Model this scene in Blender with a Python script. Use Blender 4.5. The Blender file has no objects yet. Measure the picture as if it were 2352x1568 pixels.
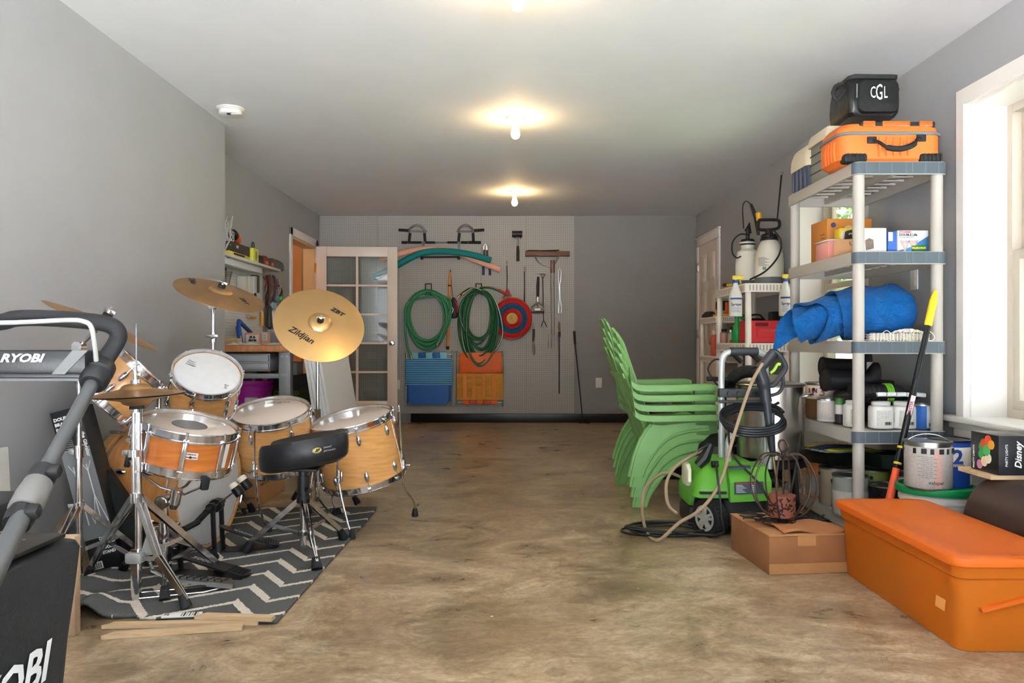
import bpy, bmesh, math, random
from math import pi, sin, cos, tan, sqrt, radians as R
from mathutils import Matrix, Vector, Euler
random.seed(7)
scene = bpy.context.scene
COL = scene.collection
# ---------------------------------------------------------------- camera, sky, light, exposure
FPX, CAMH = 1790.0, 0.96
cam = bpy.data.objects.new('camera', bpy.data.cameras.new('camera'))
COL.objects.link(cam)
cam.location = (0, 0, CAMH); cam.rotation_euler = (pi/2, 0, 0)
cam.data.sensor_width = 36.0; cam.data.lens = FPX/2352*36.0
cam.data.clip_start = .05; cam.data.clip_end = 200
scene.camera = cam
vs = scene.view_settings
vs.view_transform = 'Standard'; vs.look = 'None'; vs.gamma = 1; vs.use_curve_mapping = False
vs.exposure = 2.27
world = bpy.data.worlds.new('sky'); scene.world = world; world.use_nodes = True
_bg = world.node_tree.nodes['Background']
_bg.inputs[0].default_value = (.84, .93, 1.0, 1); _bg.inputs[1].default_value = .62
sun = bpy.data.lights.new('sun', 'SUN'); sun.energy = 60; sun.angle = .03; sun.color = (.96, .98, 1)
so = bpy.data.objects.new('sun', sun); COL.objects.link(so); so.rotation_euler = Vector((.6, -.25, -.76)).to_track_quat('-Z', 'Y').to_euler()
BULB = 44.0
def portal(name, loc, rot, sx, sy):
    l = bpy.data.lights.new(name, 'AREA'); l.shape = 'RECTANGLE'; l.size = sx; l.size_y = sy
    l.cycles.is_portal = True
    o = bpy.data.objects.new(name, l); COL.objects.link(o); o.location = loc; o.rotation_euler = rot
portal('garage_opening_portal', (0, -1.25, 1.12), (-pi/2, 0, pi), 4.1, 2.3)
portal('window_portal', (2.34, 3.17, 1.35), (0, pi/2, 0), 1.5, 1.1)
portal('window_portal', (2.34, 5.40, 1.35), (0, pi/2, 0), 1.5, 1.1)
# ---------------------------------------------------------------- helpers
def P(px, py, Y): return Vector(((px-1176)/FPX*Y, Y, CAMH-(py-784)/FPX*Y))
def FL(px, py):
    Y = FPX*CAMH/(py-784); return Vector(((px-1176)/FPX*Y, Y, 0))
def lin(r, g, b):
    f = lambda c: c/12.92 if c <= .04045 else ((c+.055)/1.055)**2.4
    return (f(r/255), f(g/255), f(b/255), 1)
MATS = {}
def nd(nt, typ, **kw):
    n = nt.nodes.new(typ)
    for k, v in kw.items():
        if k.startswith('i_'):
            k = k[2:]; n.inputs[int(k) if k.isdigit() else k.replace('_', ' ')].default_value = v
        else: setattr(n, k, v)
    return n
def mat(name, col=(128, 128, 128), rough=.5, metal=0, noise=0, nscale=8, bump=0, bscale=60, spec=.5, coat=0, trans=0, ior=1.45, emit=0, stretch=None, col2=None, alpha=1, sheen=0):
    if name in MATS: return MATS[name]
    m = bpy.data.materials.new(name); m.use_nodes = True; nt = m.node_tree; b = nt.nodes['Principled BSDF']
    c = lin(*col) if max(col[:3]) > 1 else tuple(col)+(1,)
    b.inputs['Base Color'].default_value = c; b.inputs['Roughness'].default_value = rough
    b.inputs['Metallic'].default_value = metal; b.inputs['Specular IOR Level'].default_value = spec
    b.inputs['Coat Weight'].default_value = coat; b.inputs['Coat Roughness'].default_value = .12
    b.inputs['Transmission Weight'].default_value = trans; b.inputs['IOR'].default_value = ior
    b.inputs['Alpha'].default_value = alpha; b.inputs['Sheen Weight'].default_value = sheen
    if emit: b.inputs['Emission Color'].default_value = c; b.inputs['Emission Strength'].default_value = emit
    L = nt.links.new
    if noise or bump or col2:
        tc = nd(nt, 'ShaderNodeTexCoord'); mp = nd(nt, 'ShaderNodeMapping')
        if stretch: mp.inputs['Scale'].default_value = stretch
        L(tc.outputs['Object'], mp.inputs[0])
    if noise or col2:
        n = nd(nt, 'ShaderNodeTexNoise', i_Scale=nscale, i_Detail=6, i_Roughness=.6); L(mp.outputs[0], n.inputs[0])
        r = nd(nt, 'ShaderNodeValToRGB'); L(n.outputs[0], r.inputs[0])
        c2 = lin(*col2) if col2 else tuple(min(1, x*(1+noise)) for x in c[:3])+(1,)
        c1 = c if col2 else tuple(x*(1-noise) for x in c[:3])+(1,)
        r.color_ramp.elements[0].position = .3; r.color_ramp.elements[1].position = .7
        r.color_ramp.elements[0].color = c1; r.color_ramp.elements[1].color = c2
        L(r.outputs[0], b.inputs['Base Color'])
    if bump:
        n2 = nd(nt, 'ShaderNodeTexNoise', i_Scale=bscale, i_Detail=4); L(mp.outputs[0], n2.inputs[0])
        bp = nd(nt, 'ShaderNodeBump', i_Strength=bump, i_Distance=.004); L(n2.outputs[0], bp.inputs['Height']); L(bp.outputs[0], b.inputs['Normal'])
    MATS[name] = m
    return m
def clear_glass(name, tint, gloss=.08):
    m = bpy.data.materials.new(name); m.use_nodes = True; nt = m.node_tree; nt.nodes.remove(nt.nodes['Principled BSDF'])
    a = nd(nt, 'ShaderNodeBsdfTransparent'); a.inputs[0].default_value = tint+(1,); g = nd(nt, 'ShaderNodeBsdfGlossy'); g.inputs['Roughness'].default_value = .03
    l = nd(nt, 'ShaderNodeLayerWeight', i_Blend=.25); k = nd(nt, 'ShaderNodeMath', operation='MULTIPLY_ADD', i_1=.5, i_2=gloss); x = nd(nt, 'ShaderNodeMixShader'); L = nt.links.new
    L(l.outputs['Fresnel'], k.inputs[0]); L(k.outputs[0], x.inputs[0]); L(a.outputs[0], x.inputs[1]); L(g.outputs[0], x.inputs[2]); L(x.outputs[0], nt.nodes['Material Output'].inputs[0]); return m
def fr(o, z=(0, 0, 1), x=None):
    """frame: origin o, local z along z, local x near x"""
    z = Vector(z).normalized(); x = Vector(x) if x is not None else (Vector((1, 0, 0)) if abs(z.x) < .9 else Vector((0, 1, 0)))
    y = z.cross(x).normalized(); x = y.cross(z)
    m = Matrix((x, y, z)).transposed().to_4x4(); m.translation = Vector(o); return m
def T(x, y, z): return Matrix.Translation((x, y, z))
def RX(a): return Matrix.Rotation(R(a), 4, 'X')
def RY(a): return Matrix.Rotation(R(a), 4, 'Y')
def RZ(a): return Matrix.Rotation(R(a), 4, 'Z')
def S(x, y, z): return Matrix.Diagonal((x, y, z, 1))
def spl(pts, n=8, closed=False):
    pts = [Vector(p) for p in pts]; N = len(pts); out = []
    for i in range(N if closed else N-1):
        g = (lambda k: pts[k % N]) if closed else (lambda k: pts[max(0, min(N-1, k))])
        a, b, c, d = g(i-1), g(i), g(i+1), g(i+2)
        for k in range(n):
            t = k/n
            out.append(.5*((2*b)+(c-a)*t+(2*a-5*b+4*c-d)*t*t+(3*b-a-3*c+d)*t**3))
    if not closed: out.append(pts[-1])
    return out
def arc(c, r, a0, a1, n=12): return [(c[0]+r*cos(R(a0+(a1-a0)*i/n)), c[1]+r*sin(R(a0+(a1-a0)*i/n))) for i in range(n+1)]
def rrect(w, h, r, n=4):
    return arc((w/2-r, h/2-r), r, 0, 90, n)+arc((-w/2+r, h/2-r), r, 90, 180, n)+arc((-w/2+r, -h/2+r), r, 180, 270, n)+arc((w/2-r, -h/2+r), r, 270, 360, n)
class B:
    def __init__(s, M=None): s.bm = bmesh.new(); s.M = M or Matrix(); s.mi = 0
    def add(s, vs_, fs, M=None):
        W = s.M @ M if M is not None else s.M
        v = [s.bm.verts.new(W @ Vector(p)) for p in vs_]
        for f in fs:
            try: s.bm.faces.new([v[i] for i in f]).material_index = s.mi
            except ValueError: pass
        return s
    def box(s, c, d, M=None, bev=0, seg=2):
        t = bmesh.new(); bmesh.ops.create_cube(t, size=1)
        for v in t.verts: v.co = Vector((v.co.x*d[0]+c[0], v.co.y*d[1]+c[1], v.co.z*d[2]+c[2]))
        if bev: bmesh.ops.bevel(t, geom=t.edges[:], offset=min(bev, min(d)*.49), segments=seg, profile=.5, affect='EDGES')
        t.verts.index_update(); r = s.add([v.co[:] for v in t.verts], [[v.index for v in f.verts] for f in t.faces], M); t.free(); return r
    def bx(s, a, b, bev=0, M=None): return s.box([(a[i]+b[i])/2 for i in range(3)], [abs(b[i]-a[i]) for i in range(3)], M, bev)
    def tube(s, pts, r, n=8, closed=False, M=None, cap=True, flat=1, up=None):
        pts = [Vector(p) for p in pts]; N = len(pts); rs = r if isinstance(r, (list, tuple)) else [r]*N
        V = []; F = []; nrm = None
        for i, p in enumerate(pts):
            a = pts[(i-1) % N] if (closed or i) else p; b = pts[(i+1) % N] if (closed or i < N-1) else p
            t = (b-a).normalized()
            if nrm is None:
                nrm = Vector(up) if up is not None else (Vector((0, 0, 1)) if abs(t.z) < .9 else Vector((1, 0, 0)))
            nrm = (nrm-t*nrm.dot(t)).normalized(); bi = t.cross(nrm)
            for k in range(n):
                q = 2*pi*k/n+pi/n; V.append(p+nrm*(rs[i]*cos(q)*flat)+bi*(rs[i]*sin(q)))
        for i in range(N if closed else N-1):
            for k in range(n):
                F.append((i*n+k, i*n+(k+1) % n, (i+1) % N*n+(k+1) % n, (i+1) % N*n+k))
        if cap and not closed: F += [tuple(range(n-1, -1, -1)), tuple((N-1)*n+k for k in range(n))]
        return s.add(V, F, M)
    def cyl(s, a, b, r, r2=None, n=16, M=None, cap=True): return s.tube([a, b], [r, r if r2 is None else r2], n, M=M, cap=cap)
    def bar(s, a, b, w, t, up=(0, 0, 1), M=None):
        """flat bar a->b, width w across, thickness t along up"""
        a, b = Vector(a), Vector(b); z = (b-a); u = Vector(up); u = (u-z.normalized()*u.dot(z.normalized())).normalized(); x = z.normalized().cross(u)
        V = [p+x*(i*w/2)+u*(j*t/2) for p in (a, b) for i, j in ((-1, -1), (1, -1), (1, 1), (-1, 1))]
        return s.add(V, [(3, 2, 1, 0), (4, 5, 6, 7)]+[(k, (k+1) % 4, (k+1) % 4+4, k+4) for k in range(4)], M)
    def lathe(s, prof, M=None, n=32, a0=0, a1=360, cap=False):
        full = abs(a1-a0) >= 360; m = n if full else n+1; V = []; F = []
        for r, z in prof:
            for k in range(m):
                q = R(a0+(a1-a0)*k/n); V.append((r*cos(q), r*sin(q), z))
        for i in range(len(prof)-1):
            for k in range(n): F.append((i*m+k, i*m+(k+1) % m, (i+1)*m+(k+1) % m, (i+1)*m+k))
        if cap: F += [tuple(range(m-1, -1, -1)), tuple((len(prof)-1)*m+k for k in range(m))]
        return s.add(V, F, M)
    def prism(s, poly, d, M=None, taper=1):
        n = len(poly); V = [(x, y, -d/2) for x, y in poly]+[(x*taper, y*taper, d/2) for x, y in poly]
        return s.add(V, [tuple(range(n-1, -1, -1)), tuple(range(n, 2*n))]+[(k, (k+1) % n, (k+1) % n+n, k+n) for k in range(n)], M)
    def grid(s, f, nu, nv, cu=False, cv=False, M=None):
        mu, mv = (nu if cu else nu+1), (nv if cv else nv+1)
        V = [f(i/nu, j/nv) for i in range(mu) for j in range(mv)]
        F = [(i*mv+j, (i+1) % mu*mv+j, (i+1) % mu*mv+(j+1) % mv, i*mv+(j+1) % mv) for i in range(nu) for j in range(nv)]
        return s.add(V, F, M)
    def sph(s, c, r, sc=(1, 1, 1), n=16, M=None):
        return s.grid(lambda u, v: Vector((c[0]+r*sc[0]*cos(2*pi*u)*sin(pi*v), c[1]+r*sc[1]*sin(2*pi*u)*sin(pi*v), c[2]+r*sc[2]*-cos(pi*v))), n, n//2, cu=True, M=M)
    def tor(s, c, R_, r, M=None, n=24, k=8):
        pts = [(c[0]+R_*cos(2*pi*i/n), c[1]+R_*sin(2*pi*i/n), c[2]) for i in range(n)]
        return s.tube(pts, r, k, closed=True, M=M)
    def loft(s, rings, M=None, cap=True, closed=True):
        n = len(rings[0]); V = [p for r in rings for p in r]; F = []
        for i in range(len(rings)-1):
            for k in range(n if closed else n-1): F.append((i*n+k, i*n+(k+1) % n, (i+1)*n+(k+1) % n, (i+1)*n+k))
        if cap: F += [tuple(range(n-1, -1, -1)), tuple((len(rings)-1)*n+k for k in range(n))]
        return s.add(V, F, M)
    def build(s, name, mats, parent=None, label=None, solid=0, sub=0, sharp=.6, norm=True):
        bm = s.bm
        bmesh.ops.remove_doubles(bm, verts=bm.verts[:], dist=1e-5)
        if norm: bmesh.ops.recalc_face_normals(bm, faces=bm.faces[:])
        for f in bm.faces: f.smooth = True
        for e in bm.edges:
            if len(e.link_faces) == 2 and e.calc_face_angle(0) > sharp: e.smooth = False
        loc = None
        if parent is not None: bm.transform(wm(parent).inverted())
        else:
            xs = [v.co for v in bm.verts]; lo = [min(v[i] for v in xs) for i in range(3)]; hi = [max(v[i] for v in xs) for i in range(3)]
            loc = Vector(((lo[0]+hi[0])/2, (lo[1]+hi[1])/2, lo[2])); bm.transform(Matrix.Translation(-loc))
        me = bpy.data.meshes.new(name); bm.to_mesh(me); bm.free()
        for m in (mats if isinstance(mats, (list, tuple)) else [mats]): me.materials.append(m)
        o = bpy.data.objects.new(name, me); COL.objects.link(o)
        if parent is not None: o.parent = parent
        else: o.location = loc
        if label: o['label'] = label
        if solid: d = o.modifiers.new('s', 'SOLIDIFY'); d.thickness = solid; d.offset = 0
        if sub: d = o.modifiers.new('u', 'SUBSURF'); d.levels = sub; d.render_levels = sub
        return o
def wm(o):
    m = o.matrix_basis.copy(); q = o.parent
    while q is not None: m = q.matrix_basis @ m; q = q.parent
    return m
def thing(name, label, cat, loc=(0, 0, 0), rz=0, group=None):
    o = bpy.data.objects.new(name, None); COL.objects.link(o); o.empty_display_size = .05
    o.location = loc; o.rotation_euler = (0, 0, R(rz)); return tag(o, label, cat, group)
def tag(o, label, cat, group=None, kind=None):
    o['label'] = label; o['category'] = cat
    if group: o['group'] = group
    if kind: o['kind'] = kind
    return o
def struct(o): o['kind'] = 'structure'; return o
KIDS = None
def dup(o, parent=None, **kw):
    c = o.copy(); COL.objects.link(c)
    if parent is not None: c.parent = parent
    for k in [q for q in COL.objects if q.parent is o]: dup(k, c)
    return c
def text(s_, size, m, parent, M=None, warp=None, ext=.0006, shear=0, bold=0, xs=1.0, name='lettering', align='CENTER'):
    cu = bpy.data.curves.new('t', 'FONT'); cu.body = s_; cu.size = size; cu.align_x = align; cu.align_y = 'CENTER'
    cu.extrude = ext/2; cu.shear = shear; cu.offset = bold; cu.resolution_u = 2
    o = bpy.data.objects.new('t', cu); COL.objects.link(o)
    me = bpy.data.meshes.new_from_object(o.evaluated_get(bpy.context.evaluated_depsgraph_get()))
    bpy.data.objects.remove(o); bpy.data.curves.remove(cu)
    inv = wm(parent).inverted()
    if warp:
        bm = bmesh.new(); bm.from_mesh(me); bmesh.ops.triangulate(bm, faces=bm.faces[:])
        for _ in range(3):
            es = [e for e in bm.edges if e.calc_length() > size*.22]
            if not es: break
            bmesh.ops.subdivide_edges(bm, edges=es, cuts=1); bmesh.ops.triangulate(bm, faces=[f for f in bm.faces if len(f.verts) > 3])
        bm.to_mesh(me); bm.free()
    for v in me.vertices:
        p = Vector((v.co.x*xs, v.co.y, v.co.z)); v.co = inv @ (Vector(warp(p)) if warp else (M @ p))
    me.materials.clear(); me.materials.append(m); me.name = name
    q = bpy.data.objects.new(name, me); COL.objects.link(q); q.parent = parent; return q
# ---------------------------------------------------------------- shared materials
chrome = mat('chrome', (215, 215, 218), .12, 1, noise=.15, nscale=30)
steel = mat('brushed_steel', (178, 178, 178), .3, 1)
blackp = mat('black_plastic', (24, 24, 26), .45)
rubber = mat('black_rubber', (22, 23, 26), .65)
whitep = mat('white_plastic', (216, 214, 208), .4)
greyp = mat('grey_plastic', (148, 150, 148), .45)
inkm = mat('black_ink', (22, 20, 20), .6)
white_ink = mat('white_ink', (232, 232, 230), .6)
paper = mat('white_paper', (212, 210, 204), .7)
kraft = mat('kraft_cardboard', (178, 132, 88), .8, noise=.08, nscale=5)
pine = mat('pine_wood', (204, 178, 142), .6, col2=(180, 150, 112), nscale=4, stretch=(1, 14, 14))
redp = mat('red_plastic', (196, 34, 32), .4)
yellowp = mat('yellow_plastic', (238, 206, 40), .4)
bluep = mat('blue_plastic', (24, 78, 160), .4)
greenp = mat('green_plastic', (20, 130, 70), .4)
orangep = mat('orange_plastic', (226, 92, 30), .4)
# ================================================================ ROOM
XL, XF, XR, YB, ZC, YJ = -1.975, -2.285, 2.186, 9.25, 2.45, 5.36
def wall_mat(name, col, rough):
    return mat(name, col, rough, noise=.03, nscale=2.5, bump=.06, bscale=90)
wallm = wall_mat('grey_wall_paint', (162, 163, 165), .5)
backm = wall_mat('grey_wall_paint_shaded', (130, 127, 124), .5)  # wall grey darkened, putting the dimmer light at the back into the colour
ceilm = wall_mat('white_ceiling_paint', (218, 219, 220), .75)
trimw = mat('white_trim_paint', (232, 228, 222), .35)
def floor_mat():
    m = bpy.data.materials.new('stained_concrete'); m.use_nodes = True; nt = m.node_tree; b = nt.nodes['Principled BSDF']; L = nt.links.new
    tc = nd(nt, 'ShaderNodeTexCoord')
    mp = nd(nt, 'ShaderNodeMapping'); mp.inputs['Scale'].default_value = (1, 1.1, 1); mp.inputs['Rotation'].default_value = (0, 0, .5); L(tc.outputs['Object'], mp.inputs[0])
    big = nd(nt, 'ShaderNodeTexNoise', i_Scale=1.3, i_Detail=8, i_Roughness=.62, i_Distortion=1.2); L(mp.outputs[0], big.inputs[0])
    mp2 = nd(nt, 'ShaderNodeMapping'); mp2.inputs['Scale'].default_value = (1.5, 2.1, 1); mp2.inputs['Rotation'].default_value = (0, 0, -.35); L(tc.outputs['Object'], mp2.inputs[0])
    sw = nd(nt, 'ShaderNodeTexNoise', i_Scale=1.5, i_Detail=12, i_Roughness=.72, i_Distortion=1.8); L(mp2.outputs[0], sw.inputs[0])
    fine = nd(nt, 'ShaderNodeTexNoise', i_Scale=60, i_Detail=5, i_Roughness=.7); L(tc.outputs['Object'], fine.inputs[0])
    r1 = nd(nt, 'ShaderNodeValToRGB'); L(big.outputs[0], r1.inputs[0])
    e = r1.color_ramp.elements; e[0].position = .38; e[0].color = lin(100, 82, 58); e[1].position = .64; e[1].color = lin(190, 170, 142)
    q = e.new(.52); q.color = lin(156, 134, 104)
    r2 = nd(nt, 'ShaderNodeValToRGB'); L(sw.outputs[0], r2.inputs[0])
    e = r2.color_ramp.elements; e[0].position = .38; e[0].color = lin(92, 74, 52); e[1].position = .64; e[1].color = lin(206, 188, 160)
    q = e.new(.5); q.color = lin(156, 134, 104)
    mx = nd(nt, 'ShaderNodeMix', data_type='RGBA', i_0=.5); L(r1.outputs[0], mx.inputs[6]); L(r2.outputs[0], mx.inputs[7])
    r3 = nd(nt, 'ShaderNodeValToRGB'); L(fine.outputs[0], r3.inputs[0]); r3.color_ramp.elements[0].position = .3; r3.color_ramp.elements[1].position = .62
    r3.color_ramp.elements[0].color = (.72, .7, .66, 1); r3.color_ramp.elements[1].color = (1, 1, 1, 1)
    m2 = nd(nt, 'ShaderNodeMix', data_type='RGBA', blend_type='MULTIPLY', i_0=.5); L(mx.outputs[2], m2.inputs[6]); L(r3.outputs[0], m2.inputs[7])
    md = nd(nt, 'ShaderNodeTexNoise', i_Scale=7.5, i_Detail=11, i_Roughness=.78, i_Distortion=2.4); L(mp2.outputs[0], md.inputs[0])
    r5 = nd(nt, 'ShaderNodeValToRGB'); L(md.outputs[0], r5.inputs[0]); e = r5.color_ramp.elements; e[0].position = .36; e[1].position = .62; e[0].color = (.6, .57, .53, 1); e[1].color = (1.22, 1.22, 1.22, 1)
    m5 = nd(nt, 'ShaderNodeMix', data_type='RGBA', blend_type='MULTIPLY', i_0=.85); L(m2.outputs[2], m5.inputs[6]); L(r5.outputs[0], m5.inputs[7]); m2 = m5
    # old dark stain spots and pale paint flecks
    vo = nd(nt, 'ShaderNodeTexVoronoi', i_Scale=1.7); L(tc.outputs['Object'], vo.inputs[0])
    lt = nd(nt, 'ShaderNodeMath', operation='LESS_THAN', i_1=.055); L(vo.outputs[0], lt.inputs[0])
    ml = nd(nt, 'ShaderNodeMath', operation='MULTIPLY', i_1=.4); L(lt.outputs[0], ml.inputs[0])
    m3 = nd(nt, 'ShaderNodeMix', data_type='RGBA'); L(ml.outputs[0], m3.inputs[0]); L(m2.outputs[2], m3.inputs[6]); m3.inputs[7].default_value = lin(96, 84, 70)
    v2 = nd(nt, 'ShaderNodeTexVoronoi', i_Scale=5.5); L(tc.outputs['Object'], v2.inputs[0])
    l2 = nd(nt, 'ShaderNodeMath', operation='LESS_THAN', i_1=.035); L(v2.outputs[0], l2.inputs[0])
    m4 = nd(nt, 'ShaderNodeMix', data_type='RGBA'); L(l2.outputs[0], m4.inputs[0]); L(m3.outputs[2], m4.inputs[6]); m4.inputs[7].default_value = lin(206, 192, 168)
    L(m4.outputs[2], b.inputs['Base Color'])
    rr = nd(nt, 'ShaderNodeMapRange', i_1=.3, i_2=.7, i_3=.24, i_4=.46); L(sw.outputs[0], rr.inputs[0]); L(rr.outputs[0], b.inputs['Roughness'])
    bp = nd(nt, 'ShaderNodeBump', i_Strength=.12, i_Distance=.01); L(sw.outputs[0], bp.inputs['Height']); L(bp.outputs[0], b.inputs['Normal'])
    return m
struct(B().bx((-2.6, -1.3, -.1), (2.4, 9.4, 0)).build('floor', floor_mat()))
o = struct(B().bx((-9, -9, -.14), (9, -1.3, -.04)).build('driveway', mat('driveway_concrete', (196, 197, 198), .8)))
struct(B().bx((-2.5, -1.3, ZC), (2.5, 9.4, ZC+.1)).build('ceiling', ceilm))
struct(B().bx((-2.6, -1.3, 0), (XL, YJ, ZC)).build('wall_left', wallm))
b = B(); b.bx((XF-.12, YJ, 0), (XF, 8.07, ZC)); b.bx((XF-.12, 9.03, 0), (XF, 9.4, ZC)); b.bx((XF-.12, 8.07, 2.06), (XF, 9.03, ZC)); struct(b.build('wall_left_far', wallm))
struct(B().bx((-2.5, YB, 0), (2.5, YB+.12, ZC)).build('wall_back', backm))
# right wall with two window openings
W1, W2, WZ0, WZ1, XO = (2.62, 3.72), (4.86, 5.94), .60, 2.09, 2.46
b = B()
e_ = .008
for y0, y1 in ((-1.3, W1[0]-e_), (W1[1]+e_, W2[0]-e_), (W2[1]+e_, 9.4)): b.bx((XR, y0, 0), (XO, y1, ZC))
for y0, y1 in (W1, W2): b.bx((XR, y0-e_, 0), (XO, y1+e_, WZ0-.02)); b.bx((XR, y0-e_, WZ1+e_), (XO, y1+e_, ZC))
struct(b.build('wall_right', wallm))
b = B(); b.bx((-2.6, -1.3, 2.25), (2.5, -1.2, ZC)); b.bx((-2.6, -1.3, 0), (-1.97, -1.2, ZC)); b.bx((2.1, -1.3, 0), (2.5, -1.2, ZC)); struct(b.build('wall_front', wallm))
# baseboard at the back, ceiling nail pops are in the paint
struct(B().bx((-1.2, YB-.016, 0), (XR, YB, .105), .003).build('baseboard_back', mat('black_vinyl_base', (18, 18, 19), .3)))
glass = clear_glass('window_glass', (.97, .98, .98), .04)
sashm = mat('almond_sash', (196, 186, 170), .4)
def window(i, y0, y1):
    b = B(); w = .085
    for k, (t, x) in enumerate(((0, .018), (.012, .026), (.028, .020), (.044, .030))):    # stepped casing moulding
        ww = w-t*1.6 if k else w
        g = k*.0012; b.bx((XR-x, y0-ww, WZ0), (XR, y0-g, WZ1+g)); b.bx((XR-x, y1+g, WZ0), (XR, y1+ww, WZ1+g)); b.bx((XR-x, y0-ww, WZ1+g), (XR, y1+ww, WZ1+ww))
    struct(b.build('trim_%d' % i, trimw))
    b = B(); b.bx((XR-.07, y0-.15, WZ0-.028), (XR, y1+.15, WZ0), .008); b.bx((XR-.02, y0-.004, WZ0-.018), (XR+.2, y1+.004, WZ0-.0005)); b.bx((XR-.035, y0-.12, WZ0-.06), (XR, y1+.12, WZ0-.028), .004); b.bx((XR-.022, y0-.1, WZ0-.1), (XR, y1+.1, WZ0-.06), .003)
    struct(b.build('window_sill_%d' % i, trimw))
    w = thing('window_%d' % i, '', ''); del w['label'], w['category']; struct(w)
    b = B(); xa, xb = XR+.17, XR+.26
    b.bx((XR-.001, y1-.012, WZ0-.001), (xa+.01, y1+.008, WZ1+.008)); b.bx((XR-.001, y0-.008, WZ0-.001), (xa+.01, y0+.012, WZ1+.008)); b.bx((XR-.0012, y0, WZ1-.012), (xa+.0098, y1, WZ1+.0079))
    b.build('jamb', trimw, w)
    b = B()
    for a, c in ((y0-.006, y0+.05), (y1-.05, y1+.006)): b.bx((xa, a, WZ0-.002), (xb, c, WZ1+.004))
    b.bx((xa+.001, y0, WZ1-.05), (xb, y1, WZ1+.003)); b.bx((xa+.001, y0, WZ0-.003), (xb, y1, WZ0+.04)); b.build('window_frame', sashm, w)
    zm = 1.37
    for nm, x0, z0, z1 in (('lower_sash', xa+.005, WZ0+.04, zm+.02), ('upper_sash', xa+.045, zm-.02, WZ1-.05)):
        b = B(); a, c, s_ = y0+.05, y1-.05, .045
        b.bx((x0, a-.01, z0-.01), (x0+.035, a+s_, z1), .004); b.bx((x0, c-s_, z0-.01), (x0+.035, c+.01, z1), .004)
        b.bx((x0+.001, a+.01, z0-.008), (x0+.034, c-.01, z0+s_), .004); b.bx((x0+.001, a+.01, z1-s_), (x0+.034, c-.01, z1), .004); q = b.build(nm, sashm, w)
        B().bx((x0+.015, a+s_-.006, z0+s_-.006), (x0+.019, c-s_+.006, z1-s_+.006)).build('glass_pane', glass, q)
window(1, *W1); window(2, *W2)
# outside the windows
def brick():
    m = bpy.data.materials.new('pale_brick'); m.use_nodes = True; nt = m.node_tree; b = nt.nodes['Principled BSDF']; L = nt.links.new
    tc = nd(nt, 'ShaderNodeTexCoord'); sx = nd(nt, 'ShaderNodeSeparateXYZ'); cx = nd(nt, 'ShaderNodeCombineXYZ'); L(tc.outputs['Object'], sx.inputs[0])
    ad = nd(nt, 'ShaderNodeMath', operation='ADD'); L(sx.outputs[0], ad.inputs[0]); L(sx.outputs[1], ad.inputs[1]); L(ad.outputs[0], cx.inputs[0]); L(sx.outputs[2], cx.inputs[1])
    t = nd(nt, 'ShaderNodeTexBrick', i_Scale=1, i_Mortar_Size=.008, i_Brick_Width=.21, i_Row_Height=.075); L(cx.outputs[0], t.inputs[0])
    t.inputs[1].default_value = lin(128, 116, 110); t.inputs[2].default_value = lin(112, 102, 98); t.inputs[3].default_value = lin(140, 136, 130)
    L(t.outputs[0], b.inputs['Base Color']); b.inputs['Roughness'].default_value = .85; return m
brk = brick()
struct(B().bx((XO, 4.02, -.2), (3.9, 4.62, 2.9)).build('brick_wall_outside', brk))
struct(B().bx((XO, -2, -.25), (12, 16, -.2)).build('lawn', mat('lawn_grass', (80, 90, 60), .9, noise=.3, nscale=12)))
leafm = mat('tree_leaves', (84, 112, 62), .6, noise=.35, nscale=9)
for i, (x, y, z, r) in enumerate(((5.3, 12.0, 2.4, 1.6), (6.5, 16.5, 3.0, 2.2))):
    t = thing('tree', ['round leafy tree nearer to the far window', 'taller leafy tree standing behind the first'][i], 'tree', (x, y, -.2))
    B().cyl((x, y, -.2), (x, y, z), .12, .07).build('trunk', mat('bark', (90, 70, 52), .9), t)
    rnd = random.Random(i); b = B()
    for k in range(1600):
        d = Vector((rnd.gauss(0, 1), rnd.gauss(0, 1), rnd.gauss(0, .85))).normalized()*r*rnd.uniform(.45, 1)
        b.add([(-.09, 0, 0), (0, -.05, .02), (.09, 0, 0), (0, .05, .02)], [(0, 1, 2, 3)], T(x+d.x, y+d.y, z+d.z) @ Euler((rnd.random()*6, rnd.random()*6, rnd.random()*6)).to_matrix().to_4x4())
    b.build('foliage', leafm, t, norm=False)
# right far door: closed, six panels
doorp = mat('cream_door_paint', (226, 214, 200), .4)
b = B(); dy0, dy1 = 8.25, 9.08
for y0, y1 in ((dy0-.085, dy0), (dy1, dy1+.085)): b.bx((XR-.02, y0, 0), (XR, y1, 2.06), .005)
b.bx((XR-.02, dy0-.085, 2.06), (XR, dy1+.085, 2.145), .005); b.bx((XR-.028, dy0-.1, 2.145), (XR, dy1+.1, 2.165), .004); struct(b.build('trim_3', trimw))
d = thing('door_1', '', ''); del d['label'], d['category']; struct(d)
b = B(); b.bx((XR-.012, dy0, .01), (XR, dy1, 2.06)); 
for z0, z1 in ((.16, .82), (.98, 1.5), (1.64, 1.92)):
    for y0, y1 in ((dy0+.1, dy0+.36), (dy0+.47, dy1-.1)):
        for a, c in ((0, .018), (.03, .022)): b.bx((XR-c, y0+a, z0+a), (XR-.01, y1-a, z1-a), .006)
        b.bx((XR-.016, y0-.012, z0-.012), (XR-.011, y1+.012, z1+.012), .003)
b.build('door_leaf', doorp, d)
for z in (.25, 1.05, 1.82): B().bx((XR-.03, dy1-.03, z-.05), (XR-.008, dy1+.02, z+.05), .004).build('hinge', mat('satin_nickel', (200, 190, 170), .3, 1), d)
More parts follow.
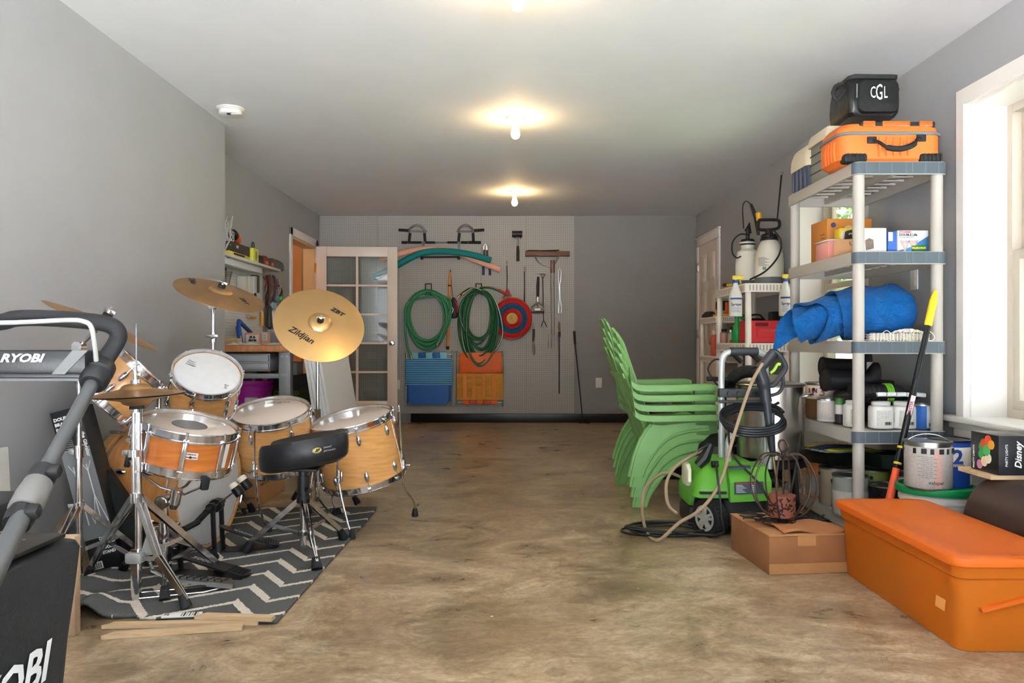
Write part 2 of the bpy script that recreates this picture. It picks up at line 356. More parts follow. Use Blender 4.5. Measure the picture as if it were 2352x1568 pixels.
b = B(); b.sph((XR-.06, dy0+.07, .95), .03); b.cyl((XR-.06, dy0+.07, .95), (XR-.01, dy0+.07, .95), .012); b.build('door_knob', steel, d)
# left far doorway, room beyond, french door leaf
b = B()
for x in (XF+.018,):
    b.bx((XF, 7.985, 0), (x, 8.07, 2.14), .005); b.bx((XF, 9.03, 0), (x, 9.115, 2.14), .005); b.bx((XF, 7.985, 2.055), (x, 9.115, 2.14), .005)
struct(b.build('trim_4', trimw))
b = B(); b.bx((XF-.13, 8.055, 0), (XF+.002, 8.085, 2.06)); b.bx((XF-.13, 9.015, 0), (XF+.002, 9.04, 2.06)); b.bx((XF-.13, 8.055, 2.03), (XF+.002, 9.04, 2.065)); struct(b.build('trim_5', mat('warm_jamb_wood', (214, 186, 140), .5)))
creamw = mat('warm_cream_paint', (238, 204, 168), .6)
b = B(); b.bx((-4.2, 7.4, 0), (-4.1, 11, ZC)); b.bx((-4.2, 11, 0), (-2.4, 11.1, ZC)); b.bx((-4.2, 7.3, 0), (-2.4, 7.4, ZC)); b.bx((-4.2, 7.3, ZC), (-2.4, 11.1, ZC+.1)); b.bx((-4.2, 7.3, -.1), (-2.4, 11.1, 0)); b.bx((-2.41, 9.38, 0), (-2.36, 11, ZC)); b.bx((-2.45, 7.35, 0), (-2.4, 8.06, ZC)); struct(b.build('wall_hall', creamw))
struct(B().bx((-4.1, 9.6, 0), (-3.2, 10.9, 2.1), .01).build('door_3', mat('brown_door_wood', (176, 112, 66), .5)))
ho = thing('added_hall_lamp', 'added unseen lamp lighting the hall beyond the open doorway', 'lamp', (-3.2, 8.9, 2.3))  # unseen lamp, added to light the hall warmly
B().sph((-3.2, 8.9, 2.32), .09).build('globe', mat('added_hall_lamp_glow', (255, 206, 150), .5, emit=14), ho)
B().cyl((-3.2, 8.9, 2.38), (-3.2, 8.9, ZC), .05).build('lamp_base', whitep, ho)
d = thing('door_2', '', ''); del d['label'], d['category']; struct(d)
M = fr((-2.255, 9.0, .012), (0, 0, 1), (.925, .06, 0)); Wd, Hd = .925, 2.045
b = B(M); t = .018
st, tr, br = .115, .115, .26
b.bx((0, -t, 0), (st, t, Hd), .003); b.bx((Wd-st, -t, 0), (Wd, t, Hd), .003); b.bx((st, -t, 0), (Wd-st, t, br), .003); b.bx((st, -t, Hd-tr), (Wd-st, t, Hd), .003)
frenchw = mat('french_door_paint', (228, 216, 202), .35)
b.build('door_leaf', frenchw, d)
b = B(M); b.bx((Wd/2-.013, -t*.8, br), (Wd/2+.013, t*.8, Hd-tr)); gh = (Hd-tr-br)/5
for k in range(1, 5): b.bx((st, -t*.78, br+gh*k-.011), (Wd-st, t*.78, br+gh*k+.011))
b.build('muntin', frenchw, d)
pane = clear_glass('door_pane_glass', (.93, .95, .94), .05)
for k in range(5):
    for j in range(2):
        x0 = st if j == 0 else Wd/2+.013; x1 = Wd/2-.013 if j == 0 else Wd-st
        B(M).bx((x0-.004, -.002, br+gh*k+(.007 if k else -.004)), (x1+.004, .002, br+gh*(k+1)-.007)).build('glass_pane', pane, d)
for s_ in (-1, 1):
    b = B(M); b.lathe([(0, 0), (.03, 0), (.032, .004), (.012, .01), (.011, .03), (.024, .036), (.03, .05), (.024, .06), (0, .064)], T(Wd-.06, s_*t, .93) @ RX(-90*s_), 20); b.build('door_knob', chrome, d)
for z in (.2, 1.0, 1.8): B(M).bx((-.025, -.012, z-.05), (.004, .012, z+.05), .003).build('hinge', mat('brass_hinge', (190, 150, 80), .3, 1), d)
B(M).bx((Wd-.001, -.011, .86), (Wd+.002, .011, 1.0)).build('latch_plate', steel, d)
# pegboard on the back wall
def peg_mat(name, c, hole, axes, rough=.55):
    m = bpy.data.materials.new(name); m.use_nodes = True; nt = m.node_tree; b = nt.nodes['Principled BSDF']; L = nt.links.new
    tc = nd(nt, 'ShaderNodeTexCoord'); sx = nd(nt, 'ShaderNodeSeparateXYZ'); L(tc.outputs['Object'], sx.inputs[0]); ds = []
    for a in axes:
        f = nd(nt, 'ShaderNodeMath', operation='PINGPONG', i_1=.0127); L(sx.outputs[a], f.inputs[0])
        g = nd(nt, 'ShaderNodeMath', operation='POWER', i_1=2); L(f.outputs[0], g.inputs[0]); ds.append(g)
    ad = nd(nt, 'ShaderNodeMath', operation='ADD'); L(ds[0].outputs[0], ad.inputs[0]); L(ds[1].outputs[0], ad.inputs[1])
    lt = nd(nt, 'ShaderNodeMath', operation='LESS_THAN', i_1=.0033**2); L(ad.outputs[0], lt.inputs[0])
    mx = nd(nt, 'ShaderNodeMix', data_type='RGBA'); L(lt.outputs[0], mx.inputs[0]); mx.inputs[6].default_value = lin(*c); mx.inputs[7].default_value = lin(*hole)
    L(mx.outputs[2], b.inputs['Base Color']); b.inputs['Roughness'].default_value = rough; return m
pegm = peg_mat('grey_pegboard', (158, 155, 150), (66, 62, 58), (0, 2))
for i, (x0, x1) in enumerate(((-2.28, -1.59), (-1.587, -.37), (-.367, .165), (.168, .737))):
    pb = thing('pegboard', ['grey pegboard sheet behind the open french door', 'grey pegboard sheet carrying the teal noodle and both hoses', 'narrow grey pegboard sheet behind the round rope target', 'rightmost grey pegboard sheet carrying the barbecue forks'][i], 'pegboard', ((x0+x1)/2, YB-.01, .11), group='pegboard sheets on the back wall')
    B().bx((x0, YB-.02, .11), (x1, YB-.0005, ZC-.003)).build('perforated_sheet', pegm, pb)
pgf = YB-.021
# ceiling bulbs
bulbm = mat('lit_bulb', (255, 214, 150), .5, emit=BULB)
cerm = mat('cream_porcelain', (240, 228, 200), .3)
for i, (px, Y) in enumerate(((1190, 3.18), (1184, 5.19), (1182, 7.76))):
    x = (px-1176)/FPX*Y
    t = thing('ceiling_lamp', ['bare bulb nearest the camera, cut by the top edge of the photo', 'lit bare bulb in a porcelain holder, middle one of the row', 'lit bare bulb farthest back, near the pegboard wall'][i], 'lamp', (x, Y, ZC-.14), group='bare bulbs along the ceiling')
    B().lathe([(0, ZC), (.058, ZC), (.058, ZC-.012), (.04, ZC-.02), (.026, ZC-.026), (.024, ZC-.042), (0, ZC-.042)], T(x, Y, 0), 24).build('lamp_holder', cerm, t)
    B().lathe([(.0001, ZC-.142), (.012, ZC-.14), (.024, ZC-.13), (.03, ZC-.112), (.028, ZC-.095), (.02, ZC-.072), (.014, ZC-.05), (.013, ZC-.04)], T(x, Y, 0), 20).build('bulb', bulbm, t)
t = thing('smoke_alarm', 'white smoke alarm with open battery flap on the ceiling', 'smoke alarm', (-1.80, 4.98, ZC-.06))
B(T(-1.80, 4.98, ZC)).lathe([(0, 0), (.085, 0), (.085, -.008), (.078, -.01), (.078, -.016), (.07, -.018), (.07, -.042), (.055, -.05), (0, -.05)], n=32).build('housing', whitep, t)
b = B(); b.box((-1.74, 4.93, ZC-.055), (.07, .035, .006), bev=.002); b.build('battery_flap', whitep, t); B().box((-1.785, 4.925, ZC-.0525), (.03, .02, .008)).build('battery_bay', blackp, t)
def plate(name, label, M, w=.075, h=.118, kind='outlet'):
    t = thing(name, label, 'outlet' if kind == 'outlet' else 'switch', M.translation)
    b = B(M); b.box((0, 0, .003), (w, h, .006), bev=.002); b.build('cover_plate', whitep, t)
    b = B(M)
    for dy in (-.024, .024):
        b.box((0, dy, .007), (.034, .028, .004), bev=.002)
    b.build('socket', mat('almond_plastic', (214, 208, 196), .4), t)
plate('wall_outlet', 'white outlet plate on pegboard beside the french door edge', fr((-1.365, pgf, .45), (0, -1, 0), (1, 0, 0)))
plate('wall_outlet', 'white outlet plate on the back wall behind the green chairs', fr((1.03, YB, .47), (0, -1, 0), (1, 0, 0)))
plate('wall_outlet', 'white outlet plate on the right wall above the blue tarp', fr((XR, 4.23, 1.3), (-1, 0, 0), (0, 1, 0)))
# ================================================================ DRUM KIT
def grain(name, c1, c2, sc=(3, 3, 26), rough=.25):
    return mat(name, c1, rough, col2=c2, nscale=2.2, stretch=sc, coat=.5)
maple = grain('maple_shell', (224, 170, 106), (200, 142, 80))
maple2 = grain('amber_shell', (196, 116, 48), (170, 92, 34))
maplek = grain('bass_shell_maple', (214, 152, 88), (192, 128, 68), (26, 4, 4))
headw = mat('coated_drumhead', (200, 200, 200), .6, noise=.03, nscale=40)
headc = mat('clear_drumhead', (214, 200, 188), .18, coat=.4)
bronze = mat('bronze_cymbal', (222, 182, 126), .33, 1, noise=.08, nscale=5, bump=.07, bscale=60)
bronze_old = mat('aged_bronze', (204, 164, 114), .42, 1, col2=(172, 134, 92), nscale=4, bump=.3, bscale=60)
def lug(M, r, a, z, up, parent, L=.03):
    """drop shaped lug on the shell at angle a, height z, with tension rod and hoop ear"""
    Q = M @ RZ(a) @ T(r, 0, z); b = B(Q); u = 1 if up else -1
    b.sph((.006, 0, 0), .013, (.95, 1, L/.013), 12); b.cyl((.012, 0, 0), (.012, 0, u*(L+.03)), .003, n=6)
    b.box((.011, 0, u*(L+.032)), (.014, .018, .012), bev=.003); b.cyl((.012, 0, u*(L+.036)), (.012, 0, u*(L+.05)), .0045, n=6)
    b.build('lug', chrome, parent)
def drum(name, label, M, r, h, nl, wood, head, a0=0, lug_in=.062, both=True, group=None, tube=False, cat='drum'):
    t = thing(name, label, cat, M.translation, group=group)
    b = B(M); b.lathe([(r-.007, .004), (r, 0), (r, h), (r-.007, h-.004)], n=56); b.build('shell', wood, t)
    for nm, z, u in (('hoop', h, 1), ('hoop', 0, -1)):
        b = B(M @ T(0, 0, z) @ S(1, 1, u)); b.lathe([(r+.001, -.018), (r+.012, -.018), (r+.012, -.014), (r+.006, -.012), (r+.006, .012), (r+.010, .014), (r+.009, .018), (r+.002, .017), (r+.001, -.018)], n=56); b.build(nm, chrome, t)
    B(M).lathe([(0, h+.005), (r-.012, h+.005), (r-.004, h+.001), (r+.001, h-.006)], n=56).build('drumhead', head, t)
    B(M).lathe([(0, -.004), (r-.01, -.004), (r+.001, .004)], n=56).build('resonant_head', headw, t)
    for k in range(nl):
        a = a0+360*k/nl
        if tube:
            Q = M @ RZ(a) @ T(r, 0, 0); b = B(Q); b.box((.008, 0, h/2), (.014, .02, h*.86), bev=.006); b.cyl((.01, 0, -.008), (.01, 0, h+.014), .004, n=8); b.cyl((.01, 0, h+.008), (.01, 0, h+.022), .0055, n=6)
            b.box((.008, 0, h-.012), (.018, .022, .008), bev=.002); b.box((.008, 0, .012), (.018, .022, .008), bev=.002); b.build('lug', chrome, t)
        else:
            lug(M, r, a, h-lug_in, True, t)
            if both: lug(M, r, a, lug_in, False, t)
    return t
def rod_leg(t, pts, r=.005, name='leg', foot=.016):
    q = B().tube(spl(pts, 5), r, 8).build(name, chrome, t)
    a = Vector(pts[-2]); e = Vector(pts[-1]); d = (e-a).normalized()
    B(fr(e+Vector((0, 0, .002)), (0, 0, 1))).lathe([(0, 0), (foot, 0), (foot*1.05, .008), (foot*.8, .03), (foot*.5, .045), (0, .046)], n=14).build('rubber_foot', rubber, q)
def bracket(t, p, d):
    b = B(fr(p, d)); b.box((0, 0, .008), (.03, .05, .016), bev=.005); b.cyl((0, -.03, .022), (0, .03, .022), .012, n=12); b.cyl((0, 0, .02), (0, 0, .05), .005, n=8); b.box((0, 0, .052), (.03, .008, .01), bev=.003); b.build('leg_bracket', chrome, t)
# --- snare
n = Vector((.23, -.075, .97)).normalized(); ct = P(435, 978, 3.04)
M = fr(ct-n*.14, n, (1, 0, 0)); sn = drum('snare_drum', 'amber snare drum with black dot on its head and tube lugs', M, .178, .14, 8, maple2, headc, a0=-70, tube=True)
B(M).lathe([(0, .1462), (.066, .1462), (.067, .1452)], n=32).build('center_dot', mat('dot_black', (104, 102, 100), .35), sn, label='dark round dot')
b = B(M @ RZ(-62) @ T(.181, 0, .075)); b.box((0, 0, 0), (.003, .052, .026), bev=.002); q = b.build('badge', mat('badge_pale', (214, 196, 190), .35), sn)
b = B(M @ RZ(-62) @ T(.183, 0, .07)); b.box((0, 0, 0), (.001, .044, .003)); b.cyl((0, 0, 0), (.0012, 0, 0), .005, n=12); b.build('badge_stripe', inkm, q)
text('YAMAHA', .009, inkm, q, M @ RZ(-62) @ T(.1832, 0, .081) @ RZ(90) @ RX(90), bold=.0002)
b = B(M @ RZ(180) @ T(.178, 0, .07)); b.box((.014, 0, 0), (.028, .05, .1), bev=.005); b.box((.036, 0, .015), (.016, .03, .07), bev=.004); b.cyl((.03, -.035, -.03), (.03, .035, -.03), .008, n=10); b.tube([(.03, .03, .05), (.07, .03, .02), (.07, -.03, .02), (.03, -.03, .05)], .004, 6); b.build('strainer', chrome, sn)
b = B(M @ RZ(-18) @ T(.1815, 0, .078)); b.prism([(-.02, -.05), (.016, -.055), (.02, .04), (.008, .052), (-.022, .045)], .003, RZ(90) @ RX(90)); b.build('tape_patch', paper, sn)
# snare stand
t = thing('snare_stand', 'chrome tripod stand holding up the amber snare drum', 'drum stand', (-1.36, 3.05, 0))
base = ct-n*.165
b = B(); hub = Vector((-1.315, 3.045, .355)); b.cyl(hub-n*.03, hub+n*.03, .022, n=14); b.cyl(hub-n*.05, hub-n*.03, .014, .022, n=12); b.build('basket_hub', chrome, t)
for a in (200, 320, 80):
    d = M.to_3x3() @ Vector((cos(R(a)), sin(R(a)), 0)); e = base+d*.186
    q = B().tube([hub+n*.02, hub+n*.03+d*.06, e-n*.02-d*.01], .007, 8, flat=.6).build('basket_arm', chrome, t)
    b = B(fr(e-n*.012, n, d)); b.box((.004, 0, .01), (.022, .03, .05), bev=.006); b.build('rubber_grip', rubber, q)
b = B(); el = Vector((-1.362, 3.05, .335)); b.cyl(hub-n*.02, el, .011, n=10); b.cyl(el-Vector((0, .025, 0)), el+Vector((0, .025, 0)), .027, n=20); b.lathe([(0, .0), (.02, .0), (.02, .004), (0, .006)], fr(el-Vector((0, .025, 0)), (0, -1, 0)), 16); b.build('tilter', chrome, t)
b = B(); b.cyl((-1.362, 3.05, .06), (-1.362, 3.05, .32), .0125, n=14); b.cyl((-1.362, 3.05, .2), (-1.362, 3.05, .255), .02, n=14); b.box((-1.385, 3.05, .228), (.03, .012, .022), bev=.003); b.build('tube', chrome, t)
def flat_leg(t, top, foot, low, w=.02, bend=None, double=True, ft=.02, name='leg'):
    top, foot, low = Vector(top), Vector(foot), Vector(low); d = (foot-top); h = Vector((d.x, d.y, 0)).normalized(); s_ = Vector((-h.y, h.x, 0)); k = Vector(bend) if bend else top+d*.55+Vector((0, 0, .02))
    b = B()
    for o in ((-.012, .012) if double else (0,)):
        o = s_*o
        pts = [top+o+h*.014, k+o*.7, foot+o*.25+Vector((0, 0, .03))]
        for i in range(2): b.bar(pts[i], pts[i+1], .0045 if double else w, w if double else .004, (0, 0, 1))
    q = b.build(name, chrome, t)
    B().bar(low+h*.014, k-Vector((0, 0, .004)), .004, .016).build('brace', chrome, q)
    dd = (foot+Vector((0, 0, .03))-k).normalized()
    B(fr(foot+Vector((0, 0, .008))-dd*.0, Vector((-dd.x, -dd.y, 1.2)), h)).lathe([(0, -.006), (ft, -.004), (ft*.95, .012), (ft*.7, .045), (0, .046)], n=14).build('rubber_foot', rubber, q)
for z in (.17, .07): B().cyl((-1.362, 3.05, z), (-1.362, 3.05, z+.03), .019, n=14).build('leg_collar', chrome, t)
for fx, fy in ((-1.296, 3.395), (-1.60, 3.20), (-1.27, 2.85)): flat_leg(t, (-1.362, 3.05, .185), (fx, fy, .012), (-1.362, 3.05, .085), .014)
# --- rack toms on the bass drum
M = fr(P(236, 917, 3.47), P(323, 840, 3.535)-P(236, 917, 3.47), (0, -1, 0))
rt1 = drum('rack_tom', 'maple rack tom tipped toward the right, close to the left wall', M, .153, .2, 6, maple, headw, a0=12)
n = Vector((.36, -.56, .76)).normalized(); ct2 = P(477, 857, 3.6)
M2 = fr(ct2-n*.185, n, (1, 0, 0)); rt2 = drum('rack_tom', 'small maple rack tom tipped toward the stool, ink stamps on its white head', M2, .148, .18, 6, maple, headw, a0=25)
for (u, v, s_, w) in ((-.088, .05, .016, ('Pearl', 'Remo', 'coated')), (.098, -.045, .013, ('823', '21', '34'))):
    for k, ww in enumerate(w): text(ww, s_, inkm, rt2, M2 @ T(u, v-k*s_*.8, .1858) @ RZ(-8), shear=.3, ext=.0003)
# --- bass drum
ax = Vector((.985, -.17, 0)).normalized(); hc = P(482, 1118, 3.62); hc.z = .283
bd = thing('bass_drum', 'big maple bass drum lying on its side with white head toward the pedals', 'drum', (hc.x-.2, hc.y+.04, 0))
MB = fr(hc-ax*.42, ax, (0, 0, 1)); r = .262
B(MB).lathe([(r-.008, 0), (r, 0), (r, .42), (r-.008, .42)], n=64).build('shell', maplek, bd)
for z in (-.004, .388): B(MB).lathe([(r+.004, z), (r+.015, z), (r+.015, z+.038), (r+.004, z+.038), (r+.004, z)], n=64).build('wood_hoop', maple, bd); 
for z in (.045, .37): B(MB).lathe([(r+.001, z), (r+.005, z), (r+.005, z+.008), (r+.001, z+.008)], n=64).build('metal_band', chrome, bd)
B(MB).lathe([(0, .424), (r-.02, .424), (r+.004, .418)], n=64).build('drumhead', headw, bd)
B(MB).lathe([(0, -.002), (r-.02, -.002), (r+.004, .004)], n=64).build('front_head', mat('black_head', (26, 26, 28), .4), bd)
for k in range(8):
    a = 22.5+45*k
    Q = MB @ RZ(a) @ T(r+.008, 0, 0)
    for z0, z1, nm in ((.4, .3, 'claw'), (.02, .12, 'claw')):
        b = B(Q); s_ = 1 if z0 > z1 else -1
        b.box((.012, 0, z0), (.012, .026, .05), bev=.004); b.cyl((.014, 0, z0), (.014, 0, z1), .0035, n=6); b.sph((.004, 0, z1-s_*.02), .016, (.9, .9, 2.2), 12)
        b.cyl((.014, -.022 if k % 2 else 0, z0+s_*.03), (.014, .022 if k % 2 else 0, z0+s_*.03), .005, n=6) if k % 2 else b.cyl((.014, 0, z0), (.014, 0, z0+s_*.035), .006, n=6)
        b.build(nm, chrome, bd)
# tom holder on top of the shell
b = B(); p0 = Vector((-1.655, 3.66, .545)); b.box(p0, (.07, .07, .02), bev=.004); b.cyl(p0, p0+Vector((0, 0, .23)), .0125, n=14); b.cyl(p0+Vector((0, 0, .01)), p0+Vector((0, 0, .06)), .02, n=14)
b.build('tom_holder_post', chrome, bd)
for (tgt, nm) in ((P(405, 905, 3.62), 'tom_arm'), (P(298, 935, 3.57), 'tom_arm')):
    b = B(); q = p0+Vector((0, 0, .2)); m_ = q.lerp(tgt, .45); b.cyl(q, m_, .012, n=12); b.sph(m_, .022, n=14); b.cyl(m_, tgt, .011, n=12); b.cyl(tgt-Vector((0, .02, 0)), tgt+Vector((0, .02, 0)), .02, n=16)
    b.box(tgt.lerp(m_, .35), (.03, .05, .03), bev=.006); b.cyl(q-Vector((.0, .03, 0)), q+Vector((0, .03, 0)), .018, n=14); b.cyl(tgt+Vector((-.02, -.03, 0)), tgt+Vector((.02, -.03, 0)), .006, n=8); b.build(nm, chrome, bd)
for sx, sy in ((-1.72, -1), (-1.72, 1)):
    b = B(); b.cyl((sx, 3.66+sy*.22, .16), (sx-.06, 3.66+sy*.275, .015), .006, n=8); b.box((sx, 3.66+sy*.215, .17), (.04, .03, .05), bev=.006); b.cyl((sx-.06, 3.66+sy*.275, .03), (sx-.06, 3.66+sy*.275, .005), .01, .006, n=8); b.build('spur', chrome, bd)
# --- floor toms
n = Vector((-.02, -.3, .95)).normalized(); c = P(622, 946, 3.95); Mf = fr(c-n*.27, n, (1, 0, 0))
f1 = drum('floor_tom', 'maple floor tom in the middle, head tipped toward the camera', Mf, .186, .265, 6, maple, headc, a0=-105)
text('WEATHER KING', .013, inkm, f1, Mf @ T(.01, .13, .2706), xs=1.1, ext=.0003); text('REMO', .009, inkm, f1, Mf @ T(.01, .114, .2706), ext=.0003)
for (a, pts) in ((-92, [(-1.245, 3.765, .53), (-1.238, 3.79, .2), (-1.212, 3.89, .0)]), (160, [(-1.43, 4.02, .5), (-1.425, 4.03, .2), (-1.45, 4.12, .1), (-1.47, 4.27, .0)]), (35, [(-1.045, 4.12, .5), (-1.04, 4.13, .2), (-1.02, 4.17, .1), (-.97, 4.27, 0)])):
    rod_leg(f1, pts); p = Vector(pts[0]); p.z = .34; bracket(f1, p-(Vector((p.x, p.y, 0))-Vector((c.x, c.y+.04, 0))).normalized()*.014, Vector((p.x-c.x, p.y-c.y-.04, 0)))
n = Vector((-.18, -.17, .97)).normalized(); c = P(808, 962, 4.1); Mf = fr(c-n*.325, n, (1, 0, 0))
f2 = drum('floor_tom', 'largest maple floor tom at right, leaning left on bent legs', Mf, .209, .32, 8, maple, headc, a0=-118)
text('REMO', .014, inkm, f2, Mf @ T(.05, .15, .3256), ext=.0003)
for pts in ([(-.86, 3.83, .46), (-.845, 3.81, .25), (-.778, 3.785, 0)], [(-.60, 4.15, .62), (-.585, 4.16, .3), (-.575, 4.17, .18), (-.535, 4.26, .08), (-.533, 4.28, 0)], [(-.95, 4.25, .35), (-.965, 4.26, .18), (-.985, 4.27, .1), (-.955, 4.285, 0)]):
    rod_leg(f2, pts, foot=.018); p = Vector(pts[1]); p.z = .3; bracket(f2, p-(Vector((p.x-c.x-.03, p.y-c.y, 0))).normalized()*.016, Vector((p.x-c.x-.03, p.y-c.y, 0)))
# --- cymbals
def cymbal(label, c, n, r, m, texts=(), bell=.062, xdir=(1, 0, 0), bow=.022, name='cymbal'):
    M = fr(c, n, xdir); t = thing(name, label, 'cymbal', c)
    def z(q): return -bow*(max(0, q-bell)/(r-bell))**1.5 if q > bell else .018*sqrt(max(0, 1-(q/bell)**2.2))
    pr = [(.006, z(.006))]+[(bell*k/8, z(bell*k/8)) for k in range(1, 9)]+[(bell+(r-bell)*k/22, z(bell+(r-bell)*k/22)+(.0004 if k % 2 else 0)) for k in range(1, 23)]
    b = B(M); b.lathe(pr+[(p, q-.0022) for p, q in reversed(pr)]+[pr[0]], n=72); b.build('cymbal_disc', m, t)
    b = B(M); b.lathe([(.002, .016), (.019, .017), (.019, .034), (.002, .035)], n=16); b.build('felt', mat('black_felt', (34, 34, 36), .9), t)
    b = B(M); b.cyl((0, 0, .03), (0, 0, .062), .005, n=8); b.cyl((0, 0, .035), (0, 0, .046), .011, n=10); b.box((0, 0, .044), (.05, .007, .014), bev=.003); b.build('wing_nut', chrome, t)
    b = B(M); b.lathe([(.002, -.002), (.02, -.003), (.02, -.014), (.002, -.015)], n=14); b.build('cup_washer', mat('felt_washer', (34, 34, 36), .9), t)
    for s_, size, ang, rad, sh, xs, bo in texts:
        def w(p):
            a = R(ang)+0*p.x; X = rad*cos(a)+p.x*-sin(a+pi*0)+p.y*cos(a); Y = rad*sin(a)+p.x*cos(a)+p.y*sin(a); q = sqrt(X*X+Y*Y); return M @ Vector((X, Y, z(q)+p.z+.0008))
        text(s_, size, inkm, t, warp=w, shear=sh, xs=xs, bold=bo)
    return t
zt = lambda a, b_, r=.25: (('Zildjian', .05, a, r*.66, .25, -1.0, .0006), ('ZBT', .034, b_, r*.6, .1, -1.15, .0012))
def cy_text(t, M, r, lst, z):
    for s_, size, pos, rot, sh, xs, bo in lst:
        def w(p):
            q = Vector((pos[0], pos[1], 0))+(Matrix.Rotation(R(rot), 3, 'Z') @ Vector((p.x, p.y, 0))); return M @ Vector((q.x, q.y, z(q.length)+p.z+.0012))
        text(s_, size, inkm, t, warp=w, shear=sh, xs=xs, bold=bo)
def zz(r, bell, bow=.022): return lambda q: -bow*(max(0, q-bell)/(r-bell))**1.5 if q > bell else .018*sqrt(max(0, 1-(q/bell)**2.2))
c1, n1 = P(240, 737, 3.1), Vector((.42, .13, .907)); cymbal('thin bronze cymbal seen edge-on at far left, above the hi-hat', c1, n1, .226, bronze_old)
c2, n2 = P(507, 667, 4.1), Vector((.34, -.23, .9)); t = cymbal('bronze cymbal tilted nearly flat in front of the workbench', c2, n2, .232, bronze_old)
M = fr(c2, n2, (1, 0, 0)); cy_text(t, M, .232, (('Zildjian', .045, (-.162, .03), -62, .2, 1, .0006), ('ZBT', .034, (.135, -.02), -42, .1, 1.15, .001)), zz(.232, .062))
c3, n3 = P(735, 740, 4.35), Vector((.32, -.78, .57)); t = cymbal('big shiny bronze cymbal facing the camera in front of the french door', c3, n3, .25, bronze, bell=.066)
M = fr(c3, n3, (1, 0, 0)); cy_text(t, M, .25, (('Zildjian', .052, (-.085, -.105), -25, .2, 1, .0008), ('ZBT', .036, (.085, .098), -22, .15, 1.2, .0016)), zz(.25, .066))
# --- cymbal stands
def stand(label, base, top, cpt, n, legs, zc=.30, zl=.13, wing=None, r=.0125, joint=None):
    x, y = base; t = thing('cymbal_stand', label, 'cymbal stand', (x, y, 0)); zt_ = top
    b = B(); b.cyl((x, y, .035), (x, y, zt_*.55), r, n=16); b.cyl((x, y, zt_*.5), (x, y, zt_), r*.78, n=14); b.cyl((x, y, zt_*.53), (x, y, zt_*.53+.05), r*1.5, n=16); b.box((x-.024, y, zt_*.53+.025), (.035, .014, .026), bev=.004); b.build('tube', chrome, t)
    e = Vector(cpt)-Vector(n).normalized()*.012; p = Vector((x, y, zt_)); jt = Vector(joint) if joint else p
    b = B()
    if wing:
      b = B(); b.cyl((x, y, wing-.02), (x, y, wing+.03), .016, n=14); b.box((x, y-.02, wing+.014), (.07, .01, .016), bev=.004); b.sph((x, y-.012, wing+.01), .014, n=10); b.build('wing_bolt', chrome, t); b = B()
    b.cyl(p-Vector((0, .02, 0)), p+Vector((0, .02, 0)), .02, n=16); b.cyl(p, jt+(e-jt)*.7, .009, n=10); b.cyl(jt, e+Vector(n).normalized()*.03, .005, n=8); b.build('tilter', chrome, t)
    b = B(); b.cyl((x, y, zc-.012), (x, y, zc+.016), r*1.6, n=16); b.box((x-.03, y, zc), (.03, .012, .02), bev=.003); b.build('leg_collar', chrome, t); B().cyl((x, y, zl-.012), (x, y, zl+.016), r*1.6, n=16).build('leg_collar', chrome, t)
    for f in legs: flat_leg(t, (x, y, zc), (f[0], f[1], .012), (x, y, zl), .02)
    return t
stand('chrome cymbal stand close to the left wall, behind the hi-hat', (-1.722, 3.1), .94, c1, n1, ((-1.53, 3.3), (-1.93, 3.02), (-1.74, 2.84)), zc=.305)
stand('chrome cymbal stand behind the bass drum, beside the workbench', (-1.585, 4.13), 1.15, c2, n2, ((-1.445, 4.335), (-1.83, 4.13), (-1.66, 4.42)), wing=.975)
stand('chrome cymbal stand rising between the two floor toms', (-1.128, 4.52), .98, c3, n3, ((-.897, 4.53), (-1.3, 4.66), (-1.12, 4.3)), zc=.28)
# --- hi-hat
hx, hy = -1.379, 2.86
t = thing('hi_hat_stand', 'chrome hi-hat stand with silver pedal at the front of the kit', 'cymbal stand', (hx, hy, 0))
b = B(); b.cyl((hx+.006, hy+.006, .17), (hx+.006, hy+.006, .725), .013, n=18); b.cyl((hx-.006, hy-.006, .38), (hx-.006, hy-.006, .73), .008, n=12); b.cyl((hx, hy, .37), (hx, hy, .405), .022, n=18); b.cyl((hx, hy, .70), (hx, hy, .735), .016, n=18); b.lathe([(.004, .735), (.022, .735), (.02, .745), (.004, .748)], T(hx, hy, 0), 16); b.cyl((hx, hy-.012, .54), (hx, hy-.012, .565), .024, n=14); b.box((hx-.03, hy, .552), (.04, .016, .02), bev=.003); b.cyl((hx, hy, .48), (hx, hy, .487), .0135, n=12); b.build('tube', chrome, t)
B().cyl((hx, hy, .72), (hx, hy, 1.027), .0032, n=8).build('pull_rod', chrome, t)
b = B(); b.bx((hx-.016, hy-.012, .015), (hx+.016, hy+.012, .2), .002); b.build('frame_post', chrome, t)
b = B(); b.bx((hx-.03, hy-.03, .15), (hx+.03, hy+.03, .19), .008); b.prism([(-.02, -.03), (.06, -.02), (.06, .005), (.035, .01), (.03, .06), (.008, .06)], .03, T(hx+.03, hy+.02, .2) @ RX(90)); b.build('grey_bracket', mat('grey_cast_metal', (150, 150, 148), .4, .3), t)
for f, bend in (((-1.70, 3.13), (-1.58, 3.03, .19)), ((-1.155, 2.765), (-1.27, 2.80, .185)), ((-1.2, 3.2), None)): flat_leg(t, (hx, hy, .388), (f[0], f[1], .012), (hx, hy, .165), .022, bend=bend)
b = B(); b.bar((-1.345, 2.90, .11), (-1.30, 2.925, .075), .03, .006); b.bar((-1.30, 2.925, .075), (-1.17, 2.985, .042), .075, .01); b.bar((-1.17, 2.985, .042), (-1.085, 3.02, .022), .08, .018); q = b.build('pedal', steel, t)
b = B()
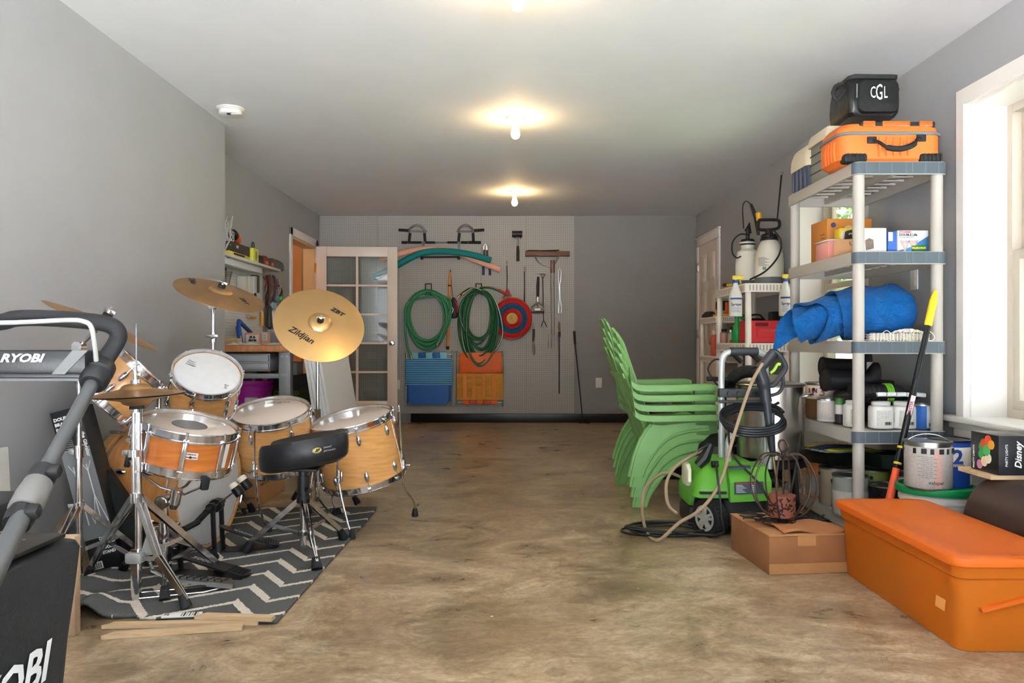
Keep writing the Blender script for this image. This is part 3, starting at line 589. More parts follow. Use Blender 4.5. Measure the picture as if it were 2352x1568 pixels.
for k in range(9):
    p = Vector((-1.30, 2.925, .082)).lerp(Vector((-1.11, 3.01, .036)), k/8.5); b.bar(p+Vector((.01, -.024, .002)), p+Vector((0, 0, .002)), .006, .003); b.bar(p, p+Vector((.02, .02, .001)), .006, .003)
b.build('tread', rubber, q)
b = B(); b.tube([(hx+.01, hy-.01, .02), (-1.16, 2.93, .018), (-1.09, 3.0, .018)], .003, 6); b.tube([(hx+.01, hy+.012, .035), (-1.17, 2.99, .02), (-1.1, 3.03, .018)], .003, 6); b.build('base_rod', chrome, t)
b = B(); 
for k in range(10): b.cyl((hx+.012+k*.0035, hy+.03, .19-k*.008), (hx+.014+k*.0035, hy+.04, .183-k*.008), .005, n=6)
b.build('chain', steel, t)
hz = .765; Mh = fr((hx, hy, hz), (-.03, -.02, 1), (1, 0, 0))
for up, lab in ((1, 'upper hi-hat cymbal, aged bronze dome facing up'), (-1, 'lower hi-hat cymbal, aged bronze dome facing down')):
    M = Mh @ T(0, 0, .002*up) @ S(1, 1, up); c = thing('hi_hat_cymbal', lab, 'cymbal', (hx, hy, hz+.002*up))
    z = lambda q: (.02*max(0, 1-max(0, q-.055)/.113)**1.2 if q > .055 else .02+.02*sqrt(max(0, 1-(q/.055)**2.2)))
    pr = [(.006, z(.006))]+[(.055*k/7, z(.055*k/7)) for k in range(1, 8)]+[(.055+.113*k/14, z(.055+.113*k/14)) for k in range(1, 15)]
    B(M).lathe(pr+[(p, q-.0015) for p, q in reversed(pr[:-1])], n=64).build('cymbal_disc', bronze_old, c)
    if up > 0: b = B(M); b.cyl((0, 0, .04), (0, 0, .054), .018, n=14); b.cyl((0, 0, .054), (0, 0, .085), .009, n=10); b.box((.012, 0, .07), (.02, .012, .012), bev=.003); b.build('clutch', chrome, c)
    else: B(M).lathe([(.006, .036), (.024, .034), (.026, .05), (.006, .052)], n=18).build('cup_felt', mat('black_felt'), c)
# --- drum stool
sx, sy = -.935, 3.49
t = thing('drum_stool', 'black saddle shaped drum stool on a chrome tripod', 'stool', (sx, sy, 0))
vinyl = mat('black_vinyl', (30, 30, 33), .36, bump=.06, bscale=160)
def seat_r(a): return .19*(1+.06*cos(2*a))*(1-.42*math.exp(-((a-pi)/.26)**2))
def top_z(x, y): return .512+.03*(x/.19)+.06*(y/.19)**2*.35+.028*(math.hypot(x, y)/.19)**4-.01
rings = []
for (k, dz) in ((.80, -.115), (.93, -.113), (.985, -.10), (1.0, -.06), (.985, -.02), (.94, -.003), (.86, 0), (.7, 0), (.45, 0), (.2, 0)):
    rg = []
    for i in range(56):
        a = 2*pi*i/56; x, y = k*seat_r(a)*cos(a), k*seat_r(a)*sin(a); rr = math.hypot(x, y)
        zt_ = top_z(x, y) if k < .97 else top_z(.94*seat_r(a)*cos(a), .94*seat_r(a)*sin(a))
        zz_ = zt_+dz+(0 if dz > -.09 else .0)
        rg.append((sx+.0+x, sy+y, zz_))
    rings.append(rg)
q = B().loft(rings).build('seat_cushion', vinyl, t)
seat_side = lambda a, k=1.004: Vector((sx+k*seat_r(a)*cos(a), sy+k*seat_r(a)*sin(a), 0))
def sw(p): 
    a = R(-47)+p.x/.19; v = seat_side(a); v.z = top_z(.94*seat_r(a)*cos(a), .94*seat_r(a)*sin(a))-.055+p.y; return v
gold = mat('badge_gold', (206, 192, 120), .5); b = B(); b.add([sw(Vector((-.034+.02*cos(k*pi/12), .012*sin(k*pi/12), 0)))*1 for k in range(24)], [tuple(range(24))]); b.build('oval_badge', gold, q, solid=.002)
text('SP', .017, inkm, q, warp=lambda p: sw(Vector((p.x-.034, p.y, 0)))+Vector((.0012, -.0016, 0)), shear=.3, bold=.0008, xs=1.1)
text('sound', .013, white_ink, q, warp=lambda p: sw(Vector((p.x+.012, p.y+.008, 0))), shear=.2, xs=1.1); text('percussion', .013, white_ink, q, warp=lambda p: sw(Vector((p.x+.024, p.y-.007, 0))), shear=.2)
b = B(); b.cyl((sx, sy, .36), (sx, sy, .40), .02, n=16); b.box((sx, sy, .395), (.16, .16, .012), bev=.003); b.cyl((sx, sy, .25), (sx, sy, .36), .026, n=18); b.cyl((sx, sy, .24), (sx, sy, .27), .03, n=18); b.cyl((sx+.02, sy-.02, .3), (sx+.04, sy-.04, .3), .011, n=10); b.build('post_sleeve', blackp, t)
b = B(); b.cyl((sx, sy, .05), (sx, sy, .36), .0145, n=18); b.cyl((sx, sy, .09), (sx, sy, .115), .021, n=16); b.build('post', chrome, t)
for f in ((-.807, 3.225), (-1.195, 3.50), (-.806, 3.73)): flat_leg(t, (sx, sy, .255), (f[0], f[1], .014), (sx, sy, .1), .022, ft=.024)
# --- double bass pedal
t = thing('bass_drum_pedal', 'black double bass drum pedal with two felt beaters', 'drum pedal', (-1.25, 3.5, 0))
pblk = mat('pedal_black_metal', (44, 44, 47), .35, .6)
def pedal(toe, heel, nm):
    toe, heel = Vector(toe), Vector(heel); d = heel-toe; s_ = Vector((-d.y, d.x, 0)).normalized(); b = B(); k = toe.lerp(heel, .78); k2 = toe.lerp(heel, .80)
    u = s_.cross(d).normalized(); u = u if u.z > 0 else -u
    L = d.length*.78; Mq = fr(toe.lerp(k, .5), u, d); b.prism([(-L/2, -.022), (-L*.38, -.034), (L/2, -.042), (L/2, .042), (-L*.38, .034), (-L/2, .022), (-L/2-.008, 0)], .007, Mq)
    p = b.build(nm, pblk, t)
    b = B(fr(k2.lerp(heel, .5)*1, u, d)); b.prism(rrect(d.length*.26, .082, .03), .012); b.build('heel_plate', pblk, p)
    b = B(fr(k2.lerp(heel, .5), u, d))
    for i in range(6): b.box((-.03+i*.012, 0, .008), (.004, .06, .005))
    b.build('heel_grip', rubber, p)
    text('3000', .034, mat('grey_ink', (170, 170, 172), .5), p, Mq @ T(.0, 0, .0042) @ RZ(0), xs=1.35, bold=.0008)
    bb = B(); bb.bar((toe.x, toe.y, .012), (heel.x, heel.y, .012), .09, .006); bb.build('base_plate', pblk, t)
pedal((-1.325, 3.545, .12), (-1.085, 3.60, .022), 'footboard'); pedal((-1.392, 3.205, .095), (-1.068, 3.14, .022), 'footboard')
b = B()
for y in (3.50, 3.60): b.tube([(-1.335, y, .01), (-1.34, y, .1), (-1.345, y, .235)], .011, 8)
b.cyl((-1.346, 3.46, .215), (-1.346, 3.64, .215), .009, n=12); b.cyl((-1.346, 3.53, .215), (-1.346, 3.57, .215), .03, n=18); b.cyl((-1.346, 3.475, .215), (-1.346, 3.49, .215), .022, n=14); b.build('tower', pblk, t)
for (dy, e) in ((-.02, (-1.243, 3.515, .292)), (.035, (-1.228, 3.585, .31))):
    a = Vector((-1.346, 3.55+dy, .215)); e = Vector(e); d = (e-a).normalized()
    q = B().cyl(a-d*.03, e, .004, n=8).build('beater_shaft', chrome, t)
    hd = Vector((-.6, 0, .8)).normalized(); b = B(fr(e, hd)); b.lathe([(0, -.032), (.019, -.032), (.021, -.028), (.021, .012), (0, .012)], n=18); b.build('beater_head', blackp, q); B(fr(e, hd)).lathe([(.021, .012), (.021, .03), (.015, .036), (0, .037)], n=18).build('beater_felt', mat('cream_felt', (226, 216, 200), .9), q)
b = B(); b.tube([(-1.405, 3.19, .01), (-1.41, 3.195, .1), (-1.41, 3.2, .165)], .012, 8); b.tube([(-1.385, 3.26, .01), (-1.39, 3.26, .1), (-1.40, 3.255, .165)], .011, 8); b.cyl((-1.41, 3.17, .165), (-1.39, 3.29, .165), .009, n=10); b.build('slave_tower', pblk, t)
M = fr((-1.4, 3.2, .158), (-.15, -1, 0)); b = B(M); b.cyl((0, 0, -.008), (0, 0, .008), .04, n=24)
for k in range(22): b.box((.041*cos(k*2*pi/22), .041*sin(k*2*pi/22), 0), (.005, .005, .014))
b.build('chain_cam', steel, t)
b = B(); b.cyl((-1.39, 3.3, .165), (-1.36, 3.38, .178), .013, n=10); b.bar((-1.365, 3.36, .175), (-1.35, 3.45, .207), .02, .018); b.cyl((-1.352, 3.44, .205), (-1.346, 3.48, .215), .014, n=10); b.build('drive_shaft', pblk, t)
# --- rug
def rug_mat():
    m = bpy.data.materials.new('chevron_rug'); m.use_nodes = True; nt = m.node_tree; b = nt.nodes['Principled BSDF']; L = nt.links.new
    tc = nd(nt, 'ShaderNodeTexCoord'); sx_ = nd(nt, 'ShaderNodeSeparateXYZ'); L(tc.outputs['Object'], sx_.inputs[0])
    nz = nd(nt, 'ShaderNodeTexNoise', i_Scale=95, i_Detail=2); L(tc.outputs['Object'], nz.inputs[0])
    def mth(op, a, b_=None):
        k = nd(nt, 'ShaderNodeMath', operation=op)
        for i, q in ((0, a), (1, b_)):
            if q is None: continue
            if isinstance(q, (int, float)): k.inputs[i].default_value = q
            else: L(q, k.inputs[i])
        return k.outputs[0]
    # saw-like zigzag: long shallow run, short steep return
    fx = mth('FRACT', mth('MULTIPLY', sx_.outputs[0], 2.7)); up = mth('MULTIPLY', fx, 1/.68); dn = mth('MULTIPLY', mth('SUBTRACT', 1.0, fx), 1/.32)
    tri = mth('MULTIPLY', mth('MINIMUM', up, dn), .17)
    v = mth('SUBTRACT', mth('ADD', sx_.outputs[1], mth('MULTIPLY', mth('SUBTRACT', nz.outputs[0], .5), .022)), tri)
    f = mth('FRACT', mth('MULTIPLY', v, 5.6)); thick = mth('ADD', .16, mth('MULTIPLY', mth('GREATER_THAN', fx, .68), .16))
    w = mth('LESS_THAN', f, thick)
    n2 = nd(nt, 'ShaderNodeTexNoise', i_Scale=240, i_Detail=3); L(tc.outputs['Object'], n2.inputs[0])
    mx = nd(nt, 'ShaderNodeMix', data_type='RGBA'); L(w, mx.inputs[0]); mx.inputs[6].default_value = lin(93, 94, 93); mx.inputs[7].default_value = lin(212, 202, 188)
    r = nd(nt, 'ShaderNodeMapRange', i_3=.55, i_4=1.3); L(n2.outputs[0], r.inputs[0]); mm = nd(nt, 'ShaderNodeVectorMath', operation='SCALE'); L(mx.outputs[2], mm.inputs[0]); L(r.outputs[0], mm.inputs['Scale'])
    L(mm.outputs[0], b.inputs['Base Color']); b.inputs['Roughness'].default_value = .95; b.inputs['Specular IOR Level'].default_value = .1
    bp = nd(nt, 'ShaderNodeBump', i_Strength=.5, i_Distance=.004); L(n2.outputs[0], bp.inputs['Height']); L(bp.outputs[0], b.inputs['Normal']); return m
def rugf(u, v):
    x = -1.76+.96*u+.03*v; y = 2.70+1.74*v-.05*u*(1-v)-.05*(1-u)*0
    if v < .5: y -= .03*sin(u*9)*(1-2*v)*(1 if u < .5 else .2)
    z = .007+.062*math.exp(-((x+1.475)/.05)**2-((y-2.72)/.16)**2)+.05*math.exp(-((x+1.64)/.06)**2-((y-2.9)/.3)**2)+.008*math.exp(-((v-1)/.02)**2)*u
    return Vector((x, y, z))
o = B().grid(rugf, 60, 60).build('chevron_rug', rug_mat(), solid=.01); tag(o, 'charcoal rug with cream zigzag lines under the drum kit', 'rug')
# --- floor clutter in front of the rug
def slat(label, a, b_, z, w=.034, h=.013):
    a, b_ = Vector((a[0], a[1], z)), Vector((b_[0], b_[1], z)); d = (b_-a); M = fr((a+b_)/2+Vector((0, 0, h/2)), (0, 0, 1), d); L = d.length
    b = B(M); b.prism([(-L/2, -w/2), (L/2, -w/2), (L/2, w/2), (-L/2+.03, w/2)], h); o = b.build('wood_strip', pine); tag(o, label, 'wood strip', 'pine slats on the floor')
slat('pine slat lying along the rug edge, behind the slanted one', (-1.37, 2.615), (-.86, 2.65), .001)
slat('front pine slat, lying slanted and nearest the camera', (-1.325, 2.522), (-.90, 2.605), .001)
slat('pine slat lying with its right end sticking out farthest by rug corner', (-1.08, 2.67), (-.81, 2.645), .015)
b = B(fr((-1.135, 2.68, .02), (0, -.15, 1), (1, .1, 0))); b.box((0, 0, 0), (.13, .03, .004), bev=.001); o = b.build('printed_tag', paper); tag(o, 'white printed tag with bar code lying at the rug front edge', 'tag')
b = B(fr((-1.135, 2.68, .0225), (0, -.15, 1), (1, .1, 0)))
for k, w in enumerate((.004, .01, .002, .006, .003, .012, .002)): b.box((.0+k*.009, 0, 0), (w*.55, .026, .0006))
b.build('bar_code', inkm, o); text('F2', .018, inkm, o, fr((-1.185, 2.675, .0228), (0, -.15, 1), (1, .1, 0)))
b = B(T(-1.59, 2.55, 0) @ RZ(3)); b.box((0, 0, .162), (.33, .036, .324), bev=.002); o = b.build('plywood_board', mat('rough_plywood', (200, 172, 140), .8, col2=(150, 122, 96), nscale=9, stretch=(1, 1, .4))); tag(o, 'pale plywood offcut standing on edge behind the black grass bag', 'board')
# ================================================================ LEFT FOREGROUND: MOWER, BOXES
t = thing('push_mower', 'black and grey push mower cut off by the left photo edge, grass bag behind', 'lawn mower', (-1.0, .7, 0))
tubeg = mat('grey_painted_tube', (84, 85, 86), .4, .3); foam = mat('black_foam', (26, 26, 28), .75, bump=.2, bscale=200)
A_, B_, C_ = P(-60, 1410, 1.03), P(72, 1140, 1.25), P(222, 862, 1.52)
lo = A_+(A_-B_)*.75
B().cyl(lo, B_.lerp(C_, -.02), .0145, n=20).build('handle_tube', tubeg, t)
B().cyl(B_, C_.lerp(B_, -.25), .0125, n=20).build('handle_tube', tubeg, t)
lx = -1.31
B().cyl((lx, lo.y, lo.z), (lx, B_.y, B_.z), .0145, n=14).build('handle_tube', tubeg, t); B().cyl((lx, B_.y, B_.z), (lx, C_.y, C_.z), .0125, n=14).build('handle_tube', tubeg, t)
loop = [P(238, 832, 1.545), P(262, 795, 1.56), P(272, 772, 1.56), P(262, 752, 1.555), P(225, 740, 1.55), P(120, 731, 1.54), P(40, 731, 1.54), P(-30, 742, 1.54), P(-300, 742, 1.54), (lx+.03, 1.55, 1.0), (lx, 1.545, .95), (lx, C_.y, C_.z)]
B().tube(spl(loop, 6), .0165, 14).build('grip_bar', foam, t)
B().tube(spl([P(222, 835, 1.52), P(218, 795, 1.5), P(210, 752, 1.49), P(192, 738, 1.49), P(150, 735, 1.49), P(0, 741, 1.49), P(-300, 741, 1.49), (lx+.05, 1.5, .99), (lx+.04, 1.5, .92)], 6), .0046, 10).build('bail_wire', mat('pale_grey_wire', (146, 146, 142), .4), t)
cb = B(); x0, x1 = lx, P(215, 830, 1.53).x
cb.bx((x0, 1.50, .897), (x1, 1.56, .943), .006); cb.bx((x0, 1.505, .888), (x1, 1.55, .9), .003); q = cb.build('control_panel', mat('panel_black', (28, 28, 30), .4, bump=.1, bscale=160), t)
text('RYOBI', .022, white_ink, q, T(P(48, 822, 1.498).x, 1.498, .9275) @ RX(90), shear=.35, bold=.0007, xs=1.3)
b = B(T(0, 1.499, 0)); b.prism([(-.885, .897), (-.845, .943), (-.815, .943), (-.86, .897)], .003, RX(90)); b.build('grey_stripe', mat('stripe_grey', (96, 96, 96), .5), q)
B().bx((x0, 1.5, .884), (x1, 1.53, .889)).build('lower_trim', mat('trim_grey', (84, 84, 84), .4), q)
d = (C_-B_).normalized()
b = B(fr(C_, d)); b.lathe([(.012, -.03), (.021, -.03), (.026, -.022), (.027, 0), (.023, .003), (.027, .008), (.027, .03), (.02, .04), (.013, .042)], n=20); b.build('handle_clamp', blackp, t)
for o in (-.045, .045):
    b = B(fr(B_+d*o, d)); b.lathe([(.013, -.016), (.02, -.016), (.022, 0), (.02, .016), (.013, .016)], n=18); b.box((.022, -.01, 0), (.022, .018, .022), bev=.005); b.build('cam_lock', blackp, t)
b = B(fr(B_, d)); b.lathe([(.013, -.03), (.024, -.03), (.0245, 0), (.022, .03), (.013, .03)], n=20); b.build('grey_sleeve', mat('sleeve_grey', (104, 102, 98), .5), t)
B().bx((-1.3, 1.42, .60), (-.96, 1.60, .655), .01).build('rear_housing', blackp, t)
b = B(); b.loft([[(x*kx-1.03, y*ky+.45, z) for x, y in rrect(.52, .62, .12)] for kx, ky, z in ((1, 1, .06), (1, 1, .16), (.9, .9, .2), (.6, .6, .3), (.5, .5, .33))]); b.build('deck', mat('deck_grey', (70, 72, 74), .4), t)
for x in (-1.33, -.75):
    for y in (.2, .72):
        b = B(fr((x, y, .09), (1, 0, 0))); b.lathe([(0, -.018), (.05, -.018), (.06, -.014), (.09, -.022), (.09, .022), (.06, .014), (0, .018)], n=24); b.build('wheel', rubber, t)
bagm = mat('black_mesh_fabric', (30, 31, 33), .8, noise=.2, nscale=14, bump=.3, bscale=220)
def bagring(z, w, l, yo, xo=0): return [(-1.0+xo+x, 1.115+yo+y, z+.012*sin(y*9+x*5)) for x, y in rrect(w, l+.03, .03, 5)]
b = B(); b.loft([bagring(.2, .36, .42, 0), bagring(.25, .41, .48, 0), bagring(.36, .43, .51, 0), bagring(.44, .435, .53, .0), bagring(.52, .44, .555, .005), bagring(.595, .44, .575, .012), bagring(.606, .43, .565, .012)])
q = b.build('grass_bag', bagm, t)
B().bx((-1.19, .86, .608), (-.80, 1.40, .617), .004).build('bag_lid', mat('dirty_black_plastic', (34, 31, 29), .35, noise=.3, nscale=20), q)
b = B(); rr_ = random.Random(3)
for k in range(9):
    x, y = rr_.uniform(-.98, -.80), rr_.uniform(1.15, 1.37); a = rr_.random()*6; b.tube(spl([(x, y, .62), (x+.03*cos(a), y+.03*sin(a), .626), (x+.06*cos(a+.5), y+.06*sin(a+.5), .621)], 3), .0012, 4)
b.build('dry_grass_bits', mat('dry_grass', (176, 154, 116), .9), q)['kind'] = 'stuff'
text('RYOBI', .085, mat('pale_print', (198, 200, 200), .7), q, fr((-.776, 1.30, .425), (1, 0, 0), (0, 1, .05)), shear=.35, bold=.002, xs=1.0, align='RIGHT')
# tall stand carton leaning on the wall
bm_ = B(M := fr((-1.675, 3.285, .012), (-.185, 0, .68), (1, 0, .27))); L_ = .69
boomb = mat('black_print_card', (26, 26, 28), .5); 
t = thing('stand_carton', 'tall black and grey stand carton leaning on the left wall', 'carton', (-1.675, 3.285, 0))
bm_.box((0, 0, L_/2), (.125, .11, L_), bev=.002); q = bm_.build('carton', boomb, t)
g = mat('photo_grey_print', (128, 130, 132), .5)
b = B(M); b.box((0, -.0556, .33), (.122, .0008, .38)); b.build('photo_panel', g, q)
b = B(M)
for x in (-.025, .03):
    b.cyl((x, -.057, .2), (x, -.057, .45), .0025, n=5)
    for s_ in (-1, 1): b.cyl((x, -.057, .32), (x+s_*.028, -.057, .2), .0015, n=4); b.cyl((x, -.057, .42), (x+s_*.02, -.057, .46), .0015, n=4)
b.build('stand_picture', mat('stand_picture_ink', (214, 214, 216), .5), q)
FT = lambda x, z: M @ T(x, -.0572, z) @ RX(90)
for k, w in enumerate(('DOUBLE', 'BRACED', 'BOOM', 'STAND')):
    text(w, .019, white_ink, q, FT(-.054, .655-k*.021), bold=.0008, xs=1.05, align='LEFT'); text(w, .017, white_ink, q, FT(.0, .135-k*.02), bold=.0008, align='LEFT')
for k in range(6): text('double braced boom', .006, white_ink, q, FT(-.05, .56-k*.008), align='LEFT')
text('the Gibraltar', .02, white_ink, q, M @ T(.05, -.0572, .53) @ RX(90) @ RZ(-90), bold=.0006)
B(M).box((-.035, -.0562, .03), (.045, .001, .03)).build('label', paper, q)
b = B(M)
for k in range(12): b.box((-.052+k*.003, -.0568, .03), (.0008+.0009*(k % 3), .0008, .024))
b.build('bar_code', inkm, q)
b = B(fr((-1.665, 3.31, .24), (0, -1, .12), (1, 0, 0))); b.prism([(-.08, .17), (-.06, .18), (.03, .06), (.1, -.08), (.09, -.19), (-.06, -.22), (-.05, -.05)], .05); o = b.build('black_case', mat('scuffed_black_nylon', (20, 20, 22), .7, noise=.4, nscale=20)); tag(o, 'dull black soft case leaning on the bass drum beside the carton', 'case')
b = B(T(-1.90, 2.72, 0) @ RY(-3)); b.box((0, 0, .28), (.02, .5, .56), bev=.002); o = b.build('white_board', whitep); tag(o, 'white board leaning on the left wall behind the mower handle', 'board')
# EMX carton, black bags behind the drums
t = thing('cardboard_box', 'brown carton printed EMX standing behind the bass drum', 'box', (-1.64, 4.76, 0))
q = B().bx((-1.81, 4.48, 0), (-1.465, 5.04, .30), .003).build('carton', kraft, t)
FX = lambda y, z: fr((-1.4645, y, z), (1, 0, 0), (0, 1, 0))
for s_, z, h in (('POWERED MIXER', .245, .026), ('TABLE DE MIXAGE', .222, .018), ('EMX312SC', .175, .075), ('YAMAHA CORPORATION', .122, .022)): text(s_, h, inkm, q, FX(4.53, z), align='LEFT', bold=.001 if h > .03 else 0, xs=.9)
text('MADE IN CHINA', .014, inkm, q, T(-1.53, 4.479, .06) @ RX(90)); 
nyl = mat('black_nylon', (24, 24, 27), .6, noise=.3, nscale=12, bump=.3, bscale=30)
t = thing('black_bag', 'stuffed black gear bag with red lettering between rack tom and floor tom', 'bag', (-1.80, 5.15, 0))
b = B(); b.loft([[(-1.80+x*k, 5.17+y*k, z+.01*sin(x*22)+.01*cos(y*17)) for x, y in rrect(.30, .34, .09, 5)] for k, z in ((.8, .005), (1, .05), (1.02, .25), (1, .42), (.85, .5), (.55, .53))]); q = b.build('bag_body', nyl, t)
text('Thunder', .05, mat('red_print', (196, 60, 48), .6), q, T(-1.78, 4.99, .49) @ RX(68), shear=.3, bold=.001); text('pro', .06, white_ink, q, T(-1.76, 4.993, .40) @ RX(88), bold=.001)
b = B(); b.tube(spl([(-1.70, 5.1, .5), (-1.66, 5.05, .56), (-1.6, 5.05, .58), (-1.56, 5.1, .53), (-1.58, 5.15, .42)], 6), .005, 6); b.build('strap', nyl, t)
b = B(); b.loft([[(-1.12+x*k+.01*sin(z*40), 5.62+y*k, z) for x, y in rrect(.16, .14, .04, 4)] for k, z in ((1, .003), (1.05, .15), (.95, .35), (.6, .47))]); o = b.build('plastic_sack', mat('shiny_black_film', (30, 30, 32), .25, bump=.6, bscale=22)); tag(o, 'crumpled shiny black sack in front of the french door', 'bag')
# ================================================================ WORKBENCH CORNER
galv = mat('grey_bench_steel', (146, 149, 152), .45, .3)
butcher = mat('butcher_block', (196, 138, 86), .45, col2=(168, 108, 62), nscale=3, stretch=(14, 2, 4))
t = thing('workbench', 'workbench with butcher block top and grey steel legs along the far left wall', 'workbench', (-1.88, 6.4, 0))
B().bx((-2.282, 5.43, .888), (-1.47, 7.5, .933), .003).build('bench_top', butcher, t)
for x in (-2.2, -1.595):
    for y in (5.5, 7.4):
        q = B().bx((x-.04, y-.04, .0), (x+.04, y+.04, .886), .004).build('leg', galv, t)
        if y < 6 and x > -2:
            b = B()
            for dx in (-.016, .02): b.cyl((x+dx, y-.039, .855), (x+dx, y-.046, .855), .009, n=12)
            b.bx((x-.025, y-.0415, .715), (x+.02, y-.04, .735)); b.build('bolt_plate', steel, q)
            B().cyl((x, y, 0), (x, y, .03), .05, n=16).build('foot', steel, q)
for z in (.30, .64): B().bx((-2.2, 5.5, z-.025), (-1.56, 7.4, z), .003).build('lower_shelf' if z < .5 else 'crossbar', galv, t) if z < .5 else B().bx((-2.2, 5.48, .70), (-1.6, 5.52, .735), .003).build('crossbar', galv, t)
b = B(); b.bx((-2.15, 5.47, .75), (-1.70, 5.95, .875), .004); q = b.build('drawer_unit', galv, t)
for z0, z1 in ((.762, .808), (.818, .866)):
    B().bx((-2.145, 5.452, z0), (-1.705, 5.472, z1), .004).build('drawer', galv, q)
B().tube(arc((-2.05, .925), .012, -20, 200, 10) and [(-2.04+.012*cos(a), 5.426, .905+.012*sin(a)) for a in [k*.4 for k in range(9)]], .0025, 6).build('hook', inkm, t)
for i in range(5):
    x = -1.405+i*.024; b = B(); z1 = .90-.012*i
    b.add([(x-.062, 5.46+.01*i, z1), (x-.062+.02, 5.46+.01*i, z1), (x+.10, 5.46+.01*i, .0), (x+.08, 5.46+.01*i, .0), (x-.062, 6.42, z1), (x-.042, 6.42, z1), (x+.10, 6.42, 0), (x+.08, 6.42, 0)], [(0, 1, 2, 3), (4, 7, 6, 5), (0, 4, 5, 1), (1, 5, 6, 2), (2, 6, 7, 3), (3, 7, 4, 0)])
    o = b.build('shelf_board', mat('white_melamine', (226, 228, 230), .4)); tag(o, ['white board nearest the bench in the leaning stack', 'second white board out from the bench, leaning', 'middle white board of the five leaning on the bench', 'fourth white board out, just under the front one', 'outermost white board of the leaning stack, its full face showing'][i], 'board', 'white boards leaning on the workbench')
mag = mat('magenta_plastic', (206, 50, 176), .4)
t = thing('bucket', 'magenta plastic bucket full of tools under the workbench', 'bucket', (-1.955, 5.84, .30))
M = T(-1.955, 5.84, .301)
q = B(M).lathe([(0, .002), (.125, .002), (.128, 0), (.148, .29), (.158, .292), (.16, .33), (.154, .334), (.156, .345), (.163, .35), (.162, .372), (.15, .372), (.146, .34), (.122, .02), (0, .02)], n=40).build('bucket_body', mag, t)
B(M @ T(.05, -.148, .2) @ RZ(20)).box((0, 0, 0), (.09, .004, .1)).build('label', paper, q)
B(M).tube(spl([(.15, -.06, .33), (.16, -.13, .2), (.10, -.19, .12), (-.05, -.21, .12)], 6), .003, 6).build('wire_handle', steel, t)
for nm, lab, a, e, r, m in (('ruler', 'white ruler standing in the magenta bucket', (.02, -.02, .08), (.03, -.04, .47), .014, paper), ('screwdriver', 'red handled tool leaning in the magenta bucket', (.03, .02, .08), (.12, 0, .48), .012, redp), ('paint_paddle', 'tan wooden handle poking out of the magenta bucket', (.08, 0, .1), (.12, -.05, .42), .02, pine)):
    o = B(M).cyl(a, e, r, n=12).build(nm, m); tag(o, lab, 'tool')
t = thing('game_box', 'dark pickleball carton on the bench shelf beside the magenta bucket', 'box', (-1.68, 6.15, .3)); q = B().bx((-1.86, 6.0, .301), (-1.50, 6.35, .70), .003).build('carton', mat('dark_grey_card', (74, 70, 66), .6), t)
B().bx((-1.855, 5.996, .36), (-1.505, 6.0, .60)).build('olive_panel', mat('olive_print', (74, 74, 34), .6), q)
for k, s_ in enumerate(('CREATED', 'PICKLEBALL', 'SET')): text(s_, .045, mat('olive_light', (150, 150, 66), .6), q, T(-1.835, 5.995, .56-k*.06) @ RX(90), align='LEFT', bold=.001)
t = thing('small_appliance_box', 'white box with copper colored window on top of the pickleball carton', 'box', (-1.72, 6.1, .7)); q = B().bx((-1.83, 6.02, .701), (-1.66, 6.2, .80), .003).build('carton', whitep, t); B().bx((-1.82, 6.016, .725), (-1.71, 6.02, .765)).build('window', mat('copper_window', (150, 92, 66), .4), q)
for k, (x, c) in enumerate(((-2.13, (150, 104, 66)), (-2.03, (196, 152, 104)), (-1.93, (120, 80, 50)))): o = B().bx((x, 6.5+k*.05, .301), (x+.085, 6.53+k*.05, .79), .002).build('wood_offcut', mat('offcut_%d' % k, c, .7, noise=.15)); tag(o, ['dark brown plank leftmost behind the magenta bucket', 'pale plank in the middle behind the magenta bucket', 'dark plank rightmost behind the magenta bucket'][k], 'plank', 'planks under the workbench')
# shelf above the bench
xw = XF
t = thing('wall_shelf', 'grey wall shelf above the workbench loaded with cordless tools', 'shelf', (xw, 6.4, 1.59))
B().bx((xw, 5.6, 1.588), (-2.085, 7.03, 1.61), .002).build('shelf_board', mat('pale_grey_shelf', (196, 196, 188), .5), t)
for y in (5.8, 6.8): b = B(); b.bar((xw+.006, y, 1.42), (xw+.006, y, 1.588), .02, .006, (1, 0, 0)); b.bar((xw, y, 1.583), (-2.1, y, 1.583), .02, .006); b.build('bracket', galv, t)
o = B().bx((-2.17, 5.65, 1.535), (-2.12, 6.62, 1.587), .004).build('strip_light', mat('light_housing', (206, 214, 220), .4)); tag(o, 'long pale strip light fixed under the wall shelf', 'lamp')
pegw = peg_mat('white_pegboard', (212, 214, 212), (120, 124, 128), (1, 2))
pb = thing('pegboard', 'white pegboard of hanging hardware above the workbench', 'pegboard', (xw, 6.4, .96)); B().bx((xw+.001, 5.55, .945), (xw+.012, 7.1, 1.587)).build('perforated_sheet', pegw, pb)
SF = -2.12
def SY(px, X=SF): return -X*FPX/(1176-px)
b = B(); rr_ = random.Random(5)
for k in range(70):
    y = rr_.uniform(5.72, 5.96); h = rr_.uniform(.06, .3)*(1 if y < 5.9 else .6); x = rr_.uniform(-2.24, -2.13); b.tube([(x, y, 1.612), (x+rr_.uniform(-.03, .03), y+rr_.uniform(-.05, .1), 1.612+h*.6), (x+rr_.uniform(-.03, .03), y+rr_.uniform(-.05, .16), 1.612+h)], .004, 4)
o = b.build('clear_wrap', mat('clear_film', (232, 234, 232), .2, alpha=.6)); tag(o, 'bundle of clear plastic wrap spiking up at the shelf end', 'plastic wrap')
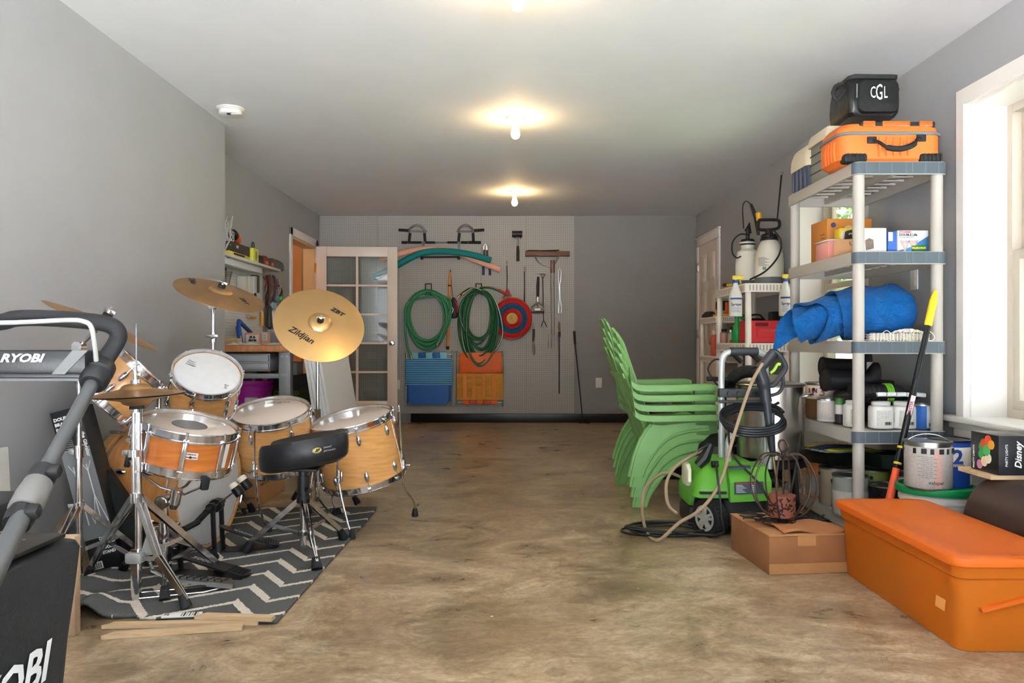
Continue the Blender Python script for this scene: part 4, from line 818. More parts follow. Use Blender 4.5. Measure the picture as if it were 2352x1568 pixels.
t = thing('tool_case', 'yellow edged black tool box lying on the wall shelf', 'box', (SF-.05, 5.98, 1.61)); B().bx((-2.22, SY(521), 1.611), (-2.1, SY(566), 1.638), .003).build('yellow_tray', mat('case_yellow', (222, 200, 70), .5), t); q = B().bx((-2.22, SY(527), 1.638), (-2.105, SY(570), 1.715), .004).build('lid', mat('case_black', (52, 46, 44), .5), t)
text('CAT', .028, white_ink, q, fr((-2.1045, SY(541), 1.683), (1, 0, 0), (0, 1, 0)), bold=.001); B().bx((-2.1, SY(531), 1.617), (-2.0995, SY(556), 1.632)).build('dark_strip', inkm, t)
def drill(name, label, p, cb_, cc, s_=1.0, dirn=(0, -1, .25)):
    t = thing(name, label, 'drill', p); M = fr(p, dirn, (1, 0, 0)) @ S(s_, s_, s_)
    B(M).lathe([(0, -.09), (.02, -.09), (.032, -.08), (.036, -.04), (.036, .01), (.03, .03)], n=20).build('body', cb_, t)
    b = B(M); b.lathe([(.03, .025), (.034, .03), (.033, .075), (.026, .085), (.02, .09)], n=20); b.build('collar', blackp, t); B(M).lathe([(.02, .088), (.018, .11), (.008, .13), (.003, .13), (.003, .17), (0, .17)], n=14).build('chuck', steel, t)
    b = B(M); b.loft([[(x*.7, y*k+.03+o*.4, 0) for x, y in []] for k, o in ()]) if False else b.box((0, -.075, -.055), (.03, .1, .04), bev=.01); b.box((0, -.125, -.05), (.05, .04, .075), bev=.008); b.build('grip', blackp, t)
drill('cordless_drill', 'orange and black cordless drill lying on the black tool box', Vector((-2.16, SY(551), 1.775)), orangep, blackp, 1.15, (.15, -1, .12))
t = thing('stud_finder', 'lime green charger standing on the wall shelf with a looped cord', 'charger', (-2.13, SY(585), 1.61)); B().bx((-2.19, SY(577), 1.611), (-2.1, SY(589), 1.722), .006).build('body', mat('lime_plastic', (206, 214, 62), .4), t); b = B(fr((-2.099, SY(582), 1.66), (1, 0, 0), (0, 1, 0))); b.prism([(.016*cos(k*.35), .04*sin(k*.35)) for k in range(18)], .01); b.build('pouch', mat('grey_pouch', (140, 122, 98), .5), t)
yl = SY(584); B().tube([(-2.14, yl+.028*cos(a)+.03, 1.75+.03*sin(a)) for a in [k*.35-1.2 for k in range(17)]], .004, 6).build('cord_loop', inkm, t)
for i, (a, b_, h, c, lab) in enumerate(((593, 604, .075, blackp, 'dark cordless tool body right of the lime charger'), (606, 617, .085, mat('dark_red_tool', (120, 42, 34), .5), 'orange and black tool in the middle of the shelf row'), (619, 650, .085, mat('grey_black_tool', (70, 70, 70), .5), 'grey and black cordless tool at the far end of the shelf'))):
    t = thing('cordless_tool', lab, 'tool', (-2.13, SY((a+b_)/2), 1.61), group='cordless tools on the wall shelf'); y0, y1 = SY(a), SY(b_)
    b = B(); b.loft([[(-2.15+x*k, (y0+y1)/2+y*k, z) for x, y in rrect(.09, y1-y0, .025, 4)] for k, z in ((1, 1.611), (1, 1.611+h*.5), (.9, 1.611+h*.8), (.6, 1.611+h))]); b.build('body', c, t)
    if i: B().bx((-2.108, y0+.01, 1.62), (-2.1, y0+.06, 1.65), .003).build('orange_trim', orangep, t)
# hanging hardware
PW = xw+.014
def WY(px): return -PW*FPX/(1176-px)
def WZ(py, y): return CAMH-(py-784)*y/FPX
first = None
for k in range(10):
    y = 5.98; f = k/9; L_ = .17-.1*f; yy = WY(536)+.0; z = WZ(628, 6.3)-.017*k
    if first is None:
        first = thing('wrench', '', 'wrench', (PW+.03, 6.02, z), group='combination wrenches on the white pegboard'); b = B(T(PW+.03, 6.02, z)); b.bar((0, .02, 0), (0, .2, 0), .004, .009); b.build('shaft', steel, first)
        for yq in (.01, .21): B(T(PW+.03, 6.02, z)).prism([(.0+.012*cos(a*.785), yq+.012*sin(a*.785)) for a in range(8)], .006, RY(90) @ T(0, 0, 0)).build('jaw', steel, first) if False else B(T(PW+.03, 6.02+yq, z)).cyl((-.003, 0, 0), (.003, 0, 0), .011, n=10).build('jaw', steel, first)
        o = first
    else: o = dup(first); o.location.z = z
    o.scale = (1, 1-.05*k, 1); o['label'] = 'steel combination wrench, number %s from the top of its rack' % ('one two three four five six seven eight nine ten'.split()[k])
o = B().bx((PW, 6.06, WZ(625, 6.3)-.19), (PW+.02, 6.15, WZ(625, 6.3)+.02), .002).build('wrench_rack', blackp); tag(o, 'black rack holding the fan of wrenches on the pegboard', 'tool rack')
cols = ((212, 212, 204), (196, 200, 180), (224, 220, 196), (206, 210, 212), (222, 222, 216), (190, 194, 196))
for k in range(6):
    y = 6.42+.055*k; z = WZ(634, y); o = B().bx((PW+.004, y, z-.145), (PW+.075, y+.012, z), .002).build('hardware_packet', mat('packet_%d' % k, cols[k], .3)); tag(o, ['first pale hardware packet beside the wrenches', 'second hardware packet from the wrenches, greenish', 'third hardware packet, cream colored', 'fourth hardware packet, bluish grey', 'fifth hardware packet, bright white', 'sixth hardware packet, next to the dark card'][k], 'packet', 'hardware packets on pegs')
o = B().bx((PW+.003, 6.77, WZ(672, 6.8)), (PW+.06, 6.83, WZ(632, 6.8)), .003).build('dark_card_pack', mat('dark_green_card', (78, 80, 70), .5)); tag(o, 'dark green card pack right of the pale packets', 'packet')
for k in range(5):
    y = 6.5+.07*k; z = WZ(673, y); o = B().bx((PW+.004, y, z-.1), (PW+.04, y+.03, z), .002).build('blister_card', paper if k % 2 else inkm); tag(o, ['black blister card hanging lowest on the left', 'white blister card second from left under the packets', 'black blister card in the middle under the packets', 'white blister card fourth from left under the packets', 'black blister card rightmost under the packets'][k], 'packet', 'blister cards under the packets')
strapc = (((150, 30, 34), 600, 636, 662, .02), ((70, 34, 30), 605, 632, 700, .03), ((120, 88, 76), 612, 630, 690, .03), ((96, 66, 60), 619, 632, 695, .03), ((110, 74, 130), 624, 634, 680, .022), ((160, 140, 120), 632, 640, 676, .025), ((60, 52, 66), 636, 655, 684, .03))
for k, (c, px, y0, y1, w) in enumerate(strapc):
    y = WY(px); pts = [(PW+.02+.01*(k % 2), y, WZ(y0, y)), (PW+.045, y+.01, WZ(y0*.6+y1*.4, y)), (PW+.035, y-.005, WZ(y0*.2+y1*.8, y)), (PW+.03, y, WZ(y1, y))]
    bb = B(); rr_ = random.Random(k)
    for j in range(5): bb.tube(spl([Vector(p)+Vector((rr_.uniform(-.4, .4)*w, rr_.uniform(-.7, .7)*w*(.4+.3*i_), rr_.uniform(-.01, .01)*i_)) for i_, p in enumerate(pts)], 4), w*.17, 6)
    o = bb.build('hanging_strap', mat('strap_%d' % k, c, .7, noise=.3, nscale=30)); tag(o, ['short dark red strap hanging on the pegboard', 'long maroon strap bundle on the pegboard', 'brown cord bundle beside the maroon straps', 'grey brown cord bundle in the middle of the cords', 'purple cord hanging among brown ones', 'tan cord hanging right of the purple cord', 'dark tangled cord at the right pegboard edge'][k], 'strap', 'straps and cords on the pegboard')
for k, (px, y0, y1, w, c, lab) in enumerate(((638, 676, 694, .05, (110, 190, 92), 'bright green packet at the right end of the pegboard'), (628, 678, 695, .06, (92, 150, 168), 'teal blue packet below the purple cord'), (620, 693, 712, .07, (150, 196, 210), 'light blue plastic bag under the cords'), (622, 712, 748, .09, (226, 222, 210), 'white hanging bag with yellow mark near bench'), (612, 702, 756, .04, (70, 66, 64), 'black and silver tool bundle hanging over the brown carton'))):
    y = WY(px); b = B(); z0, z1 = WZ(y1, y), WZ(y0, y); b.loft([[(PW+.03+xx*q_, y+yy*q_, z) for xx, yy in rrect(.04, w*2.2, .018, 3)] for q_, z in ((.4, z0), (1, z0+.02), (.9, (z0+z1)/2), (.7, z1-.01), (.3, z1))]); o = b.build('plastic_bag', mat('bag_%d' % k, c, .35, noise=.2, nscale=30)); tag(o, lab, 'bag')
o = B(fr((PW+.06, WY(622), WZ(737, 7.2)), (1, -.6, 0))).tor((0, 0, 0), .035, .014).build('tape_roll', paper); tag(o, 'white tape roll hanging near the big cymbal', 'tape')
y = WY(597); o = B().tube([(PW+.02, y, WZ(715, y)), (PW+.02, y, WZ(748, y))], .014, 10).build('putty_knife', mat('amber_handle', (226, 160, 50), .4)); tag(o, 'amber handled knife hanging below the cymbal edge', 'tool')
y = WY(575); o = B().tube([(PW+.02, y-.1, WZ(727, y)), (PW+.02, y+.06, WZ(728, y))], .016, 10).build('hand_plane', mat('tan_handle', (206, 160, 116), .5)); tag(o, 'tan wooden handled tool hung sideways on the pegboard', 'tool')
for k in range(4): y = 5.98+.05*k; z = WZ(722, y); o = B().tube([(PW+.01, y, z), (PW+.012, y, z-.1+.012*k), (PW+.03, y+.02, z-.105+.012*k)], .003, 6).build('hex_key', steel); tag(o, ['longest hex key, leftmost on the pegboard', 'second hex key from the left', 'third hex key from the left', 'shortest hex key, rightmost of its row'][k], 'hex key', 'hex keys low on the pegboard')
# on the bench top
zb = .934
t = thing('caulk_gun', 'blue caulking gun leaning on the pegboard behind the printed carton', 'caulking gun', (-2.1, 6.2, zb)); b = B(); b.tube([(-2.13, 6.12, zb+.005), (-2.17, 6.18, zb+.14)], .022, 10); b.tube([(-2.17, 6.18, zb+.14), (-2.18, 6.22, zb+.19), (-2.18, 6.5, zb+.1)], .018, 8); b.build('frame', bluep, t); b = B(); b.cyl((-2.12, 6.11, zb+.01), (-2.16, 6.17, zb+.14), .008, n=8); b.build('rod', steel, t)
t = thing('printed_carton', 'small pink bordered carton with handwriting standing on the bench', 'box', (-2.03, 6.2, zb)); q = B().bx((P(562, 0, 6.2).x, 6.2, zb), (P(598, 0, 6.2).x, 6.3, zb+.095), .002).build('carton', mat('pink_border_card', (206, 150, 124), .6), t)
B().bx((P(565, 0, 6.2).x, 6.198, zb+.012), (P(594, 0, 6.2).x, 6.2, zb+.08)).build('white_face', paper, q); text('M A', .026, inkm, q, T(P(580, 0, 6.2).x, 6.197, zb+.06) @ RX(90), bold=.002); text('Apple', .026, inkm, q, T(P(580, 0, 6.2).x, 6.197, zb+.036) @ RX(90), bold=.002)
t = thing('printed_carton', 'narrow tan carton with white text panel right of the handwritten one', 'box', (-1.95, 6.2, zb)); q = B().bx((P(599, 0, 6.2).x, 6.21, zb), (P(614, 0, 6.2).x, 6.28, zb+.1), .002).build('carton', mat('tan_card', (206, 160, 128), .6), t); B().bx((P(601, 0, 6.2).x, 6.208, zb+.035), (P(613, 0, 6.2).x, 6.21, zb+.095)).build('white_face', paper, q)
for k in range(4): text('XHXHXHXH', .012, inkm, q, T(P(607, 0, 6.2).x, 6.2075, zb+.085-k*.013) @ RX(90), xs=.6) if False else None
b = B()
for k in range(4): b.bx((P(602, 0, 6.2).x, 6.207, zb+.084-k*.013), (P(612, 0, 6.2).x-.004*(k % 2), 6.208, zb+.088-k*.013))
b.build('text_lines', mat('grey_ink2', (120, 118, 120), .6), q)
o = B().bx((P(614, 0, 6.6).x, 6.6, zb), (P(655, 0, 6.6).x, 6.8, zb+.13), .006).build('grey_bin', mat('blue_grey_bin', (140, 146, 158), .5)); tag(o, 'blue grey plastic bin on the bench behind the big cymbal', 'bin')
b = B(); x0, x1 = P(513, 0, 5.9).x, P(545, 0, 5.9).x; b.bx((x0, 5.9, zb), (x1, 6.0, zb+.05), .003); q = b.build('sorting_tray', mat('tan_tray', (204, 184, 140), .5)); tag(q, 'tan sorting tray on the bench by the wall corner', 'tray')
rr_ = random.Random(11)
for k, (px, Y, c) in enumerate(((518, 5.7, (190, 160, 160)), (540, 5.66, (220, 216, 220)), (556, 5.8, (214, 216, 220)), (578, 5.8, (226, 226, 228)), (628, 6.0, (206, 206, 214)), (643, 6.1, (214, 210, 220)))):
    x = P(px, 0, Y).x; M = T(x, Y, zb); b = B(M); b.grid(lambda u, v: Vector(((u-.5)*.12, (v-.5)*.09, .002+.022*rr_.random()*sin(pi*u)*sin(pi*v))), 7, 6); o = b.build('clear_packet', mat('crinkled_film_%d' % k, c, .2), solid=.002); tag(o, ['reddish clear packet leftmost on the bench', 'clear packet second from left on the bench', 'clear packet in front of the caulking gun', 'clear packet in front of the handwritten carton', 'clear packet left of the cymbal edge', 'clear packet partly hidden by the big cymbal'][k], 'packet', 'clear packets on the bench top')
# ================================================================ THINGS ON THE BACK WALL
def W(zx, zy, off=.02): return P(860+zx/3.074, 480+zy/3.074, pgf-off)
K = 1/3.074/FPX*pgf          # metres per unit of the wall sketch
graym = mat('grey_powder_steel', (128, 126, 122), .4, .4)
darkm = mat('black_iron', (38, 36, 36), .5, .5)
t = thing('pull_up_bar', 'black padded doorway pull-up bar hung above the foam noodles', 'exercise bar', W(470, 240))
B().tube([W(250, 236, .03), W(700, 236, .03)], 6*K, 10).build('bar', graym, t)
for a, b_, r in ((192, 232, 10), (236, 332, 9), (360, 428, 8), (515, 585, 8), (612, 660, 9), (664, 752, 10)): B().tube([W(a, 235, .03), W(b_, 236, .03)], r*K, 12).build('foam_grip', foam, t)
for xa, xb, g0, g1 in ((250, 352, 172, 240), (598, 694, 776, 705)):
    b = B(); b.tube(spl([W(xa-4, 165, .03), W(xa, 140, .05), W((xa+xb)/2-20, 118, .08), W((xa+xb)/2+10, 114, .08), W(xb-2, 140, .05), W(xb+4, 165, .03)], 6), 8*K, 10); b.tube([W(xa-18, 156, .03), W(xb+18, 157, .03)], 7*K, 10); b.build('arch', graym, t)
    for x in (xa, xb): B().tube([W(x+2, 170, .03), W(x-(4 if x == xa else -6), 228, .03)], 9.5*K, 12).build('foam_grip', foam, t)
    B().tube([W(g0, 147, .04), W(g1, 152, .04)], 10*K, 12).build('foam_grip', foam, t)
for x, y1 in ((346, 266), (598, 290)): B().tube([W(x, 240, .03), W(x, y1, .012)], 7*K, 8).build('hook', graym, t)
o = B().tube(spl([W(40, 352, .035), W(160, 318, .037), (W(300, 287, .037)), W(450, 284, .037), W(600, 312, .037), W(720, 362, .037), W(888, 428, .037)], 8), 21*K, 18).build('foam_noodle', mat('pink_foam', (226, 168, 144), .8)); tag(o, 'faded pink foam noodle behind the teal one', 'pool noodle')
o = B().tube(spl([W(-8, 482, .06), W(75, 440, .06), W(160, 396, .08), W(300, 322, .1), W(420, 298, .1), W(560, 302, .1), W(700, 326, .1), W(822, 362, .1)], 8), 22*K, 18).build('foam_noodle', mat('teal_foam', (8, 122, 122), .8)); tag(o, 'teal foam noodle bent in an arc over a black bracket', 'pool noodle')
t = thing('wall_bracket', 'black bar bracket carrying the foam noodles', 'bracket', W(465, 345)); B().tube([W(330, 340, .14), W(600, 338, .14)], 6*K, 10).build('bar', darkm, t)
for x in (335, 595): b = B(); b.tube([W(x, 340, .0), W(x, 340, .14)], 5*K, 8); b.sph(W(x, 346, .14), 12*K, n=12); b.build('arm', darkm, t)
t = thing('bolt_cutter', 'bolt cutter with blue handle ends hanging behind the noodles', 'tool', W(790, 350))
b = B()
for s_ in (-1, 1): b.tube([W(783+s_*3, 240, .02), W(783+s_*14, 262, .02), W(783+s_*12, 290, .02)], [4*K, 9*K, 7*K], 8)
b.build('jaws', steel, t)
for s_ in (-1, 1): q = B().tube([W(785+s_*10, 285, .02), W(785+s_*10, 320, .02), W(792+s_*22, 400, .02)], 7*K, 8).build('arm', blackp, t); B().tube([W(792+s_*22, 398, .02), W(793+s_*23, 466, .02)], 8.5*K, 10).build('grip', mat('navy_grip', (34, 34, 92), .5), t)
t = thing('rubber_mallet', 'black headed mallet hanging above the wooden ledge', 'mallet', W(1010, 260)); b = B(); b.tube([W(972, 177, .04), W(1043, 177, .04)], 23*K, 18); b.build('head', blackp, t); B().tube([W(1010, 195, .04), W(1012, 262, .03)], 8*K, 10).build('shaft', steel, t); B().tube([W(1012, 260, .03), W(1013, 300, .03), W(1013, 368, .03)], [8*K, 11*K, 11*K], 12).build('grip', blackp, t)
for x in (992, 1032): B().tube([W(x, 205, 0), W(x, 207, .05), W(x, 190, .06)], 2.5*K, 6).build('peg_hook', darkm, t)
t = thing('wooden_ledge', 'brown wooden ledge with chain on the pegboard', 'shelf', W(1220, 330)); o = B().bx(W(1065, 330, .09), W(1376, 303, .0), .004).build('ledge_board', mat('walnut_ledge', (112, 78, 62), .6, noise=.25, stretch=(1, 8, 8)), t)
for k in range(4): o = B().tube([W(1068+k*6, 298-k*2, .03+.014*k), W(1305-k*10, 290+k*2, .03+.014*k)], 3.5*K, 6).build('skewer', darkm); tag(o, ['rearmost black skewer lying on the wooden ledge', 'second black skewer from the wall on the ledge', 'third black skewer from the wall on the ledge', 'front black skewer lying on the wooden ledge'][k], 'skewer', 'black skewers on the ledge')
b = B(); cp = spl([W(1130, 322, .1), W(1150, 365, .06), W(1195, 400, .03), W(1230, 408, .03), W(1275, 385, .04), W(1310, 322, .1)], 5)
for k, p in enumerate(cp[:-1]): d = cp[k+1]-p; b.tube([p+d*.5+(d*.75*cos(a)+d.cross(Vector((0, 1, 0)) if k % 2 else Vector((.3, 1, .3))).normalized()*.006*sin(a)) for a in [2*pi*i/10 for i in range(10)]], .002, 5, closed=True)
o = b.build('chain', steel); tag(o, 'steel chain swagged below the wooden ledge', 'chain')
t = thing('orange_pole', 'tapered orange pole hanging between the two garden hoses', 'pole', W(525, 990)); B().tube([W(535, 445, .03), W(530, 540, .03), W(518, 970, .03)], [5*K, 9*K, 10*K], 12).build('shaft', mat('orange_pole_paint', (214, 130, 34), .4), t); B().tube([W(518, 968, .03), W(518, 992, .03)], 11*K, 10).build('end_cap', blackp, t); B().tube([W(530, 535, .03), W(530, 545, .03)], 10.5*K, 10).build('band', blackp, t); B().tube([W(537, 430, .0), W(537, 440, .03), W(536, 450, .03)], 3*K, 6).build('wrist_loop', darkm, t)
t = thing('drawstring_bag', 'small black drawstring bag with red trim beside the orange pole', 'bag', W(565, 770)); b = B(); b.loft([[W(x0+x*w, y, .05+.03*yy) for x, yy in arc((0, 0), 1, 0, 360, 15)[:-1]] for x0, y, w in ((556, 622, 6), (560, 640, 18), (565, 690, 27), (563, 740, 30), (562, 765, 24), (562, 772, 8))]); b.build('bag_body', nyl, t)
b = B(); b.tube([W(553, 618, .05), W(545, 545, .03), W(538, 440, .03)], 2*K, 5); b.build('cord', inkm, t); B().tube(spl([W(566, 640, .085), W(582, 680, .085), W(584, 730, .08)], 4), 5*K, 6).build('red_trim', redp, t); B().tube(spl([W(545, 690, .085), W(556, 712, .088), W(545, 735, .085)], 4), 4*K, 6).build('white_trim', whitep, t)
def hook(label, x):
    t = thing('hose_hook', label, 'hook', W(x, 560)); b = B(); b.tube([W(x-22, 568, .10), W(x-22, 527, .02), W(x+20, 527, .02), W(x+20, 568, .10)], 3.2*K, 8); b.build('wire_frame', darkm, t)
    b = B(); b.tube(spl([W(x-22, 566, .0), W(x-20, 604, .08), W(x-20, 600, .15)], 5), 3*K, 8); b.tube(spl([W(x+20, 566, .0), W(x+20, 604, .08), W(x+20, 600, .15)], 5), 3*K, 8); b.tube([W(x-20, 590, .14), W(x+20, 590, .14)], 3*K, 8); b.build('prongs', darkm, t)
hook('black wire hook holding the left light green hose', 382); hook('black wire hook holding the right dark green hose', 738)
def hose(label, x, top, w, h, n, m, r, seed, tails, stripe=None, jit=.12):
    rn = random.Random(seed); t = thing('garden_hose', label, 'hose', W(x, top+h)); pts = []
    ws = [w*(1+rn.uniform(-jit, .06)) for k in range(n+1)]; hs = [h*(1+rn.uniform(-.22 if jit < .15 else -jit*1.1, .02)) for k in range(n+1)]; xs = [rn.uniform(-12, 12) for k in range(n+1)]; ds = [.035+.085*((k*3) % n)/n for k in range(n+1)]; ts = [rn.uniform(0, 26) for k in range(n+1)]
    N = 40
    for i in range(n*N+1):
        k, f = divmod(i/N, 1); k = int(k); k1 = min(k+1, n); L_ = lambda a: a[k]*(1-f)+a[k1]*f; th = 2*pi*f
        pts.append(W(x+L_(xs)+L_(ws)*sin(th)*(1+.1*cos(th)), top+L_(ts)+L_(hs)*(1-cos(th))/2, L_(ds)+.012*sin(th*2+k)))
    pts = spl([W(*q) for q in tails[0]]+[pts[3]], 8)[:-1]+pts[3:-3]+spl([pts[-3]]+[W(*q) for q in tails[1]], 8)
    B().tube(pts, r, 10).build('hose_tube', m, t)
    if stripe: B().tube([p+Vector((.002, -r*.72, .003)) for p in pts], r*.42, 6).build('white_stripe', stripe, t)
    for e, f in ((pts[0], pts[2]), (pts[-1], pts[-3])): d = (e-f).normalized(); B().cyl(e-d*.01, e+d*.035, r*1.25, n=12).build('coupling', mat('brass', (176, 140, 78), .35, 1), t)
    return t
hose('light green garden hose coiled on the left hook', 372, 572, 152, 410, 12, mat('light_green_hose', (40, 128, 84), .4), 7.5*K, 4, (((258, 1040, .09), (232, 960, .1), (218, 820, .1), (240, 660, .09)), ((530, 640, .1), (515, 800, .12), (470, 900, .13), (450, 945, .13))), None, .2)
t = hose('dark green garden hose with pale stripe coiled on the right hook', 742, 568, 148, 600, 12, mat('dark_green_hose', (14, 86, 44), .35), 7*K, 9, (((602, 612, .1), (640, 580, .1), (690, 562, .1)), ((760, 556, .1), (830, 560, .1), (890, 585, .1), (930, 602, .08))), None, .5)
hose('pale striped green hose hung together with the dark one', 752, 566, 128, 560, 3, mat('mid_green_hose', (26, 100, 56), .35), 6.5*K, 21, (((640, 590, .13), (680, 566, .13), (720, 560, .13)), ((800, 580, .14), (870, 690, .14), (905, 860, .14), (880, 960, .14), (840, 1010, .12))), mat('hose_stripe', (206, 214, 200), .5), .1)
B().tube([W(874, 572, .1), W(932, 604, .08)], 10*K, 10).build('red_sleeve', redp, t)
# folded beach chairs hung on the pegboard
def chair(label, x0, x1, y0, y1, fabric):
    t = thing('folding_chair', label, 'chair', W((x0+x1)/2, y1, .05)); b = B()
    for x in (x0, x1):
        for o_ in (.02, .055): b.tube([W(x+4*(o_ > .03), y0+(20 if o_ > .03 else 0), o_), W(x, y1, o_)], 5.5*K, 10)
    for y in (y0+25, y1-25): b.tube([W(x0, y, .03), W(x1, y, .03)], 5*K, 8)
    b.build('frame', mat('aluminium', (176, 176, 172), .35, 1), t); fabric(t); return t
cy = mat('light_cyan_web', (120, 190, 206), .6); bl = mat('strong_blue_web', (22, 96, 172), .6)
def blue_f(t):
    b = B()
    for k in range(15): y = 1052+k*13; b.bx(W(219, y+6, .075+.006*(k % 2)), W(552, y, .068+.006*(k % 2)), .002)
    b.build('light_straps', cy, t)
    b = B()
    for k in range(15): y = 1058+k*13; b.bx(W(221, y+7.5, .074), W(550, y, .066), .002)
    for x in (221, 532):
        for k in range(24): b.bx(W(x, 1240+k*5.6+3, .06), W(x+20, 1240+k*5.6, .05))
    b.build('dark_straps', bl, t)
    for k in range(5): B().bx(W(262+k*50, 1056, .07), W(311+k*50, 1012, .05), .006).build('headrest_panel', (cy, bl)[k % 2], t)
    b = B(); M = fr(W(384, 1310, .075), (0, -1, 0), (1, 0, 0)); w, h = 292*K, 140*K; b.prism([(-w/2, h/2), (w/2, h/2), (w/2, -h/2+.06)]+[(w/2-.06+.06*sin(a), -h/2+.06-.06*cos(a)+.0) for a in (1.2, .8, .4, 0)]+[(-w/2+.06-.06*sin(a), -h/2+.06-.06*cos(a)) for a in (0, .4, .8, 1.2)]+[(-w/2, -h/2+.06)], .05, M, .97); b.build('seat_pad', mat('blue_vinyl', (20, 92, 176), .4, bump=.15, bscale=14), t)
chair('folded blue striped beach chair hanging under the left hose', 222, 547, 1000, 1388, blue_f)
ye = mat('yellow_web', (226, 156, 42), .6, noise=.15, nscale=60); og = mat('orange_web', (222, 96, 22), .5)
def org_f(t):
    B().bx(W(600, 1158, .08), W(900, 1012, .05), .006).build('headrest_panel', og, t)
    b = B()
    for k in range(24): y = 1160+k*7.8; b.bx(W(580, y+6.4, .075+.005*(k % 2)), W(910, y, .066+.005*(k % 2)), .0015)
    for x in (580, 892):
        for k in range(20): b.bx(W(x, 1045+k*5.6+3.4, .06), W(x+18, 1045+k*5.6, .05))
    b.build('straps', ye, t)
    b = B()
    for x in (625, 690, 760, 830): b.bx(W(x, 1345, .082), W(x+26, 1160, .078))
    b.build('cross_straps', mat('amber_web', (214, 130, 40), .6), t)
    for k in range(5): B().bx(W(620+k*50, 1378, .075), W(669+k*50, 1347, .05), .006).build('seat_panel', og if k % 2 == 0 else mat('deep_orange_web', (206, 72, 20), .5), t)
chair('folded orange and yellow beach chair hanging under the right hose', 583, 905, 1000, 1390, org_f)
# round rope target
def ring_mat():
    m = bpy.data.materials.new('rope_target'); m.use_nodes = True; nt = m.node_tree; b = nt.nodes['Principled BSDF']; L = nt.links.new
    tc = nd(nt, 'ShaderNodeTexCoord'); sx_ = nd(nt, 'ShaderNodeSeparateXYZ'); L(tc.outputs['Object'], sx_.inputs[0]); cx = nd(nt, 'ShaderNodeCombineXYZ'); L(sx_.outputs[0], cx.inputs[0]); L(sx_.outputs[2], cx.inputs[1])
    ln = nd(nt, 'ShaderNodeVectorMath', operation='LENGTH'); L(cx.outputs[0], ln.inputs[0]); dv = nd(nt, 'ShaderNodeMath', operation='DIVIDE', i_1=.24); L(ln.outputs['Value'], dv.inputs[0])
    r = nd(nt, 'ShaderNodeValToRGB'); r.color_ramp.interpolation = 'CONSTANT'; e = r.color_ramp.elements; e[0].color = lin(226, 190, 120); e[1].position = .27; e[1].color = lin(200, 40, 32)
    for p, c in ((.5, (18, 96, 146)), (.74, (206, 36, 30)), (.985, (190, 120, 96))): q = e.new(p); q.color = lin(*c)
    L(dv.outputs[0], r.inputs[0]); wv = nd(nt, 'ShaderNodeTexNoise', i_Scale=90); L(tc.outputs['Object'], wv.inputs[0]); mm = nd(nt, 'ShaderNodeMapRange', i_3=.55, i_4=1.3); L(wv.outputs[0], mm.inputs[0]); sc = nd(nt, 'ShaderNodeVectorMath', operation='SCALE'); L(r.outputs[0], sc.inputs[0]); L(mm.outputs[0], sc.inputs['Scale']); L(sc.outputs[0], b.inputs['Base Color']); b.inputs['Roughness'].default_value = .8; return m
tc_ = W(972, 772, .05); t = thing('rope_target', 'round red and blue coiled rope target with straw center', 'target', tc_)
b = B(fr(tc_, (-.1, -1, .02), (1, 0, 0)) @ S(.97, 1.03, 1)); pr = [(0, .022)]
for k in range(16): r0 = .015*k+.0005; pr += [(r0+.0012, .012), (r0+.004, .021), (r0+.0075, .023), (r0+.011, .021), (r0+.0138, .012)]
b.lathe(pr+[(.243, 0), (.235, -.012), (0, -.012)], n=96); b.build('rope_disc', ring_mat(), t)
b = B(); b.tube(spl([W(905, 630, .04), W(925, 600, .04), W(932, 575, .04), W(942, 570, .04), W(952, 590, .04), W(968, 618, .04)], 5), 6*K, 8); b.build('hanging_loop', redp, t)
def wire(*pts): return [W(*q) if len(q) == 3 else W(q[0], q[1], .02) for q in pts]
for i, (x, y0, y1, lab) in enumerate(((935, 400, 572, 'black strap hanging above the rope target'), (1058, 440, 668, 'longer black strap tucked behind the rope target'))):
    t = thing('tie_down_strap', lab, 'strap', W(x, y1)); B().tube(wire((x, y0), (x+2, (y0+y1)/2), (x, y1)), [6*K, 7*K, 5*K if i == 0 else 10*K], 8, flat=.5).build('webbing', inkm, t); B().tube(spl(wire((x-6, y0-18), (x, y0-32), (x+6, y0-20), (x, y0+4)), 5), 2.5*K, 6).build('hook', steel, t)
t = thing('grill_brush', 'black handled grill brush with wide wire head', 'brush', W(1150, 730)); B().tube(wire((1156, 478), (1154, 540), (1153, 620)), [8*K, 11*K, 9*K], 12).build('handle', blackp, t); b = B(); b.tube(wire((1153, 620), (1153, 655)), 6*K, 8); b.tube(wire((1153, 655), (1108, 694)), 5*K, 6); b.tube(wire((1153, 655), (1196, 690)), 5*K, 6); b.tube(wire((1153, 655), (1153, 700)), 5*K, 6); b.build('neck', steel, t)
b = B(); b.bx(W(1104, 722, .05), W(1200, 696, .005), .003); b.build('head', mat('dull_steel', (120, 112, 104), .5, .8), t); b = B()
for k in range(24): b.cyl(W(1107+k*3.9, 716, .028), W(1106+k*4, 738, .03), 1.6*K, n=4)
b.build('bristles', darkm, t); B().bx(W(1132, 716, .054), W(1172, 700, .05)).build('label', paper, t)
t = thing('toasting_fork', 'black two prong fork with triangular handle loop', 'fork', W(1190, 830)); b = B(); b.tube(wire((1188, 486), (1171, 462), (1206, 462), (1188, 486)), 3*K, 6); b.build('handle_loop', darkm, t); b = B(); b.tube(wire((1188, 486), (1194, 790)), 3*K, 6); b.tube(wire((1178, 830), (1188, 795), (1194, 788), (1204, 800), (1216, 832)), 3*K, 6); b.build('fork_wire', darkm, t)
